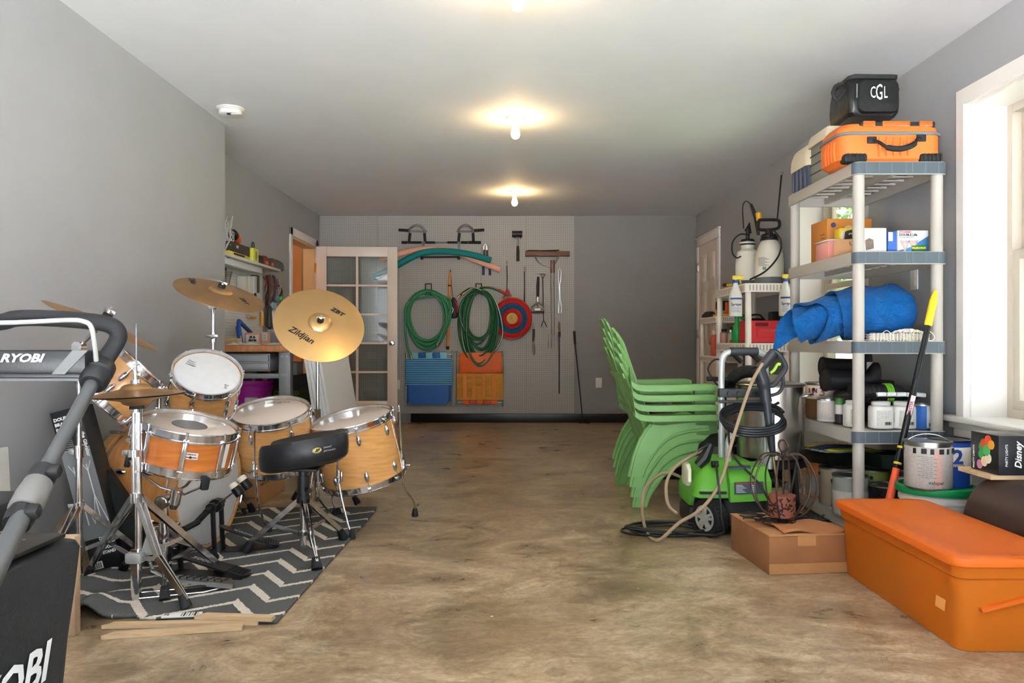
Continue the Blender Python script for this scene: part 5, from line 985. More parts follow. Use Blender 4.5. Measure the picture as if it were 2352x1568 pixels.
for i, x in enumerate((1247, 1267)):
    t = thing('roasting_fork', ['long roasting fork with wooden handle, left one of the pair', 'long roasting fork with wooden handle, right one of the pair'][i], 'fork', W(x, 985), group='roasting forks on the pegboard'); B().tube(wire((x, 360, .03), (x, 450, .03)), 6*K, 10).build('handle', mat('redwood_handle', (120, 70, 52), .5), t)
    b = B(); b.tube(wire((x, 450, .03), (x+3, 880, .03)), 2.2*K, 6); xx = x+3
    for s_ in (-1, 1): b.tube(spl(wire((xx, 876, .03), (xx+s_*16, 884, .03), (xx+s_*20, 905, .03), (xx+s_*21, 988, .03)), 4), 2.2*K, 6)
    b.build('tines', steel, t)
t = thing('grill_tongs', 'bright steel grill tongs hanging at the pegboard right side', 'tongs', W(1310, 730)); b = B()
for s_ in (-1, 1): b.tube(wire((1308, 420), (1308+s_*10, 440), (1308+s_*9, 500), (1306+s_*3, 530), (1309+s_*4, 640), (1311+s_*11, 690), (1310+s_*9, 733)), [4*K, 5*K, 5*K, 4*K, 3*K, 4*K, 5*K], 8)
b.build('tong_arms', steel, t); B().tube(wire((1200, 455), (1145, 458)), 2*K, 6).build('peg_wire', steel, t)
t = thing('garden_trowel', 'small trowel with dark handle and narrow stained blade', 'trowel', W(1122, 1030)); B().tube(wire((1124, 846), (1123, 890), (1120, 935)), [8*K, 10*K, 7*K], 10).build('handle', mat('dark_brown_handle', (52, 38, 34), .5), t); B().tube(wire((1120, 930), (1124, 975), (1127, 1010), (1126, 1032)), [6*K, 12*K, 11*K, 4*K], 8, flat=.3, up=(0, 1, 0)).build('blade', mat('stained_steel', (120, 104, 92), .5, .7), t); B().tube(spl(wire((1116, 850), (1114, 815), (1120, 800), (1128, 818), (1130, 850)), 4), 2*K, 6).build('wire_loop', steel, t)
t = thing('flue_brush', 'thin black rod with brassy brush top hanging at right', 'brush', W(1305, 1300)); B().tube(wire((1305, 900), (1304, 1302)), 4.5*K, 8).build('rod', darkm, t); B().tube(wire((1306, 866), (1306, 902)), 9*K, 10).build('collar', mat('maroon_collar', (52, 34, 34), .5), t); b = B(); b.tube(wire((1304, 795), (1303, 830), (1306, 866)), [5*K, 9*K, 7*K], 10); b.build('bristle_tuft', mat('brass_bristle', (140, 112, 70), .7, noise=.4, nscale=90), t)
t = thing('fire_poker', 'long thin poker leaning in the corner right of the pegboard', 'poker', (.82, 9.15, 0)); p0, p1, p2 = P(1319, 760, 9.2), P(1321, 791, 9.195), P(1339, 964, 9.13); p2.z = .012; B().tube([p0, p1], .013, 12).build('handle', darkm, t); b = B(); b.tube([p1, p2], .007, 8); b.tube(spl([p2+Vector((-.05, 0, -.004)), p2, p2+Vector((.07, -.01, -.004)), p2+Vector((.1, 0, .015))], 4), .006, 6); b.build('rod', darkm, t)
# ================================================================ GREEN CHAIR STACK
chg = mat('pale_green_plastic', (114, 162, 92), .42, noise=.05, nscale=6)
yn, yf, cz0 = 4.56, 5.18, 0.0; ym = (yn+yf)/2
def make_green_chair():
    t = thing('garden_chair', 'x', 'chair', (.95, ym, 0), group='stacked green plastic chairs')
    outline = [(.700, 0), (.712, .05), (.728, .11), (.762, .198), (.80, .262), (.835, .30), (.90, .295), (1.0, .305), (1.1, .315), (1.17, .315), (1.17, .27), (1.06, .262), (.985, .245), (.925, .215), (.87, .165), (.825, .105), (.79, .05), (.772, 0)]
    for s_, y in ((-1, yn), (1, yf)):
        M = T(0, y, 0) @ RX(90)
        b = B(); n = len(outline)
        lo = [(x, y+s_*.045*(1-min(1, z/.3))-s_*.006, z) for x, z in outline]; hi = [(x, q+s_*.012, z) for x, q, z in lo]
        b.loft([lo, hi]); 
        rim = [Vector((x, y+s_*.045*(1-min(1, z/.3)), z)) for x, z in outline[:6]]; b.tube(rim, .011, 8); rim = [Vector((x, y+s_*.045*(1-min(1, z/.3)), z)) for x, z in outline[10:]]; b.tube(rim, .011, 8)
        b.build('side_leg', chg, t)
        b = B(); lo = [(x, y-s_*.006, z) for x, z in ((1.09, .53), (1.195, .53), (1.215, .3), (1.235, 0), (1.165, 0), (1.13, .2), (1.09, .31))]; b.loft([lo, [(x, q+s_*.014, z) for x, q, z in lo]]); b.build('front_leg', chg, t)
        b = B(); hw = .045
        path = [(q.x, q.y) for q in spl([(a, c, 0) for a, c in ((.706, .63), (.708, .585), (.722, .55), (.77, .53), (.9, .528), (1.1, .532), (1.18, .532), (1.212, .522))], 4)]
        rings = []
        for i, (x, z) in enumerate(path):
            w = hw*(.45+.55*min(1, i/6.))*(1 if i < len(path)-3 else (.93, .8, .55)[i-len(path)+3]); c = y+s_*.012
            rings.append([(x, c-w, z-.032), (x, c-w, z-.002), (x, c-w+.004, z+.004), (x, c+w-.004, z+.004), (x, c+w, z-.002), (x, c+w, z-.032), (x, c+w-.006, z-.032), (x, c+w-.006, z-.006), (x, c-w+.006, z-.006), (x, c-w+.006, z-.032)])
        b.loft(rings); b.build('arm', chg, t)
    # slatted seat and backrest: each slat curves from seat front to the back top
    b = B(); prof = [(1.17, .325), (1.12, .315), (1.0, .292), (.9, .272), (.84, .262)]
    for k in range(6):
        ya, yb = yn+.03+k*(yf-yn-.06)/6+.004, yn+.03+(k+1)*(yf-yn-.06)/6-.004
        b.loft([[(x, ya, z), (x, yb, z), (x, yb, z-.01), (x, ya, z-.01)] for x, z in prof])
    for x in (1.16, .86): b.bx((x-.02, yn+.01, .255 if x < 1 else .30), (x+.02, yf-.01, .27 if x < 1 else .318), .004)
    b.build('seat', chg, t)
    b = B(); N = 5; wb, wt = .21, .265
    def bk(z): return .835-.36*(z-.24) if z > .3 else .835-.36*(z-.24)+.02*(.3-z)/.06
    for k in range(N):
        f0, f1 = -1+2*k/N+.018, -1+2*(k+1)/N-.018; fm = (f0+f1)/2; zt_ = .935-.15*abs(fm)**2.2; rings = []
        for i in range(12):
            z = .23+(zt_-.23)*i/11; w = wb+(wt-wb)*(z-.23)/.6; r_ = 1 if i < 11 else .8
            rings.append([(bk(z)+.03*f*f-o_, ym+w*(fm+(f-fm)*r_), z-(.07*(abs(f)-abs(fm)) if i == 11 else 0)) for f, o_ in ((f0, 0), (f1, 0), (f1, .012), (f0, .012))])
        b.loft(rings)
    for z in (.30, .52, .74):
        w = wb+(wt-wb)*(z-.23)/.6; b.loft([[(bk(zz_)+.03*f*f-.014, ym+w*f, zz_), (bk(zz_)+.03*f*f-.022, ym+w*f, zz_), (bk(zz_+.03)+.03*f*f-.022, ym+w*f, zz_+.03), (bk(zz_+.03)+.03*f*f-.014, ym+w*f, zz_+.03)] for f, zz_ in [(-1+2*i/8, z) for i in range(9)]])
    for s_ in (-1, 1): b.tube(spl([(bk(z)+.03, ym+s_*(wb+(wt-wb)*(z-.23)/.6), z) for z in (.24, .4, .55, .7, .785)]+[(bk(.86)+.012, ym+s_*.19, .86)], 4), .012, 8)
    b.build('backrest', chg, t)
    return t
g0 = make_green_chair()
for k, l in enumerate(('bottom green plastic chair of the stack, its feet on the floor', 'second green plastic chair from the bottom of the stack', 'third green plastic chair from the bottom, just under the top one', 'topmost green plastic chair of the stack, both armrests in view')):
    o = g0 if k == 0 else dup(g0); o.location = (.95-.007*k, ym, .0585*k); o['label'] = l
# behind the chairs
o = B().bx((.95, 5.42, 0), (1.38, 5.7, .09), .006).build('black_tray', blackp); tag(o, 'low black tray on the floor behind the green chairs', 'tray')
def ribbed(name, label, cat, pts, r, m, n=80, amp=.12):
    pts = spl(pts, max(2, n//(len(pts)-1))); o = B().tube(pts, [r*(1+amp*(1 if i % 2 else -1)) for i in range(len(pts))], 14).build(name, m); return tag(o, label, cat)
ribbed('silver_duct', 'silver ribbed duct lying on the low black tray', 'duct', [(.98, 5.55, .13), (1.12, 5.56, .13), (1.36, 5.56, .13)], .038, steel)
t = thing('cardboard_box', 'plain brown carton on the floor behind the green chairs', 'box', (1.15, 6.0, 0)); B().bx((.95, 5.85, 0), (1.4, 6.2, .37), .003).build('carton', kraft, t)
ribbed('silver_duct', 'shiny silver duct coil on the carton behind the chair arms', 'duct', [(1.02, 5.98, .44), (1.15, 5.96, .44), (1.34, 6.0, .44)], .062, chrome, 60)
# ================================================================ PRESSURE WASHER
def Z6(zx, zy, Y): return P(1560+zx/2.8, 780+zy/2.8, Y)
lime = mat('lime_green_shell', (88, 160, 44), .4, noise=.06, nscale=12); frameg = mat('silver_frame_tube', (178, 184, 182), .35, .3)
t = thing('pressure_washer', 'lime green electric pressure washer with grey wheel and tall handle', 'pressure washer', (1.1, 4.0, 0))
b = B(); 
def sec(x0, x1, y0, y1, z, r=.05): return [((x0+x1)/2+x, (y0+y1)/2+y, z) for x, y in rrect(x1-x0, y1-y0, r, 4)]
b.loft([sec(.91, 1.25, 3.85, 4.25, .182), sec(.90, 1.26, 3.835, 4.26, .19), sec(.905, 1.26, 3.84, 4.25, .22), sec(.93, 1.25, 3.87, 4.24, .29), sec(.97, 1.24, 3.92, 4.22, .335), sec(1.0, 1.2, 3.98, 4.19, .355)]); b.bx((.902, 3.99, .115), (1.0, 4.25, .2), .02); body = b.build('shell', lime, t)
b = B(); b.loft([[(x, y, z) for x, y, z in ((1.065, 3.80, .175), (1.265, 3.80, .185), (1.275, 4.0, .19), (1.065, 4.0, .18))], [(1.065, 3.805, .27), (1.268, 3.805, .275), (1.275, 4.0, .28), (1.065, 4.0, .28)], [(1.07, 3.86, .335), (1.262, 3.86, .34), (1.27, 4.0, .345), (1.07, 4.0, .345)]]); q = b.build('front_shell', lime, t)
b = B(); pl = [Vector((1.085, 3.799, .215)), Vector((1.225, 3.799, .22)), Vector((1.225, 3.8035, .278)), Vector((1.085, 3.8035, .273))]; b.loft([pl, [p+Vector((0, -.003, 0)) for p in pl]]); lb = b.build('spec_label', mat('label_slate', (58, 68, 82), .4), q)
b = B(); 
for k in range(6): b.bx((1.092, 3.7945, .224+k*.007), (1.14-.008*(k % 3), 3.796, .227+k*.007))
for k in range(4): b.bx((1.165, 3.7945, .226+k*.01), (1.18, 3.796, .232+k*.01))
b.build('label_print', mat('label_print_pale', (190, 200, 206), .5), lb)['kind'] = 'stuff'; B().bx((1.092, 3.7975, .266), (1.2, 3.7985, .27)).build('label_red_line', redp, lb)
b = B(); b.add([Z6(312, 815, 3.84), Z6(455, 808, 3.84), Z6(462, 828, 3.82), Z6(322, 836, 3.82)], [(0, 1, 2, 3)]); b.build('top_label', mat('label_slate'), q, solid=.002)
B().loft([[(.9+x, 4.02+y, z) for x, y in rrect(.02, w, .008, 3)] for w, z in ((.10, .225), (.16, .25), (.15, .31), (.09, .335))]).build('cream_patch', mat('cream_shell', (216, 216, 190), .4), t)
b = B(); b.loft([sec(1.06, 1.25, 3.86, 4.22, .04, .04), sec(1.045, 1.262, 3.825, 4.25, .06, .04), sec(1.045, 1.265, 3.82, 4.255, .18, .04), sec(1.06, 1.25, 3.84, 4.24, .19, .04)]); b.bx((.905, 4.0, .002), (1.06, 4.24, .12), .03); b.build('chassis', mat('chassis_black', (38, 38, 40), .6), t)
wc = Vector((.975, 3.845, .092)); wn = Vector((-.88, -.475, 0))
b = B(fr(wc, wn, (0, 0, 1))); b.lathe([(0, -.045), (.06, -.045), (.09, -.04), (.0935, -.02), (.0935, .02), (.088, .032), (.068, .036), (.062, .03), (.0, .03)], n=36)
for k in range(28): b.box((.092*cos(k*2*pi/28), .092*sin(k*2*pi/28), 0), (.006, .006, .05), None)
q = b.build('wheel', rubber, t)
b = B(fr(wc+wn*.031, wn, (0, 0, 1))); b.lathe([(.056, 0), (.064, .002), (.063, .007), (.054, .006), (.054, 0)], n=30); b.cyl((0, 0, 0), (0, 0, .01), .016, n=14)
for k in range(5): b.prism([(.008, -.012), (.056, -.018), (.056, -.004), (.03, 0), (.056, .004), (.056, .018), (.008, .012)], .006, RZ(72*k) @ T(0, 0, .004))
b.build('hub_cap', mat('hub_grey', (176, 176, 166), .4, .3), q)
b = B(); a0 = [(wc.x+.02, wc.y+.118*cos(a), wc.z+.118*sin(a)) for a in [pi*(k-1)/13 for k in range(9)]]; b.loft([[(x+dx, y+(y-wc.y)*k, z+(z-wc.z)*k) for dx, k in ((-.07, 0), (.06, 0), (.06, .1), (-.07, .1))] for x, y, z in a0]); b.build('fender', mat('chassis_black'), t)
B().lathe([(0, -.04), (.06, -.04), (.09, -.03), (.09, .03), (0, .04)], fr((1.29, 3.95, .092), (1, 0, 0)), 30).build('wheel', rubber, t)
yh = 4.08; hl, hr = P(1657, 0, yh).x, P(1758, 0, yh).x
b = B(); b.tube(spl([(hl, yh, .30), (hl, yh, .6), (hl, yh, .80), (hl+.005, yh, .862), (hl+.02, yh, .895), (hl+.055, yh, .908)], 5)+[Vector((hr-.05, yh, .908))]+spl([(hr-.05, yh, .908), (hr-.015, yh, .895), (hr, yh, .86), (hr, yh, .6), (hr, yh, .3)], 5)[1:], .0165, 14); b.build('handle_frame', frameg, t)
B().tube([(hl+.045, yh, .908), (hr-.04, yh, .908)], .0215, 14).build('grip', mat('grip_charcoal', (48, 52, 58), .6), t)
b = B(); b.tube(spl([(hl+.01, 3.98, .31), (hl+.008, 3.98, .44), (hl+.03, 3.98, .483), (hl+.07, 3.98, .492), (hr-.075, 3.98, .492), (hr-.03, 3.98, .483), (hr-.012, 3.98, .44), (hr-.012, 3.98, .31)], 4), .0165, 12); b.build('lower_arch', frameg, t)
b = B(); b.bx((hl-.02, yh-.035, .67), (hr+.01, yh+.01, .715), .004); b.bx((hl-.02, yh-.04, .64), (hr+.01, yh-.02, .655), .003)
q = b.build('nozzle_rack', mat('rack_black', (34, 38, 42), .5), t); 
for k in range(4): B().cyl((hl+.03+k*.05, yh-.038, .69), (hl+.03+k*.05, yh-.05, .69), .012, n=12).build('nozzle_socket', blackp, q)
b = B(); b.tube([Z6(120, 810, 3.95), Z6(165, 760, 3.95), Z6(205, 670, 3.95)], [.025, .03, .018], 10); b.tube(spl([Z6(205, 670, 3.95), Z6(160, 690, 3.93), Z6(118, 715, 3.93)], 3), .006, 6); b.cyl(Z6(210, 800, 3.9), Z6(250, 800, 3.9), .017, n=12); b.build('plug_box', blackp, t)
b = B(); b.cyl((hl-.012, yh-.0, .55), (hl-.014, yh, .50), .006); 
for yq in (.63, .48): b.tube([(hr-.01, yh-.02, yq), (hr+.02, yh-.06, yq), (hr+.05, yh-.06, yq+.015)], .008, 6)
b.build('hose_hook', blackp, t)
# coiled black hose on the frame
b = B(); pts = []
for i in range(4*32+1):
    a = 2*pi*i/32; k = i/32; pts.append(Vector(((hl+hr)/2+.015+(.155+.008*sin(k*5))*cos(a), 3.97+.11*sin(a), .59-.012*k+.06*sin(a)+.012*cos(a+.6))))
b.tube(pts, .0085, 8); o = b.build('hose_coil', mat('black_hose', (30, 32, 36), .35)); tag(o, 'black high pressure hose coiled around the washer handle', 'hose')
# spray gun with wand
gun = mat('gun_black', (44, 48, 54), .4)
t = thing('spray_gun', 'black spray gun with green trigger hooked on the washer handle', 'spray gun', Z6(600, 500, 3.93)); Y = 3.93
b = B(); b.tube(spl([Z6(505, 180, Y), Z6(518, 210, Y), Z6(545, 290, Y), Z6(555, 370, Y), Z6(562, 400, Y)], 4), [.02]+[.034]*8+[.028]*8+[.02], 12); b.build('body', gun, t)
b = B(); b.tube(spl([Z6(515, 190, Y), Z6(560, 140, Y), Z6(605, 85, Y)], 4), .025, 12); b.build('grip', gun, t)
b = B(); b.tube(spl([Z6(585, 75, Y), Z6(625, 80, Y), Z6(670, 140, Y), Z6(682, 185, Y), Z6(650, 235, Y), Z6(605, 290, Y), Z6(575, 290, Y)], 4), .0135, 8); b.build('trigger_guard', gun, t)
B().tube(spl([Z6(585, 215, Y), Z6(610, 195, Y), Z6(632, 158, Y), Z6(650, 160, Y)], 4), .008, 8).build('trigger', mat('lime_trigger', (150, 200, 70), .4), t)
B().tube(spl([Z6(665, 230, Y), Z6(668, 290, Y), Z6(640, 340, Y), Z6(590, 358, Y)], 5), .009, 8).build('inlet_tube', gun, t)
b = B(); b.tube([Z6(562, 400, Y), Z6(580, 560, Y), Z6(588, 620, Y)], [.021, .019, .019], 12); b.tube([Z6(588, 615, Y), Z6(604, 750, Y)], [.021, .013], 12); b.box(Z6(597, 540, Y), (.02, .03, .11), bev=.004); b.build('lance_sleeve', gun, t)
B().tube([Z6(604, 745, Y), Z6(632, 950, Y)], .0075, 10).build('lance_tip', mat('old_brass', (150, 136, 96), .4, .9), t)
def Z5(zx, zy, Y): return P(1340+zx/3.015, 700+zy/3.015, Y)
hosem = mat('tan_hose', (150, 130, 104), .5)
pts = [Z5(1240, 405, 3.88), Z5(1170, 530, 3.86), Z5(1100, 720, 3.84), Z5(1020, 980, 3.8), Z5(960, 1200, 3.76), Z5(880, 1340, 3.72), Z5(780, 1440, 3.70), Z5(660, 1510, 3.68)]+[Vector((P(1340+zx/3.015, 0, yy).x, yy, zz_)) for zx, yy, zz_ in ((520, 3.72, .012), (440, 3.84, .02), (408, 4.02, .08), (425, 4.15, .17), (500, 4.2, .23), (590, 4.22, .25), (690, 4.22, .22))]
o = B().tube(spl(pts, 8), .0085, 10).build('tan_hose', hosem); tag(o, 'long tan hose looping from the spray gun down to the floor', 'hose')
o = B().tube(spl([Z5(860, 990, 4.08), Z5(760, 1040, 4.05), Z5(650, 1110, 4.02), Z5(585, 1200, 3.98), Z5(572, 1290, 3.95), Z5(590, 1390, 3.9), Z5(650, 1445, 3.85)], 8), .0085, 10).build('tan_hose', hosem); tag(o, 'shorter tan hose arching left of the washer body', 'hose')
b = B(); rr_ = random.Random(4); pts = []
for i in range(84): a = i*.42; k_ = i//15; pts.append(Vector((.79+.03*sin(k_*2.3)+(.24-.035*(k_%3))*cos(a), 3.90+.02*cos(k_*1.7)+(.125-.025*(k_%2))*sin(a), .006+.0011*i*.35+.004*(k_%2))))
b.tube(spl(pts+[Vector((.98, 3.74, .03)), Vector((1.0, 3.72, .12)), Vector((.99, 3.75, .3)), Vector((1.02, 3.9, .36))], 3), .005, 6); o = b.build('power_cord', mat('black_cord', (26, 26, 26), .5)); tag(o, 'black power cord in loose loops on the floor by the wheel', 'cord')
o = B().tube(spl([(hl+.0, 3.95, .55), (hl+.005, 3.9, .40), (hl+.09, 3.76, .28), (hl+.155, 3.74, .16), (hl+.17, 3.74, .11), (hl+.24, 3.78, .18), (hl+.32, 3.88, .35), (hl+.38, 3.98, .5)], 6), .0055, 6).build('power_cord', mat('black_cord')); tag(o, 'thin black cord hanging across the washer label', 'cord')
# vacuum hose and handles behind the washer
ribbed('vacuum_hose', 'black ribbed vacuum hose arching behind the washer handle', 'hose', [Z6(320, 330, 4.35), Z6(330, 270, 4.35), Z6(370, 225, 4.35), Z6(430, 205, 4.35), Z6(500, 210, 4.35), Z6(540, 250, 4.35), Z6(560, 420, 4.35), (1.32, 4.4, .35), (1.30, 4.45, .2)], .033, mat('black_ribbed_hose', (52, 52, 50), .5), 150, .1)
t = thing('shop_vacuum', 'dark shop vacuum mostly hidden behind the pressure washer', 'vacuum', (1.24, 4.5, 0)); B(T(1.22, 4.56, 0)).lathe([(0, .02), (.13, .02), (.14, .06), (.14, .26), (.15, .28), (.13, .36), (.06, .42), (0, .43)], n=28).build('tank', blackp, t)
b = B(); b.tube(spl([Z6(345, 80, 4.4), Z6(350, 95, 4.4), Z6(400, 145, 4.4)], 3), .012, 8); b.tube(spl([Z6(345, 80, 4.4), Z6(400, 72, 4.4), Z6(450, 85, 4.4), Z6(540, 160, 4.4)], 4)+[Vector((1.30, 4.45, .45)), Vector((1.26, 4.5, .30))], .012, 8); b.build('handle_tube', darkm, t); B().tube([Z6(178, 250, 4.3), Z6(300, 255, 4.3), Vector((1.22, 4.5, .6)), Vector((1.22, 4.52, .40))], .014, 8).build('wand', blackp, t)
o = B().tube(spl([Z6(300, 150, 4.2), Z6(240, 125, 4.2), Z6(195, 160, 4.2), Z6(190, 210, 4.2), Z6(245, 290, 4.2), Z6(300, 330, 4.3), Vector((1.18, 4.4, .33))], 6), .005, 6).build('loose_cable', mat('black_cord')); tag(o, 'thin black cable looping left of the washer grip', 'cord')
# ================================================================ CARTON WITH WIRE PUMPKIN
t = thing('cardboard_box', 'low taped brown carton in front of the shelf, wire pumpkin on top', 'box', (1.19, 3.42, 0))
M = T(1.205, 3.425, 0) @ RZ(6); kb = mat('worn_kraft', (142, 94, 56), .8, noise=.12, nscale=7)
b = B(M); b.bx((-.17, -.205, 0), (.17, .205, .158), .004); q = b.build('carton', kb, t)
b = B(M)
for y0, y1, a in ((-.21, -.07, 6), (.07, .21, -5)): b.bx((-.172, y0, .158), (.172, y1, .163), .001)
b.bx((-.03, -.05, .1585), (.172, .05, .161)); b.build('flap', mat('light_kraft', (166, 118, 76), .8, noise=.1), t)
tape = mat('packing_tape', (172, 126, 82), .15, noise=.05)
b = B(M); b.bx((-.171, -.2075, .002), (.171, -.2052, .045)); b.bx((-.05, -.2078, .115), (.03, -.2055, .16)); b.build('tape', tape, q)
b = B(M); b.grid(lambda u, v: Vector((-.10+.27*u, -.19+.20*v, .166+.012*sin(u*7)*sin(v*5+1)+.014*(1-abs(2*v-1)))), 14, 10); o = b.build('brown_cloth', mat('tan_fabric', (158, 102, 60), .75), solid=.006); tag(o, 'folded tan fabric lying on the front of the low carton', 'cloth')
b = B(); rr_ = random.Random(2); c0 = Vector((1.20, 3.50, .0))
for k in range(44):
    a = rr_.random()*2*pi; r0 = rr_.uniform(.03, .12); p = Vector((c0.x+r0*cos(a), c0.y+r0*sin(a)*.8, .17)); pts = [p]
    for j in range(3): a += rr_.uniform(-.8, .8); p = p+Vector((.035*cos(a), .03*sin(a), 0)); pts.append(Vector((p.x, p.y, .170+.012*rr_.random()+(.0 if abs(p.x-1.2) < .17 else -.0))))
    b.tube(spl(pts, 3), .0035, 4)
o = b.build('lace_mat', mat('black_felt_lace', (30, 27, 26), .8)); tag(o, 'black cut-out lace mat spread under the wire pumpkin', 'mat')
pc = Vector((1.197, 3.44, .335)); t = thing('wire_pumpkin', 'brown wire pumpkin frame with loop top on the low carton', 'ornament', (pc.x, pc.y, .185)); ir = mat('brown_iron_wire', (78, 60, 52), .4, .5)
b = B()
for k in range(8):
    a = k*pi/4+.25; d = Vector((cos(a), sin(a), 0)); b.tube(spl([pc+Vector((0, 0, .108)), pc+d*.03+Vector((0, 0, .125)), pc+d*.09+Vector((0, 0, .12)), pc+d*.137+Vector((0, 0, .03)), pc+d*.13+Vector((0, 0, -.06)), pc+d*.085+Vector((0, 0, -.13)), pc+d*.03+Vector((0, 0, -.15))], 5), .0038, 6)
b.tor(pc+Vector((0, 0, -.148)), .04, .004); b.build('wire_ribs', ir, t)
b = B(); b.cyl(pc+Vector((0, 0, -.15)), pc+Vector((0, 0, .115)), .004, n=6)
for k in range(4): d = Vector((cos(k*pi/2), sin(k*pi/2), 0)); b.tube(spl([pc+Vector((0, 0, .10)), pc+d*.012+Vector((0, 0, .12)), pc+d*.02+Vector((0, 0, .135))], 3), .003, 5)
b.build('stem', ir, t); b = B(); b.tor((0, 0, 0), .026, .004, fr(pc+Vector((0, 0, .165)), (.5, -.8, .1))); b.tor((0, 0, 0), .026, .0035, fr(pc+Vector((0, 0, .165)), (.8, .5, .1))); b.build('top_loop', ir, t)
t = thing('candle_holder', 'rust colored cut-out leaf candle holder inside the wire pumpkin', 'candle holder', (pc.x-.006, pc.y-.0, .186)); M = T(pc.x-.006, pc.y, .190)
rust = mat('rust_metal', (126, 68, 48), .5, noise=.15, nscale=30); q = B(M).lathe([(0, 0), (.054, 0), (.058, .003), (.058, .095), (.054, .096), (0, .096)], n=36).build('cup', rust, t)
b = B()
for k in range(150):
    a = rr_.random()*2*pi; z = rr_.uniform(.012, .085); r_ = rr_.random()*180; b.sph((0, 0, 0), rr_.uniform(.008, .012), (1, .36, .12), 8, M @ RZ(math.degrees(a)) @ T(.0582, 0, z) @ RY(90) @ RZ(r_))
b.build('leaf_cutout', mat('cutout_dark', (40, 22, 18), .8), q)
# ================================================================ ORANGE BIN
def bin_mat():
    m = bpy.data.materials.new('translucent_orange'); m.use_nodes = True; nt = m.node_tree; L = nt.links.new; p = nt.nodes['Principled BSDF']; p.inputs['Base Color'].default_value = lin(232, 146, 44); p.inputs['Roughness'].default_value = .35
    tl = nd(nt, 'ShaderNodeBsdfTranslucent'); tl.inputs[0].default_value = lin(246, 176, 70); a = nd(nt, 'ShaderNodeMixShader', i_0=.35); L(p.outputs[0], a.inputs[1]); L(tl.outputs[0], a.inputs[2])
    tr = nd(nt, 'ShaderNodeBsdfRefraction', i_Roughness=.32, i_IOR=1.03); tr.inputs[0].default_value = lin(250, 170, 70); c = nd(nt, 'ShaderNodeMixShader', i_0=.36); L(a.outputs[0], c.inputs[1]); L(tr.outputs[0], c.inputs[2]); L(c.outputs[0], nt.nodes['Material Output'].inputs[0]); return m
bx0, bx1, by0, by1 = 1.385, 1.70, 2.41, 3.25; bm0 = bin_mat(); lidm = mat('orange_lid', (240, 130, 44), .38); _n = lidm.node_tree; _t = nd(_n, 'ShaderNodeBsdfTranslucent'); _t.inputs[0].default_value = lin(246, 150, 60); _m = nd(_n, 'ShaderNodeMixShader', i_0=.45)
_n.links.new(_n.nodes['Principled BSDF'].outputs[0], _m.inputs[1]); _n.links.new(_t.outputs[0], _m.inputs[2]); _n.links.new(_m.outputs[0], _n.nodes['Material Output'].inputs[0])
t = thing('storage_bin', 'large translucent orange storage bin with flat orange lid', 'bin', ((bx0+bx1)/2, (by0+by1)/2, 0))
cx_, cy_ = (bx0+bx1)/2, (by0+by1)/2
def ring(w, l, z, r=.04): return [(cx_+x, cy_+y, z) for x, y in rrect(bx1-bx0+w, by1-by0+l, r, 5)]
b = B(); b.loft([ring(0, 0, .002), ring(.012, .012, .14), ring(.02, .02, .225), ring(.035, .035, .232), ring(.045, .045, .275), ring(.037, .037, .275), ring(.027, .027, .236), ring(.013, .013, .228), ring(.004, .004, .14), ring(-.008, -.008, .008)]); q = b.build('tub', bm0, t)
b = B(); b.loft([ring(.062, .062, .268, .05), ring(.074, .074, .272, .055), ring(.08, .08, .284, .058), ring(.074, .074, .296, .055), ring(.05, .05, .3, .05), ring(-.04, -.04, .3, .03), ring(-.06, -.06, .297, .03)]); b.build('lid', lidm, t)
b = B(); b.bx((bx0+.15, by0-.03, .3), (bx1-.02, by0-.015, .303), .001); b.build('lid_rib', lidm, t)
b = B(); pts = [(bx0+.09, by0-.012, .175), (bx1-.06, by0-.012, .215)]; b.bar(Vector((bx0+.055, by0-.014, .135)), Vector((bx1-.02, by0-.014, .195)), .012, .02, (0, -1, 0)); b.build('handle_rib', lidm, t)
B().bx((bx0-.016, 2.73, .262), (bx0-.0, 2.80, .276), .003).build('white_sticker', paper, t); b = B(fr((bx0-.008, 2.505, .12), (-1, 0, .1), (0, -1, 0))); b.box((0, 0, 0), (.055, .035, .001)); b.build('price_tag', mat('faded_tag', (236, 160, 80), .6), t)
for nm, lab, a, b_, m in (('paper_stack', 'pale papers standing inside the orange bin', (1.41, 2.62, .01), (1.46, 2.80, .20), mat('yellow_paper', (250, 210, 120), .7)), ('dark_pouch', 'dark shape inside the orange bin toward its far end', (1.42, 2.85, .01), (1.60, 3.1, .15), mat('brown_pouch', (120, 60, 30), .7)), ('dotted_roll', 'dotted wrapped bundle inside the front corner of the orange bin', (1.50, 2.435, .01), (1.66, 2.52, .085), peg_mat('dotted_wrap', (140, 70, 30), (240, 220, 180), (0, 2)))):
    o = B().bx(a, b_, .012).build(nm, m); tag(o, lab, 'bundle')
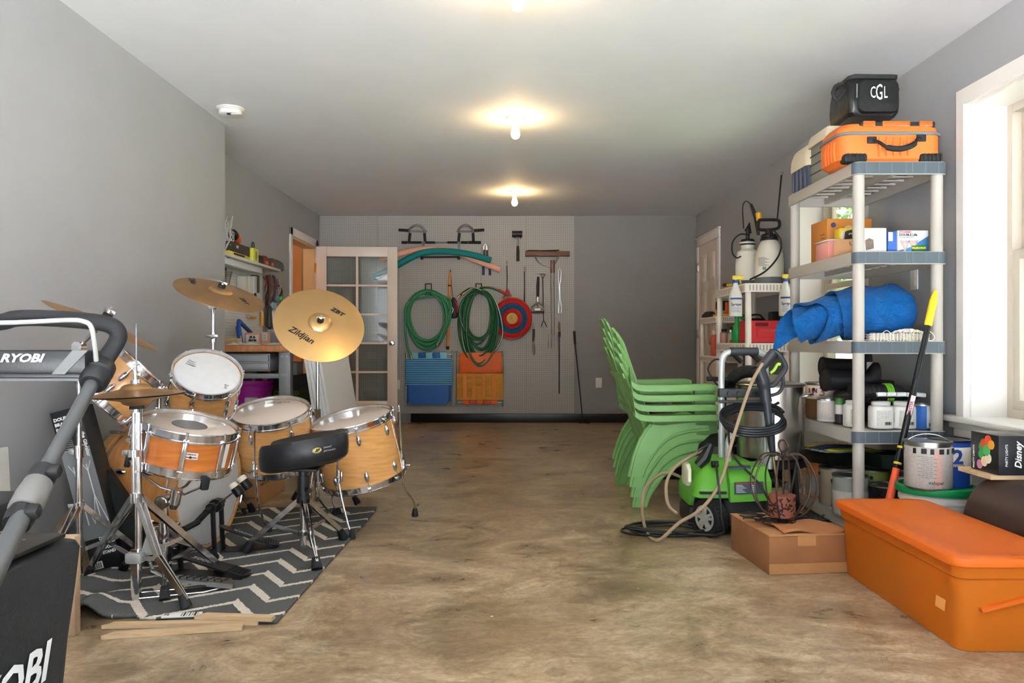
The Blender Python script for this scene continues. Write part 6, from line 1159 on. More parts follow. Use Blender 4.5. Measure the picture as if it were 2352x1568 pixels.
# ================================================================ BUCKET, CANS, POLE, TOOL CASE
def can(name, label, c, r, h, m, top=steel, bail=True, ba=0, bup=False, cat='paint can', group=None, lab=None, lab2=None):
    t = thing(name, label, cat, c, group=group); M = T(*c)
    q = B(M).lathe([(0, .004), (r-.004, .004), (r-.001, 0), (r, .006), (r, h-.006), (r+.002, h-.004), (r+.002, h), (r-.004, h+.001), (r-.008, h-.006), (r-.018, h-.006), (r-.02, h-.003), (0, h-.004)], n=36).build('can_body', m, t)
    B(M).lathe([(r+.0025, h), (r+.0025, h-.007), (r+.0005, h-.008), (r+.0005, h-.002), (r-.008, h-.002), (r-.008, h+.0015), (r+.0025, h+.001)], n=36).build('rim', top, t)
    B(M).lathe([(0, h-.002), (r-.02, h-.001), (r-.022, h-.004), (r-.008, h-.004)], n=32).build('lid', top, t)
    if lab: B(M).lathe([(r+.0006, lab[0]*h), (r+.0012, lab[0]*h+.001), (r+.0012, lab[1]*h-.001), (r+.0006, lab[1]*h)], n=36).build('label', lab[2], q)
    if lab2: B(M).lathe([(r+.0016, lab2[0]*h), (r+.0016, lab2[1]*h)], n=36, a0=lab2[3], a1=lab2[4]).build('label_panel', lab2[2], q)
    if bail:
        pts = [Vector((r*1.03*cos(a), -.02 if bup is False else 0, 0)) for a in ()]; s_ = 1 if bup else -.75
        p = [(r*1.02*cos(k*pi/12), -(.35 if not bup else .15)*r*sin(k*pi/12), h*.82+s_*r*.72*sin(k*pi/12)) for k in range(13)]
        B(M @ RZ(ba)).tube(p, .0017, 5).build('wire_bail', steel, t)
        for s2 in (-1, 1): B(M @ RZ(ba)).cyl((s2*r*.99, 0, h*.82), (s2*(r+.006), 0, h*.82), .009, n=10).build('bail_ear', blackp, t)
    return t
def curved(s_, size, m, t, c, r, z, ang, **kw): return text(s_, size, m, t, warp=lambda p: Vector((c[0]+(r+.002+p.z)*cos(R(ang)+p.x/r), c[1]+(r+.002+p.z)*sin(R(ang)+p.x/r), c[2]+z+p.y)), **kw)
gc = (1.877, 3.45, 0); t = thing('bucket', 'white five gallon bucket with green lid under the window', 'bucket', gc)
B(T(*gc)).lathe([(0, .002), (.13, .002), (.145, .26), (.152, .262), (.152, .28), (.147, .282), (.15, .30), (.158, .302), (.158, .312), (0, .312)], n=40).build('bucket_body', whitep, t)
B(T(*gc)).lathe([(.150, .296), (.163, .298), (.166, .31), (.163, .326), (.15, .330), (.146, .322), (0, .322)], n=40).build('lid', mat('green_bucket_lid', (16, 134, 72), .4), t)
m1 = mat('grey_print_label', (166, 160, 154), .5, noise=.15, nscale=150)
c = (1.815, 3.40, .3235); r, h = .094, .205; t = can('paint_can', 'gallon paint can with grey printed label and wire bail on the green lid', c, r, h, steel, bup=True, ba=-20, lab=(.04, .9, m1), lab2=(.06, .84, mat('pinkish_print', (190, 150, 140), .6, noise=.1, nscale=160), 258, 275))
curved('valspar', .022, inkm, t, c, r, .035, 262); 
b = B(T(*c))
for k in range(7): b.lathe([(r+.0015, .156+.003*(k % 2)), (r+.002, .157), (r+.002, .178), (r+.0015, .179)], n=3, a0=205+k*21, a1=214+k*21+4*(k % 2))
b.build('printed_blocks', inkm, t)['kind'] = 'stuff'
for k in range(12): curved('lorem ipsum dolor' if False else 'x xx xxx xx x xxx', .008, mat('grey_ink3', (96, 92, 90), .6), t, c, r, .145-k*.008, 235+10*(k % 2))
c = (1.945, 3.47, .3235); t = can('paint_can', 'blue and white gallon paint can with big numeral 2 behind the grey one', c, .092, .205, mat('royal_blue_label', (22, 62, 146), .4), top=blackp, ba=0, lab=(.45, .86, mat('cream_label', (216, 206, 190), .5)), lab2=(.06, .28, paper, 300, 318))
curved('2', .085, mat('blue_ink', (26, 62, 140), .5), t, c, .092, .132, 263, bold=.003); curved('INTERIOR', .014, inkm, t, c, .092, .095, 262)
# roller extension pole
t = thing('extension_pole', 'black extension pole with yellow tip leaning on the grey shelf', 'pole', (1.65, 3.52, 0)); a = Vector((1.652, 3.52, .006)); e = P(2149, 668, 3.725); L_ = lambda f: a.lerp(e, f)
fz = lambda px, py: max(0, min(1, ((px-2009)**2+(py-1268)**2)**.5/616.)); gl = mat('glossy_black_tube', (30, 32, 34), .25, .5)
B().tube([L_(.2), L_(.62)], .0155, 14).build('outer_tube', gl, t); B().tube([L_(.6), L_(.87)], .0135, 14).build('inner_tube', gl, t)
B().tube([L_(0), L_(.25), L_(.31)], [.019, .018, .016], 14).build('orange_grip', mat('coral_plastic', (236, 90, 50), .4), t)
for f in (.325, .385): B().tube([L_(f), L_(f+.008)], .0175, 14).build('yellow_ring', yellowp, t)
B().tube([L_(.86), L_(.865), L_(.96), L_(.975), L_(1)], [.0135, .018, .018, .015, .009], 12).build('yellow_tip', yellowp, t)
u = (e-a).normalized(); Mx = fr(L_(.53), (-.25, -.95, .1), u); B(Mx @ T(0, 0, .0145)).box((0, 0, 0), (.14, .02, .002)).build('pale_sticker', mat('pole_sticker', (214, 196, 190), .5), t); text('WOOSTER', .02, mat('magenta_ink', (150, 50, 90), .5), t, Mx @ T(0, 0, .0162), xs=.9, bold=.0006)
# tool case, board and light boxes under the window
t = thing('tool_case', 'dark brown plastic tool case behind the orange bin at the right edge', 'case', (1.97, 2.86, 0)); brn = mat('dark_brown_plastic', (58, 42, 36), .4, noise=.08, nscale=5)
b = B(); b.loft([[(x, y, z) for x, z in [(1.785, .05), (1.772, .16), (1.770, .25)]+[(1.91+.14*cos(R(180-a)), .25+.18*sin(R(a))) for a in range(10, 91, 10)]+[(2.12, .43), (2.14, .40), (2.14, .05)]] for y in (2.66, 2.68, 3.04, 3.06)]); q = b.build('shell', brn, t)
b = B(); b.tube(spl([(1.772, 2.655, .22), (1.82, 2.65, .31), (1.9, 2.65, .345), (2.0, 2.65, .33), (2.1, 2.65, .24)], 6), .006, 6); b.build('groove_rib', mat('brown_black', (34, 26, 24), .4), q); b = B(); b.tube(spl([(1.93, 2.72, .42), (1.94, 2.71, .465), (2.02, 2.71, .47), (2.1, 2.71, .465), (2.11, 2.72, .42)], 4), .012, 8); b.build('handle', brn, t); B().bx((1.96, 2.645, .29), (2.05, 2.66, .36), .008).build('latch', steel, t); B().bx((1.9, 2.66, 0), (2.13, 3.06, .052)).build('base', blackp, t)
o = B().bx((1.83, 2.98, .4305), (2.165, 3.2, .448), .002).build('pale_board', pine); tag(o, 'short pale board under the black light boxes below the window', 'board')
def lbox(label, x0, x1, y0, y1):
    t = thing('light_box', label, 'box', ((x0+x1)/2, (y0+y1)/2, .449), group='black bulb cartons under the window'); q = B().bx((x0, y0, .449), (x1, y1, .60), .002).build('carton', mat('black_carton', (30, 30, 34), .35), t); return t, q
t, q = lbox('black carton with colored bulb pictures under the window sill', 1.855, 2.0, 2.97, 3.15)
for dy, z, r, c in ((.115, .575, .0201, (226, 84, 50)), (.135, .56, .018, (240, 170, 60)), (.085, .56, .018, (200, 84, 50)), (.075, .545, .02, (60, 160, 80)), (.105, .535, .022, (84, 180, 100)), (.115, .505, .02, (226, 214, 190)), (.07, .515, .018, (60, 170, 90)), (.09, .49, .02, (230, 200, 160)), (.06, .475, .018, (200, 130, 180))): B().cyl((1.8555, 3.15-dy, z), (1.8545-dy*.012-abs(z-.5)*.006, 3.15-dy, z), r, n=18).build('bulb_picture', mat('bulbpic_%d_%d' % c[:2], c, .4), q)
Fb = lambda x, z: T(x, 2.969, z) @ RX(90)
text('PARTY LIGHTS', .014, white_ink, q, fr((1.8545, 3.13, .50), (-1, 0, 0), (0, 0, 1)), bold=.0004); text('Disney', .036, white_ink, q, fr((1.93, 2.969, .525), (0, -1, 0), (0, 0, 1)), shear=.3, bold=.0008); text('PARTY LIGHTS', .013, white_ink, q, fr((1.885, 2.969, .525), (0, -1, 0), (0, 0, 1)))
for k, c in enumerate(((190, 60, 40), (214, 140, 40), (200, 190, 60), (60, 150, 80), (40, 110, 170))): B().bx((1.952, 2.9685, .585-k*.026-.026), (1.968, 2.97, .585-k*.026)).build('color_bar', mat('bar_%d' % k, c, .4), q)
t, q = lbox('second black bulb carton cut off by the right photo edge', 2.005, 2.14, 2.975, 3.15); text('LED', .04, white_ink, q, Fb(2.07, .55) @ T(0, 0, -.005))
# stock pot on burner
pc = (1.43, 4.32, 0); t = thing('propane_burner', 'black burner stand under the tall steel stock pot', 'burner', pc); b = B(T(*pc)); b.lathe([(.14, .28), (.19, .28), (.195, .32), (.185, .32), (.18, .29), (.14, .29), (.14, .28)], n=36); b.build('ring_shell', darkm, t)
for k in range(4): a = k*pi/2+.5; B().tube([(pc[0]+.17*cos(a), pc[1]+.17*sin(a), .29), (pc[0]+.2*cos(a), pc[1]+.2*sin(a), .0)], .012, 8).build('leg', darkm, t)
B(T(*pc)).lathe([(0, .16), (.05, .16), (.07, .2), (.07, .25), (0, .25)], n=20).build('burner_head', darkm, t); b = B(T(*pc)); b.bar((-.18, 0, .318), (.18, 0, .318), .014, .008); b.bar((0, -.18, .318), (0, .18, .318), .014, .008); b.build('grate', darkm, t); B().tube([(1.43, 4.27, .2), (1.45, 4.1, .2)], .02, 10).build('gas_valve', steel, t)
t = thing('stock_pot', 'tall brushed steel stock pot standing behind the spray gun', 'pot', (pc[0], pc[1], .325)); potm = mat('pot_steel', (190, 184, 176), .28, 1, noise=.05, nscale=3)
B(T(pc[0], pc[1], .324)).lathe([(0, 0), (.172, 0), (.178, .006), (.178, .39), (.184, .395), (.184, .4), (.176, .4), (.174, .392), (.172, .01), (0, .01)], n=56).build('pot_body', potm, t); B(T(pc[0], pc[1], .724)).lathe([(.186, -.004), (.19, .0), (.186, .006), (.15, .012), (.06, .016), (0, .017)], n=48).build('lid', potm, t)
for s_ in (-1, 1): B(T(pc[0], pc[1], .66) @ RZ(-35)).tube(spl([(s_*.176, -.05, 0), (s_*.215, -.045, .012), (s_*.225, 0, .016), (s_*.215, .045, .012), (s_*.176, .05, 0)], 5), .006, 8).build('side_handle', steel, t)
# ================================================================ GREY SHELF UNIT
shm = mat('grey_shelf_plastic', (172, 166, 157), .5); capm = mat('dark_shelf_cap', (74, 84, 92), .5)
def shelf_unit(label, x0, x1, y0, y1, tops, hb, pr, m, cap=None, ribs=False, post_h=None):
    t = thing('shelf_unit', label, 'shelf', ((x0+x1)/2, (y0+y1)/2, 0)); cx, cy = (x0+x1)/2, (y0+y1)/2; w, l = x1-x0, y1-y0
    R_ = lambda d, z, r=.03: [(cx+x, cy+y, z) for x, y in rrect(w+d, l+d, r, 4)]
    for z in tops:
        b = B(); b.loft([R_(-.03, z-.012), R_(-.03, z-hb), R_(0, z-hb), R_(0, z-.006), R_(-.004, z), R_(-.02, z), R_(-.02, z-.004)])
        for k in range(9): yy = y0+.08+k*(l-.16)/8; b.bx((x0+.03, yy-.004, z-.022), (x1-.03, yy+.004, z-.010))
        b.bx((cx-.012, y0+.03, z-.05), (cx+.012, y1-.03, z-.010)); q = b.build('shelf_panel', m, t)
        b = B()
        for k in range(16):
            yy = y0+.1+k*(l-.2)/15
            for sx in (-1, 1): b.bar((cx+sx*w*.14, yy, z-.0135), (cx+sx*w*.36, yy+.018, z-.0135), .012, .002)
        b.build('vent_slots', mat('slot_grey', (96, 94, 90), .6), q)
        if cap:
            b = B(); pts = [(cx+x, cy+y) for x, y in rrect(w+.004, l+.004, .032, 5) if y < -l/2+.033]; pts = sorted(pts, key=lambda p: p[0])
            b.loft([[(px, py, z-hb+.004), (px, py, z-.003), (px+(.003 if px < cx else -.003), py+.003, z-.003), (px+(.003 if px < cx else -.003), py+.003, z-hb+.004)] for px, py in pts]); c = b.build('end_cap', cap, q)
            b = B()
            for f in (.12, .26, .40, .55, .62, .76, .9): b.bx((x0+w*f-.001, y0-.0035, z-hb+.006), (x0+w*f+.001, y0-.001, z-.005))
            b.build('cap_seams', mat('cap_seam', (112, 124, 132), .5), c)
        if ribs:
            b = B()
            for k in range(12): xx = x0+.035+k*(w-.07)/11; b.bx((xx-.004, y0-.0025, z-hb+.012), (xx+.004, y0+.002, z-.012))
            for k in range(24): yy = y0+.035+k*(l-.07)/23; b.bx((x0-.0025, yy-.004, z-hb+.012), (x0+.002, yy+.004, z-.012))
            b.build('edge_slots', mat('slot_shadow', (176, 164, 152), .6), q)['kind'] = 'stuff'
    zt = tops[0]-.01
    for x in (x0+pr+.008, x1-pr-.008):
        for y in (y0+pr+.008, y1-pr-.008): B().cyl((x, y, 0), (x, y, zt), pr, n=18).build('post', m, t)
    return t
SX0, SX1, SY0, SY1 = 1.655, 2.108, 3.768, 4.69; ST = (1.830, 1.396, .962, .526, .09)
shelf_unit('tall grey five tier plastic shelf with dark end caps, beside the window', SX0, SX1, SY0, SY1, ST, .062, .0275, shm, capm)
# --- top tier
org = mat('orange_suitcase_fabric', (226, 112, 44), .55, bump=.1, bscale=90)
z0 = 1.831; t = thing('suitcase', 'orange soft suitcase with black handle lying on the top shelf', 'suitcase', (1.86, 3.93, z0)); xa, xb, ya, yb = 1.60, 2.10, 3.795, 4.085
def sc(z, d): return [((xa+xb)/2+x, (ya+yb)/2+y, z) for x, y in rrect(xb-xa+d, yb-ya+d, .06, 6)]
b = B(); b.loft([sc(z0, -.05), sc(z0+.02, -.005), sc(z0+.05, 0), sc(z0+.13, 0), sc(z0+.17, -.012), sc(z0+.195, -.05), sc(z0+.2, -.09)]); q = b.build('suitcase_body', org, t)
b = B()
for k in range(5): b.tube([(1.79+k*.035, ya-.001, z0+.03), (1.79+k*.035, ya-.006, z0+.08), (1.79+k*.035, ya-.001, z0+.125)], [.004, .011, .004], 8)
for k in range(4): b.tube([(xa-.001, 3.86+k*.035, z0+.02), (xa-.005, 3.86+k*.035, z0+.07), (xa-.001, 3.86+k*.035, z0+.12)], [.004, .008, .004], 8)
b.build('molded_ribs', org, q)
b = B(); b.tube([Vector(p) for p in sc(z0+.142, .004)], .008, 8, closed=True); b.build('zipper', mat('grey_zipper', (110, 116, 120), .6), t)
for x0_, x1_ in ((1.615, 1.73), (1.985, 2.09)):
    q = B().bx((x0_, ya-.012, z0-.0005), (x1_, ya+.06, z0+.045), .015).build('corner_bumper', rubber, t); b = B()
    for k in range(5): b.bx((x0_+.014+k*.02, ya-.016, z0+.004), (x0_+.022+k*.02, ya-.01, z0+.042), .003)
    b.build('bumper_ribs', rubber, q)
b = B(); b.tube(spl([(1.75, ya-.004, z0+.108), (1.775, ya-.02, z0+.095), (1.81, ya-.045, z0+.062), (1.87, ya-.05, z0+.055), (1.93, ya-.045, z0+.075), (1.965, ya-.02, z0+.11), (1.99, ya-.004, z0+.118)], 5), [.008]*10+[.014]*12+[.008]*9, 10); 
for x, z in ((1.75, .108), (1.99, .118)): b.box((x, ya-.006, z0+z), (.045, .012, .034), bev=.004)
b.build('carry_handle', rubber, t)
b = B(); b.bx((1.70, ya+.015, z0+.175), (2.07, ya+.13, z0+.204), .006); q = b.build('top_panel', rubber, t)
for a, c in ((1.715, 1.775), (1.81, 1.945), (1.99, 2.055)): B().bx((a, ya+.008, z0+.178), (c, ya+.1, z0+.2065), .004).build('amber_window', mat('amber_window', (168, 92, 38), .2), q)
grt = mat('grey_tote', (128, 130, 124), .5); crm = mat('cream_lid', (206, 192, 168), .5)
t = thing('drawer_tote', 'grey drawer tote with pale lid behind the orange suitcase', 'tote', (1.82, 4.22, z0)); q = B().bx((1.665, 4.10, z0), (2.0, 4.345, z0+.21), .008).build('drawer_body', grt, t); b = B()
for z in (.05, .10, .15): b.bx((1.662, 4.098, z0+z), (2.0, 4.347, z0+z+.005))
b.build('drawer_gap', mat('gap_dark', (52, 54, 52), .7), q); b = B(); b.loft([[(1.83+x*k, 4.222+y*k, z) for x, y in rrect(.36, .27, .02, 3)] for k, z in ((1, z0+.2), (1.02, z0+.215), (.98, z0+.24), (.94, z0+.262))]); b.build('lid', crm, t)
t = thing('lidded_bin', 'small navy bin with domed cream lid at the far end of the top shelf', 'bin', (1.78, 4.52, z0)); b = B(); b.loft([[(1.80+x*k, 4.525+y*k, z) for x, y in rrect(.27, .27, .03, 4)] for k, z in ((.9, z0), (.98, z0+.13))]); q = b.build('tub', mat('navy_tub', (70, 74, 92), .5), t); b = B()
for k in range(4): b.bx((1.658, 4.42+k*.06, z0+.005), (1.674, 4.44+k*.06, z0+.125), .003)
b.build('tub_ribs', mat('navy_tub'), q); b = B(); b.loft([[(1.80+x*k, 4.525+y*k, z) for x, y in rrect(.28, .28, .04, 4)] for k, z in ((1, z0+.125), (1.02, z0+.135), (1, z0+.19), (.9, z0+.235), (.8, z0+.25))]); b.build('lid', crm, t)
blkn = mat('black_cooler_nylon', (19, 20, 21), .36, noise=.25, nscale=9, bump=.9, bscale=16); z1 = z0+.264
t = thing('cooler_bag', 'black cooler bag with white CGL monogram on top of the pile', 'bag', (1.84, 4.06, z1)); xa, xb, ya, yb = 1.705, 1.958, 3.935, 4.19
def cg(z, d, s_=0): return [((xa+xb)/2+x+s_, (ya+yb)/2+y, z+.006*sin(x*30+y*20)) for x, y in rrect(xb-xa+d, yb-ya+d, .03, 6)]
b = B(); b.loft([cg(z1-.0, -.02), cg(z1+.02, .004), cg(z1+.08, .012), cg(z1+.14, .006), cg(z1+.19, -.008), cg(z1+.205, -.03)]); q = b.build('bag_body', blkn, t)
b = B(); b.loft([cg(z1+.19, -.002), cg(z1+.208, .0), cg(z1+.213, -.02)]); b.build('top_flap', mat('black_webbing', (34, 35, 36), .7), t)
b = B(); b.loft([[(1.845+x*k, ya-d, z1+.098+z*k) for x, z in rrect(.205, .165, .03, 5)] for k, d in ((1, -.004), (1, .012), (.94, .02), (.5, .024))]); b.build('front_pocket', blkn, t)
M = T(1.842, ya-.0262, z1+.112) @ RX(90)
for s_, sz, x, xs in (('C', .082, -.031, .5), ('G', .112, 0, .46), ('L', .082, .032, .5)): text(s_, sz, white_ink, t, M @ T(x, 0, 0), xs=xs, bold=.0003)
b = B(); b.tube(spl([(1.74, 4.06, z1+.208), (1.76, 4.06, z1+.235), (1.80, 4.06, z1+.243), (1.87, 4.06, z1+.243), (1.91, 4.06, z1+.235), (1.93, 4.06, z1+.208)], 5), .018, 8, flat=.5); b.tube(spl([(1.70, 4.0, z1+.19), (1.66, 4.0, z1+.175), (1.645, 3.99, z1+.13), (1.66, 3.98, z1+.1), (1.70, 3.98, z1+.15)], 5), .009, 8); b.tube(spl([(1.955, 4.0, z1+.18), (1.98, 4.0, z1+.16), (1.972, 4.0, z1+.14)], 4), .008, 8); b.build('strap', mat('black_webbing'), t)
B().tube([(1.735, ya-.016, z1+.16), (1.735, ya-.016, z1+.09)], .004, 6).build('zipper', mat('bag_zip', (120, 120, 120), .5, .5), t)
# --- second tier
z0 = ST[1]+.001
def carton(name, label, a, b_, m, rz=0, cat='box', group=None):
    t = thing(name, label, cat, ((a[0]+b_[0])/2, (a[1]+b_[1])/2, a[2]), group=group); c = Vector(((a[0]+b_[0])/2, (a[1]+b_[1])/2, 0)); M = Matrix.Translation(c) @ RZ(rz)
    q = B(M).bx((a[0]-c.x, a[1]-c.y, a[2]), (b_[0]-c.x, b_[1]-c.y, b_[2]), .002).build('carton', m, t); return t, q, M
t, q, M = carton('bulb_carton', 'orange carton with round bulb pictures on the second shelf', (1.75, 4.33, z0), (2.0, 4.56, z0+.245), mat('orange_carton', (196, 124, 48), .55))
for x in (1.87, 1.925): B().cyl((x, 4.3295, z0+.18), (x, 4.327, z0+.18), .028, n=20).build('bulb_picture', mat('pale_bulb_print', (216, 186, 150), .5), q)
B().cyl((1.785, 4.3295, z0+.21), (1.785, 4.327, z0+.21), .014, n=16).build('round_logo', mat('navy_logo', (60, 66, 110), .5), q)
for k in range(7): B().bx((1.748, 4.36, z0+.04+k*.02), (1.7495, 4.42-.01*(k % 2), z0+.045+k*.02)).build('fine_print', mat('brown_print', (120, 76, 40), .6), q)
text('great value', .02, white_ink, q, T(1.94, 4.3265, z0+.1) @ RX(90))
t, q, M = carton('small_carton', 'plain brown carton printed Air Freeze at the left shelf edge', (1.685, 3.97, z0), (1.795, 4.09, z0+.085), mat('brown_small_carton', (182, 136, 96), .75, noise=.06), -38); text('Fs Air Freeze', .014, inkm, q, M @ fr((-.0558, 0, z0+.04), (-1, 0, 0), (0, -1, 0)), bold=.0003); text('U', .03, inkm, q, M @ fr((0.03, -.0606, z0+.06), (0, -1, 0), (1, 0, 0)))
t = thing('clear_box', 'pink ended clear plastic box behind the Air Freeze carton', 'box', (1.72, 4.22, z0)); q = B().bx((1.675, 4.13, z0), (1.80, 4.30, z0+.095), .004).build('tub', mat('pink_clear', (226, 150, 140), .3), t); B().bx((1.668, 4.125, z0+.095), (1.805, 4.305, z0+.105), .003).build('lid', mat('clear_lid', (214, 200, 192), .2), t)
o = B(T(1.80, 4.09, z0+.125) @ RZ(-25) @ RX(38) @ RY(-12)).bx((-.05, -.045, -.008), (.05, .045, .008), .003).build('blister_pack', mat('black_pack', (30, 28, 30), .35)); tag(o, 'black blister pack leaning in front of the orange carton', 'packet'); text('Plumb', .024, white_ink, o, T(1.80, 4.09, z0+.125) @ RZ(-25) @ RX(38) @ RY(-12) @ T(0, 0, .0085))
for k, (x, y, zz_, r, h, m, lab) in enumerate(((1.80, 3.96, z0, .034, .05, mat('tin_silver', (176, 168, 160), .35, .6), 'silver tin at the front of the second shelf'), (1.795, 3.965, z0+.051, .042, .03, paper, 'white lidded tub stacked on the silver tin'), (1.87, 4.05, z0, .035, .09, mat('grey_jar', (140, 136, 132), .5), 'grey jar behind the near shelf post'))):
    o = B(T(x, y, zz_)).lathe([(0, 0), (r, 0), (r, h*.75), (r*1.05, h*.76), (r*1.05, h), (0, h)], n=24).build('small_tub', m); tag(o, lab, 'tub')
t, q, M = carton('white_carton', 'white carton with taped top and brown smudge picture behind the near post', (1.735, 3.86, z0), (1.855, 3.96, z0+.125), paper); b = B(fr((1.77, 3.859, z0+.045), (0, -1, 0), (1, 0, .1))); b.prism([(-.02, -.028), (.02, -.024), (.022, .02), (0, .03), (-.02, .02)], .001); b.build('smudge_picture', mat('brown_smudge', (110, 94, 84), .6, noise=.4, nscale=60), q)
t, q, M = carton('yellow_carton', 'yellow carton standing behind the taped white carton', (1.74, 4.14, z0), (1.93, 4.21, z0+.165), mat('yellow_card', (222, 190, 40), .5)); B().bx((1.75, 4.138, z0+.08), (1.79, 4.14, z0+.15)).build('white_panel', paper, q); text('V', .03, inkm, q, T(1.90, 4.138, z0+.12) @ RX(90), bold=.001)
t, q, M = carton('blue_carton', 'narrow blue and white bulb carton beside the halogen carton', (1.862, 3.86, z0), (1.905, 3.95, z0+.108), mat('blue_white_card', (44, 92, 170), .5)); B().bx((1.864, 3.858, z0+.06), (1.885, 3.86, z0+.104)).build('white_panel', paper, q)
t, q, M = carton('halogen_carton', 'white and blue halogen bulb carton with green value pack flash', (1.908, 3.855, z0), (2.06, 3.95, z0+.112), mat('pale_blue_white_card', (216, 218, 220), .45)); Mq = T(0, 3.854, 0) @ RX(90)
b = B(); b.add([(2.06, 3.8543, z0+.001), (1.909, 3.8543, z0+.001), (1.909, 3.8543, z0+.012), (1.97, 3.8543, z0+.03), (2.06, 3.8543, z0+.085)], [(0, 1, 2, 3, 4)]); b.build('blue_fade', mat('blue_fade_print', (70, 130, 190), .45), q, solid=.0004)
text('SYLVANIA', .013, redp, q, Mq @ T(1.915, z0+.104, 0), align='LEFT', bold=.0006); text('DOUBLE Life', .016, inkm, q, Mq @ T(1.915, z0+.09, 0), align='LEFT', bold=.0006); text('HALOGEN HALOGENE', .007, inkm, q, Mq @ T(1.915, z0+.078, 0), align='LEFT')
for k, x in enumerate((1.943, 1.985)): b = B(); b.add([(x-.025, 3.8535, z0+.062), (x+.025, 3.8535, z0+.062), (x+.008, 3.8535, z0+.022), (x+.006, 3.8535, z0+.006), (x-.006, 3.8535, z0+.006), (x-.008, 3.8535, z0+.022)], [(0, 1, 2, 3, 4, 5)]); b.build('lamp_picture', mat('lamp_print', (190, 176, 170), .4), q, solid=.0004)
b = B(T(0, 3.853, 0)); b.prism([(1.975, z0+.008), (2.047, z0+.012), (2.047, z0+.042), (1.975, z0+.036)], .001, RX(90)); g_ = b.build('green_flash', mat('flash_green', (30, 110, 60), .5), q); text('VALUE 2 PACK', .0125, yellowp, g_, T(2.011, 3.852, z0+.025) @ RX(90), bold=.0006, xs=.85)
# --- third tier: tarp and blind
def tarp_mat():
    m = mat('blue_tarp', (28, 116, 198), .2, noise=.12, nscale=14, spec=.6); nt = m.node_tree; b = nt.nodes['Principled BSDF']; L = nt.links.new
    tc = nd(nt, 'ShaderNodeTexCoord'); a = nd(nt, 'ShaderNodeTexNoise', i_Scale=24, i_Detail=8, i_Roughness=.68, i_Distortion=2.2); L(tc.outputs['Object'], a.inputs[0]); bp = nd(nt, 'ShaderNodeBump', i_Strength=1, i_Distance=.03); L(a.outputs[0], bp.inputs['Height']); L(bp.outputs[0], b.inputs['Normal']); return m
tz = ST[2]+.001; turns = 3.2
def tf(u, v):
    # spiral u from inside to outside, v along the roll
    a = u*turns*2*pi-1.0; rad = .078+.092*u; xs = 1.40+.33*u**1.1+.03*sin(a*1.5); xe = 2.085-.05*abs(sin(a*.5))-.015*u; x = xs+(xe-xs)*v
    f = max(0, min(1, (x-1.5)/.5)); w = 1+.08*sin(x*14+a); ry, rz = .165/.17, (.82+.12*f)
    end = 1-.45*max(0, (v-.8)/.2)**2
    y = 4.05-.02*f+rad*ry*cos(a)*w*(.85+.15*end); zc = tz+.142+.012*f; z = zc+rad*rz*sin(a)*w*end+.02*(1-f)*sin(a*2+1)
    droop = max(0, (1.64-x)/.24); z -= .075*droop**1.5+.03*droop*(1 if sin(a) < -.3 else 0)
    if x > SX0: z = max(z, tz+.004)
    z += .006*sin(x*37+a*3)+.03*max(0, (x-1.9)/.2)*(1 if sin(a) > .5 else 0)
    if x > SX0-.01: z = max(z, tz+.002+.003*u)
    y = max(y, 3.858)
    return Vector((x, y, z))
o = B().grid(tf, 150, 46).build('rolled_tarp', tarp_mat(), solid=.003, sharp=1.2); tag(o, 'crumpled blue tarp rolled up on the middle shelf, sticking out left', 'tarp')
t = thing('window_blind', 'bundled cream window blind with cords lying in front of the tarp', 'blind', (1.91, 3.80, tz)); cb_ = mat('cream_slats', (216, 206, 190), .5)
b = B(T(0, 3.812, tz))
for k in range(7): b.bx((1.735+.004*(k % 3), -.022, .003+k*.0045), (2.035-.005*(k % 2), .022, .006+k*.0045), .001)
b.build('slats', cb_, t); b = B(T(0, 3.812, tz)); rr_ = random.Random(8)
for k in range(16): x = 1.76+k*.016; b.tube([(x, -.025, .0), (x+.003*sin(k), -.025, .036), (x, .02, .037)], .0025, 5)
for k in range(5): x = 1.80+k*.05; b.tube(spl([(x, -.02, .036), (x+.02, -.03, .05), (x+.05, -.032, .02), (x+.03, -.034, -.02*(k % 2)), (x-.01, -.03, .02)], 4), .0018, 5)
b.build('cords', mat('cord_white', (222, 214, 200), .8), t)
b = B(T(0, 3.815, tz)); b.grid(lambda u, v: Vector((1.86+.16*u, -.02+.05*v, .038+.022*sin(pi*u)*abs(sin(3*pi*v+u*9)))), 18, 8); b.build('cloth_tape', cb_, t, solid=.002)
# --- fourth tier
z0 = ST[3]+.001
c = (1.765, 4.44, z0); t = can('paint_can', 'brown and white gallon can with numeral 3 on the fourth shelf', c, .088, .2, mat('brown_can_label', (112, 76, 50), .5), ba=40, lab=(.55, .93, mat('pale_can_label', (206, 190, 176), .5)), bup=False)
curved('3', .07, mat('tan_ink', (120, 92, 66), .5), t, c, .088, .15, 250, bold=.002); curved('2 IN', .03, mat('maroon_ink', (130, 30, 40), .5), t, c, .088, .155, 215, bold=.002)
can('paint_can', 'small white quart can in front of the brown numeral 3 can', (1.722, 4.25, z0), .054, .122, paper, bail=False, lab=(.1, .85, mat('pale_print_label', (196, 186, 176), .6, noise=.12, nscale=120)))
t = thing('squeeze_jar', 'green and white jar standing upside down on its black lid', 'jar', (1.735, 4.12, z0)); B(T(1.735, 4.12, z0)).lathe([(0, 0), (.034, 0), (.034, .004), (.026, .006), (.026, .05), (0, .05)], n=22).build('lid', blackp, t); q = B(T(1.735, 4.12, z0)).lathe([(.024, .05), (.025, .052), (.025, .142), (0, .146)], n=22).build('jar_body', paper, t); B(T(1.735, 4.12, z0)).lathe([(.0256, .10), (.0256, .138)], n=22).build('label', mat('label_green', (84, 140, 70), .5), q)
prl = mat('fine_print_label', (196, 196, 186), .6, noise=.2, nscale=140)
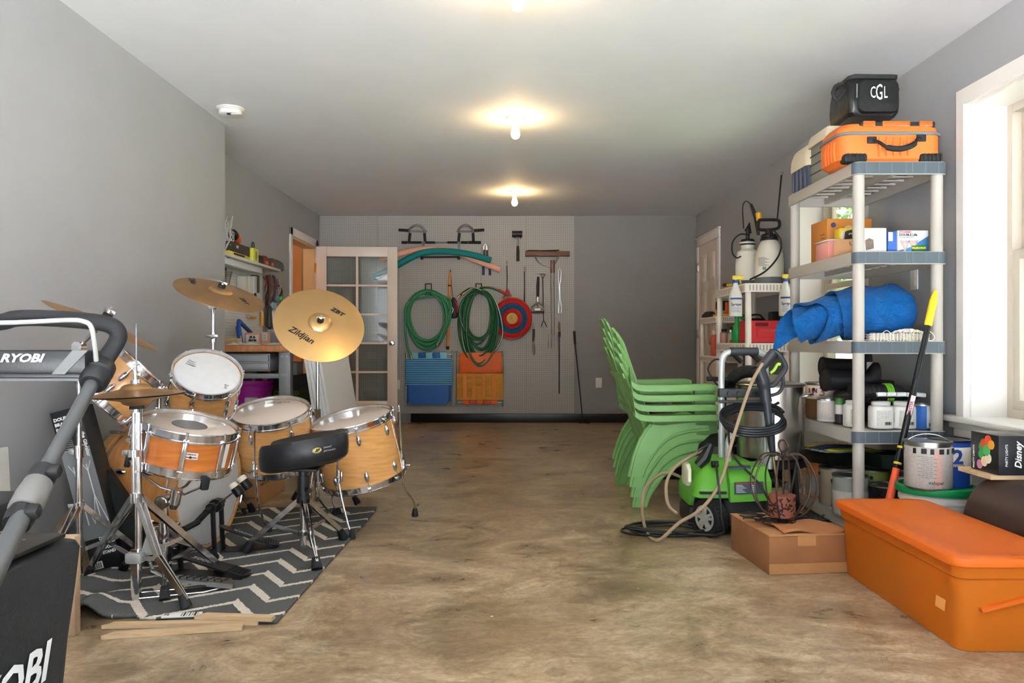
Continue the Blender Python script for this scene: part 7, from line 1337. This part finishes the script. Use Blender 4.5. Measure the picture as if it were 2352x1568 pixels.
for k, (x, y, w, lab) in enumerate(((1.745, 3.985, .092, 'round white jug left of the near shelf post'), (1.845, 3.90, .112, 'white jug with molded side grip right of the near post'), (1.958, 3.90, .118, 'white jug in the middle front of the fourth shelf'))):
    t = thing('white_jug', lab, 'jug', (x, y, z0), group='white plastic jugs on the fourth shelf'); b = B(); b.loft([[(x+xx*q_, y+yy*q_, z0+z) for xx, yy in rrect(w, .085, .03, 5)] for q_, z in ((.92, 0), (1, .006), (1, .095), (.96, .108), (.78, .114))]); q = b.build('jug_body', whitep, t)
    B(T(x, y, z0)).lathe([(w*.36, .112), (w*.4, .116), (w*.4, .13), (w*.34, .134), (0, .134)], n=26).build('screw_lid', mat('lid_grey_white', (200, 198, 192), .5), t)
    B().bx((x-w*.34, y-.0445, z0+.015), (x+w*.28, y-.0425, z0+.09)).build('label', prl, q)
    if k == 1: B().bx((x+w*.40, y-.03, z0+.03), (x+w*.505, y+.03, z0+.085), .006).build('grip_recess', mat('recess_shadow', (150, 150, 148), .6), q)
    b = B(); 
    for j in range(8): b.bx((x+w*.0+j*.004, y-.0455, z0+.02), (x+w*.0+j*.004+.0014+.001*(j % 3), y-.0445, z0+.035))
    b.build('bar_code', inkm, q)
c = (2.048, 3.885, z0); t = can('paint_can', 'small blue and white quart can beside the right shelf post', c, .05, .122, mat('bright_blue_label', (28, 92, 170), .5), bail=False, lab2=(.06, .94, mat('pale_back_label', (196, 202, 206), .5), 262, 330)); 
for j in range(7): curved('I', .025, inkm, t, c, .0508, .022, 275+j*4)
bt = mat('boot_rubber', (26, 26, 28), .5)
def boot(label, a, d, L_, r0, z_):
    t = thing('rubber_boot', label, 'boot', a); M = fr(a, d, (0, 0, 1))
    b = B(M); n = 20; rg = []
    for k, (f, w, h, off) in enumerate(((0, 1.1, 1.1, 0), (.03, 1.08, 1.08, 0), (.25, .95, .95, 0), (.6, .85, .9, 0), (.85, .85, .95, .0))): rg.append([(r0*h*cos(2*pi*i/n)+off, r0*w*sin(2*pi*i/n), L_*f) for i in range(n)])
    rg.append([(r0*1.3*cos(2*pi*i/n)+r0*.5, r0*.85*sin(2*pi*i/n), L_*.95+.01*cos(2*pi*i/n)) for i in range(n)]); rg.append([(r0*1.2*cos(2*pi*i/n)+r0*.6, r0*.8*sin(2*pi*i/n), L_*1.06) for i in range(n)])
    b.loft(rg); b.build('shaft', bt, t); B(M).lathe([(r0*1.12, -.004), (r0*1.14, .006), (r0*1.06, .01), (r0*.98, -.002), (r0*.8, .08), (0, .09)], n=20).build('opening', mat('boot_inside', (14, 14, 15), .8), t); return t
boot('black rubber boot lying in front with its opening to the left', Vector((1.67, 4.16, .755)), Vector((1, .05, -.02)), .27, .055, 0)
t = boot('black rubber boot lying at the back, white tag near its sole', Vector((1.76, 4.42, .815)), Vector((1, -.02, 0)), .25, .052, 0); B().bx((1.985, 4.36, .80), (2.02, 4.362, .845)).build('tag', paper, t)
t = thing('work_glove_roll', 'black ribbed gaiter with lime green bands under the boots', 'gaiter', (1.83, 4.02, .66)); pts = [Vector((1.745+.006*i, 4.0+.0006*i, .70-.0004*i)) for i in range(44)]; B().tube(pts, [.047+.005*(i % 4 < 2) for i in range(44)], 16).build('ribbed_tube', rubber, t); b = B()
for k in range(4): b.cyl((1.915+k*.009, 4.014, .693), (1.920+k*.009, 4.014, .693), .0525, n=20)
b.build('lime_bands', mat('lime_reflective', (140, 220, 60), .5), t)
t = thing('black_duffel', 'flat black bag with white segmented strip draped over the jugs', 'bag', (1.9, 4.03, .665)); b = B(); b.loft([[(x, 4.07+.125*cos(a)*s_, .684+dz+.026*sin(a)*s_) for a in [2*pi*i/16 for i in range(16)]] for x, s_, dz in ((1.69, .3, -.01), (1.72, .8, 0), (1.8, 1, .0), (1.9, 1.05, .004), (2.0, 1, .0), (2.07, .9, -.004), (2.10, .3, -.01))]); q = b.build('bag_body', nyl, t)
for k in range(5): x = 1.845+k*.05; b = B(); b.tube([(x, 3.942, .692), (x+.044, 3.942, .692+(.001 if k < 3 else -.004))], .0115, 8); b.build('white_strip', white_ink, q)
carton('dark_carton', 'dark carton at the back of the fourth shelf under the boots', (1.86, 4.24, z0), (2.08, 4.6, z0+.22), mat('dark_back_carton', (44, 44, 46), .7))
# --- bottom tier
z0 = ST[4]+.001
BC = ((1.705, 3.93, .084, .198, mat('grey_green_can', (134, 138, 132), .5), (.05, .62, m1), 'grey gallon can with print label behind the near shelf post'), (1.755, 4.42, .084, .198, mat('orange_can_label', (206, 130, 60), .5), (.05, .6, m1), 'orange labelled gallon can under the packaged roller tray'), (1.86, 3.87, .084, .16, mat('black_can', (30, 30, 34), .35), None, 'black paint can next to the coral pole grip'), (1.905, 4.12, .084, .198, mat('olive_can_label', (140, 150, 74), .5), None, 'olive green labelled can in the middle of the bottom shelf'), (2.02, 3.98, .08, .19, mat('cream_navy_can', (196, 196, 190), .5), (.1, .3, mat('navy_band', (34, 44, 96), .5)), 'white can with navy band near the wall on the bottom shelf'), (1.93, 4.36, .084, .198, steel, None, 'bare metal gallon can at the back of the bottom shelf'), (1.735, 4.18, .082, .198, mat('dull_tan_can', (150, 132, 110), .5), None, 'tan can between the grey and the orange cans'))
for x, y, r, h, m, lb_, lab in BC: can('paint_can', lab, (x, y, z0), r, h, m, ba=20+x*400, lab=lb_, group='paint cans on the bottom shelf')
t = thing('roller_tray', 'black roller tray in clear wrap with yellow and navy labels on bottom shelf cans', 'paint tray', (1.78, 4.3, .292)); M = T(1.79, 4.30, .30) @ RZ(6) @ RX(-3)
b = B(M); b.loft([[(x*k, y*k, z) for x, y in rrect(.30, .42, .03, 3)] for k, z in ((.82, -.006), (1, .062), (1.02, .064))], cap=True); b.build('tray', mat('tray_black', (16, 20, 18), .4), t)
b = B(M); b.grid(lambda u, v: Vector((-.17+.34*u, -.215+.43*v, .068+.02*sin(pi*u)*sin(pi*v)+.003*sin(u*23+v*31))), 14, 14); b.build('clear_wrap', mat('wrap_film', (206, 214, 216), .12, alpha=.55), t, solid=.001)
for k, (y0, y1, m) in enumerate(((-.20, -.13, mat('label_yellow', (214, 200, 50), .5)), (-.12, .02, mat('label_navy', (28, 40, 100), .5)), (.03, .12, mat('label_yellow')))):
    b = B(M); b.grid(lambda u, v: Vector((-.14+.28*u, y0+(y1-y0)*v, .0735+.02*sin(pi*(.09+.82*u))*sin(pi*(y0+(y1-y0)*v+.215)/.43))), 8, 4); b.build('label_band', m, t, solid=.001)
text('White D', .05, inkm, t, M @ T(0, .075, .098) @ RZ(0)); text('PK 2', .045, inkm, t, M @ T(-.02, -.165, .085)); text('paint roller', .03, yellowp, t, M @ T(0, -.05, .0965))
o = B(T(1.97, 4.08, .305) @ RZ(-4) @ RX(-4)).loft([[(x*k, y*k, z) for x, y in rrect(.22, .40, .03, 3)] for k, z in ((.8, 0), (1, .075), (.97, .075), (.78, .008))]).build('paint_tray', mat('tray_green_black', (16, 30, 26), .35)); tag(o, 'deep dark green paint tray at the right of the wrapped one', 'paint tray')
# ================================================================ WHITE SHELVES FURTHER BACK
wsm = mat('white_shelf_plastic', (240, 232, 222), .4)
shelf_unit('white four tier plastic shelf holding the two garden sprayers', 1.80, 2.16, 6.01, 6.90, (1.41, .947, .484, .07), .068, .024, wsm, ribs=True)
shelf_unit('lower white plastic shelf in front of the closed six panel door', 1.90, 2.16, 7.25, 7.93, (1.195, .82, .45, .08), .06, .022, wsm, ribs=True)
def sprayer(label, x, y, z, r, h, tall):
    t = thing('garden_sprayer', label, 'sprayer', (x, y, z)); M = T(x, y, z); poly = mat('milky_poly', (226, 222, 208), .45)
    b = B(M); b.lathe([(0, 0), (r*.98, 0), (r, .01), (r*1.0, h*.42), (r*.94, h*.62), (r*.74, h*.78), (r*.56, h*.86), (r*.5, h*.88), (r*.5, h*.95), (0, h*.95)] if tall else [(0, 0), (r, 0), (r, h*.5), (r*.86, h*.74), (r*.5, h*.8), (r*.62, h*.9), (r*.66, h*.94), (0, h*.95)], n=32); q = b.build('tank', poly, t)
    B(M).lathe([(r*.985, .0), (r*1.015, .002), (r*1.015, .05), (r*1.0, .054)], n=32).build('base_ring', mat('smoke_grey', (92, 98, 100), .4), q)
    b = B(M); b.lathe([(r*.5, h*.87), (r*.62, h*.875), (r*.64, h*.9), (r*.58, h*.93), (r*.6, h*.97), (r*.5, h), (0, h)], n=28); b.build('pump_cap', blackp, t); return t, M, q
t, M, q = sprayer('larger milky garden sprayer in front, black pump handle and wand', 2.044, 6.19, 1.411, .112, .40, True)
b = B(); b.tube(spl([(1.96, 6.19, 1.92), (1.955, 6.19, 1.86), (1.985, 6.19, 1.845), (2.08, 6.19, 1.85), (2.12, 6.19, 1.87), (2.12, 6.19, 1.915), (2.09, 6.19, 1.925), (1.98, 6.19, 1.925), (1.96, 6.19, 1.92)], 4), .013, 8); b.cyl((2.04, 6.19, 1.80), (2.04, 6.19, 1.85), .03, n=14); b.build('pump_handle', blackp, t)
B().tube([P(1785, 505, 6.18), P(1795, 400, 6.2)], .0065, 8).build('wand', blackp, t); B().tube([P(1795, 402, 6.2), P(1796, 394, 6.2)], .011, 8).build('wand_tip', steel, t)
B().tube(spl([P(1778, 530, 6.07), P(1792, 548, 6.06), P(1793, 575, 6.06), P(1780, 600, 6.06), P(1755, 625, 6.05), P(1722, 642, 6.05)], 6), .007, 8).build('feed_hose', blackp, t)
b = B(); b.tube([P(1770, 527, 6.09), P(1772, 545, 6.07)], .017, 10); b.build('outlet', blackp, t)
b = B(); 
for k in range(9): b.lathe([(.1132, .205-k*.008), (.1132, .209-k*.008)], T(2.044, 6.19, 1.411), 20, 205, 235+8*(k % 3))
b.lathe([(.1135, .11), (.1135, .135)], T(2.044, 6.19, 1.411), 12, 225, 240); b.build('printed_label', mat('grey_print_ink', (140, 138, 132), .6), q)
t, M, q = sprayer('smaller milky garden sprayer behind, yellow banded hose wand', 1.965, 6.50, 1.411, .098, .40, False)
b = B(); b.cyl((1.965, 6.5, 1.80), (1.965, 6.5, 1.90), .016, n=10); b.tube([(1.95, 6.5, 1.88), (1.975, 6.5, 1.945), (1.985, 6.5, 1.86)], .014, 8); b.tube([P(1725, 470, 6.45), P(1737, 500, 6.4), P(1742, 540, 6.4)], [.012, .02, .012], 8); b.build('pump_handle', blackp, t); B().tube([P(1742, 488, 6.38), P(1744, 506, 6.38)], .024, 10).build('yellow_valve', mat('amber_plastic', (240, 180, 30), .4), t)
B().tube(spl([P(1728, 473, 6.45), P(1715, 462, 6.45), P(1706, 475, 6.45), P(1708, 525, 6.45)], 5), .005, 6).build('thin_hose', inkm, t); B().tube(spl([P(1722, 540, 6.42), P(1700, 538, 6.42), P(1683, 555, 6.42), P(1682, 580, 6.42), P(1692, 592, 6.42), P(1702, 588, 6.42)], 5), .006, 6).build('thin_hose', inkm, t)
def trigger_bottle(label, x, y, z, h, r, mb, mt, txt=None, dirx=1):
    t = thing('spray_bottle', label, 'spray bottle', (x, y, z)); M = T(x, y, z); q = B(M).lathe([(0, 0), (r*.95, 0), (r, .008), (r, h*.45), (r*.9, h*.55), (r*.45, h*.72), (r*.32, h*.8), (r*.32, h*.84), (0, h*.84)], n=26).build('bottle', mb, t)
    b = B(M); b.cyl((0, 0, h*.8), (0, 0, h*.87), r*.42, n=16); b.build('collar', bluep if txt else mb, t); b = B(M); b.box((dirx*.012, 0, h*.93), (.075, .024, .03), bev=.006); b.cyl((0, 0, h*.86), (0, 0, h*.93), r*.3, n=12); b.bar((dirx*.03, 0, h*.91), (dirx*.042, 0, h*.78), .014, .008); b.cyl((dirx*.048, 0, h*.935), (dirx*.064, 0, h*.935), .01, n=10); b.build('trigger_head', mt, t)
    if txt:
        B(M).lathe([(r*1.01, h*.40), (r*1.01, h*.44)], n=20, a0=205, a1=330).build('blue_band', bluep, q); text(txt, .028, mat('blue_text', (30, 70, 140), .5), q, warp=lambda p: Vector((x+r*1.012*cos(R(265)+p.x/r), y+r*1.012*sin(R(265)+p.x/r), z+h*.28+p.y)), bold=.0008)
        b = B(M)
        for k in range(4): b.lathe([(r*1.011, h*(.1+k*.035)), (r*1.011, h*(.112+k*.035))], n=14, a0=220, a1=300-15*(k % 2))
        b.build('fine_print', mat('blue_grey_print', (130, 150, 180), .6), q)
    return t
trigger_bottle('white spray bottle hung on the left edge of the white shelf', 1.738, 6.06, 1.155, .325, .05, whitep, mat('pale_yellow_trigger', (232, 206, 70), .4), 'Sprayer')
trigger_bottle('white spray bottle hung at the front, half hidden by the grey shelf', 2.082, 5.93, 1.155, .325, .05, whitep, mat('pale_yellow_trigger'), 'Sprayer')
trigger_bottle('green spray bottle beside the red gasoline can', 1.85, 6.40, .948, .24, .04, mat('bottle_green', (24, 150, 76), .3), mat('bottle_green'))
t = thing('gas_can', 'red plastic gasoline can on the white shelf', 'fuel can', (1.96, 6.13, .948)); rg = mat('gas_can_red', (206, 46, 52), .45); xa, xb, ya, yb = 1.812, 2.115, 6.045, 6.22; z = .948
b = B(); b.loft([[((xa+xb)/2+x*k, y_, z_) for x, z_ in zip([p[0] for p in rrect(xb-xa, .175, .02, 4)], [z+.0885+p[1]*k for p in rrect(xb-xa, .175, .02, 4)])] for y_, k in ((ya, .94), (ya+.012, 1), (yb-.012, 1), (yb, .94))]); q = b.build('tank', rg, t)
B().bx((1.885, ya-.002, z+.128), (1.99, ya+.012, z+.16), .008).build('handle_opening', mat('gas_can_dark', (110, 20, 24), .6), q); B().bx((1.83, ya-.004, z+.055), (1.855, ya+.01, z+.10), .008).build('side_recess', mat('gas_can_dark'), q); b = B(); b.tube([(1.90, ya-.001, z+.045), (2.095, ya-.001, z+.045), (2.095, ya-.001, z+.12), (1.90, ya-.001, z+.12)], .003, 6, closed=True); b.build('panel_bead', rg, q)
text('GASOLINE', .03, mat('raised_red', (226, 96, 98), .45), q, T(1.998, ya-.002, z+.098) @ RX(90), ext=.004, bold=.0004)
t = thing('engine_tool', 'black and red tool lying behind the gasoline can', 'tool', (1.99, 6.42, .948)); B().bx((1.91, 6.36, .948), (2.09, 6.52, 1.10), .02).build('red_base', redp, t); B().bx((1.93, 6.35, 1.10), (2.07, 6.5, 1.15), .015).build('black_top', blackp, t); B().tube(spl([(1.94, 6.38, 1.14), (1.96, 6.38, 1.175), (2.03, 6.38, 1.175), (2.06, 6.38, 1.14)], 4), .008, 8).build('handle', blackp, t)
o = B().bx((2.08, 6.25, .948), (2.15, 6.34, 1.20), .008).build('black_case', blackp); tag(o, 'upright black case beside the half hidden spray bottle', 'case')
def jar(label, x, y, z, r, h, m, ml, name='jar'):
    t = thing(name, label, 'jar', (x, y, z)); B(T(x, y, z)).lathe([(0, 0), (r, 0), (r, h*.7), (r*.6, h*.82), (r*.6, h*.85), (0, h*.85)], n=18).build('jar_body', m, t); B(T(x, y, z)).lathe([(r*.66, h*.82), (r*.66, h), (0, h)], n=16).build('cap', ml, t)
jar('pinkish jar with dark cap at the far left of the white shelf', 1.845, 6.78, .948, .035, .12, mat('pink_jar', (180, 130, 124), .4), darkm); jar('greenish glass jar between the pink jar and green bottle', 1.86, 6.62, .948, .03, .11, mat('green_glass_jar', (150, 160, 130), .2), steel); jar('dark jar behind the pink one', 1.90, 6.70, .948, .035, .14, mat('dark_jar', (96, 84, 60), .3), darkm)
o = B().bx((1.83, 6.45, .948), (1.90, 6.56, .972), .004).build('red_box', redp); tag(o, 'flat red box lying left of the green spray bottle', 'box')
jar('white bottle with red and black label on the lower white shelf', 1.935, 7.45, .821, .035, .25, mat('redwhite_bottle', (206, 90, 60), .5), whitep, 'bottle')
for k, (x, y, c, h) in enumerate(((1.96, 7.30, (190, 180, 172), .16), (2.02, 7.28, (120, 116, 104), .14), (2.09, 7.30, (196, 186, 176), .15))): carton('small_carton', ['pale small carton left on the second tier of the lower shelf', 'dark small carton in the middle of the lower shelf tier', 'pale small carton right on the lower shelf tier'][k], (x-.028, y-.03, .821), (x+.028, y+.05, .821+h-.05), mat('small_carton_%d' % k, c, .5, noise=.2, nscale=40), group='small cartons on the lower white shelf')
t = thing('cordless_tool', 'black tool with orange trigger on top of the lower white shelf', 'tool', (1.99, 7.4, 1.196)); B().bx((1.93, 7.33, 1.196), (2.08, 7.5, 1.22), .006).build('yellow_base', mat('amber_plastic'), t); b = B(); b.box((2.0, 7.4, 1.30), (.12, .1, .09), bev=.02); b.box((1.97, 7.4, 1.245), (.04, .06, .06), bev=.01); b.build('body', blackp, t); B().bx((2.01, 7.34, 1.225), (2.06, 7.36, 1.33), .006).build('orange_trim', orangep, t)
o = B(T(1.93, 7.62, 1.197) @ RZ(15)).loft([[(x*k, y*k, z_) for x, y in rrect(.08, .2, .02, 3)] for k, z_ in ((1, 0), (.95, .02), (.5, .055))]).build('hand_plane', blackp); tag(o, 'black hand tool at the far end of the lower white shelf', 'tool')
o = B().bx((1.83, 6.5, 1.411), (2.0, 6.85, 1.428), .003).build('tan_board', pine); tag(o, 'tan board lying on top of the white shelf behind the sprayers', 'board')
t = thing('utility_knife', 'yellow and black hand tool lying on the tan board', 'tool', (1.87, 6.7, 1.428)); B().tube([(1.87, 6.66, 1.44), (1.86, 6.72, 1.445)], .013, 8).build('yellow_handle', yellowp, t); B().tube([(1.86, 6.72, 1.447), (1.85, 6.80, 1.452)], .016, 8).build('black_grip', blackp, t)
carton('grey_carton', 'pale grey carton on the third tier of the white shelf behind the washer handle', (1.84, 6.1, .485), (2.1, 6.4, .70), mat('pale_grey_carton', (176, 172, 166), .6))
o = B().bx((1.84, 6.05, .071), (2.1, 6.5, .30), .01).build('storage_tub', mat('dark_tub', (66, 66, 70), .5)); tag(o, 'dark tub on the lowest tier of the white shelf', 'tub')
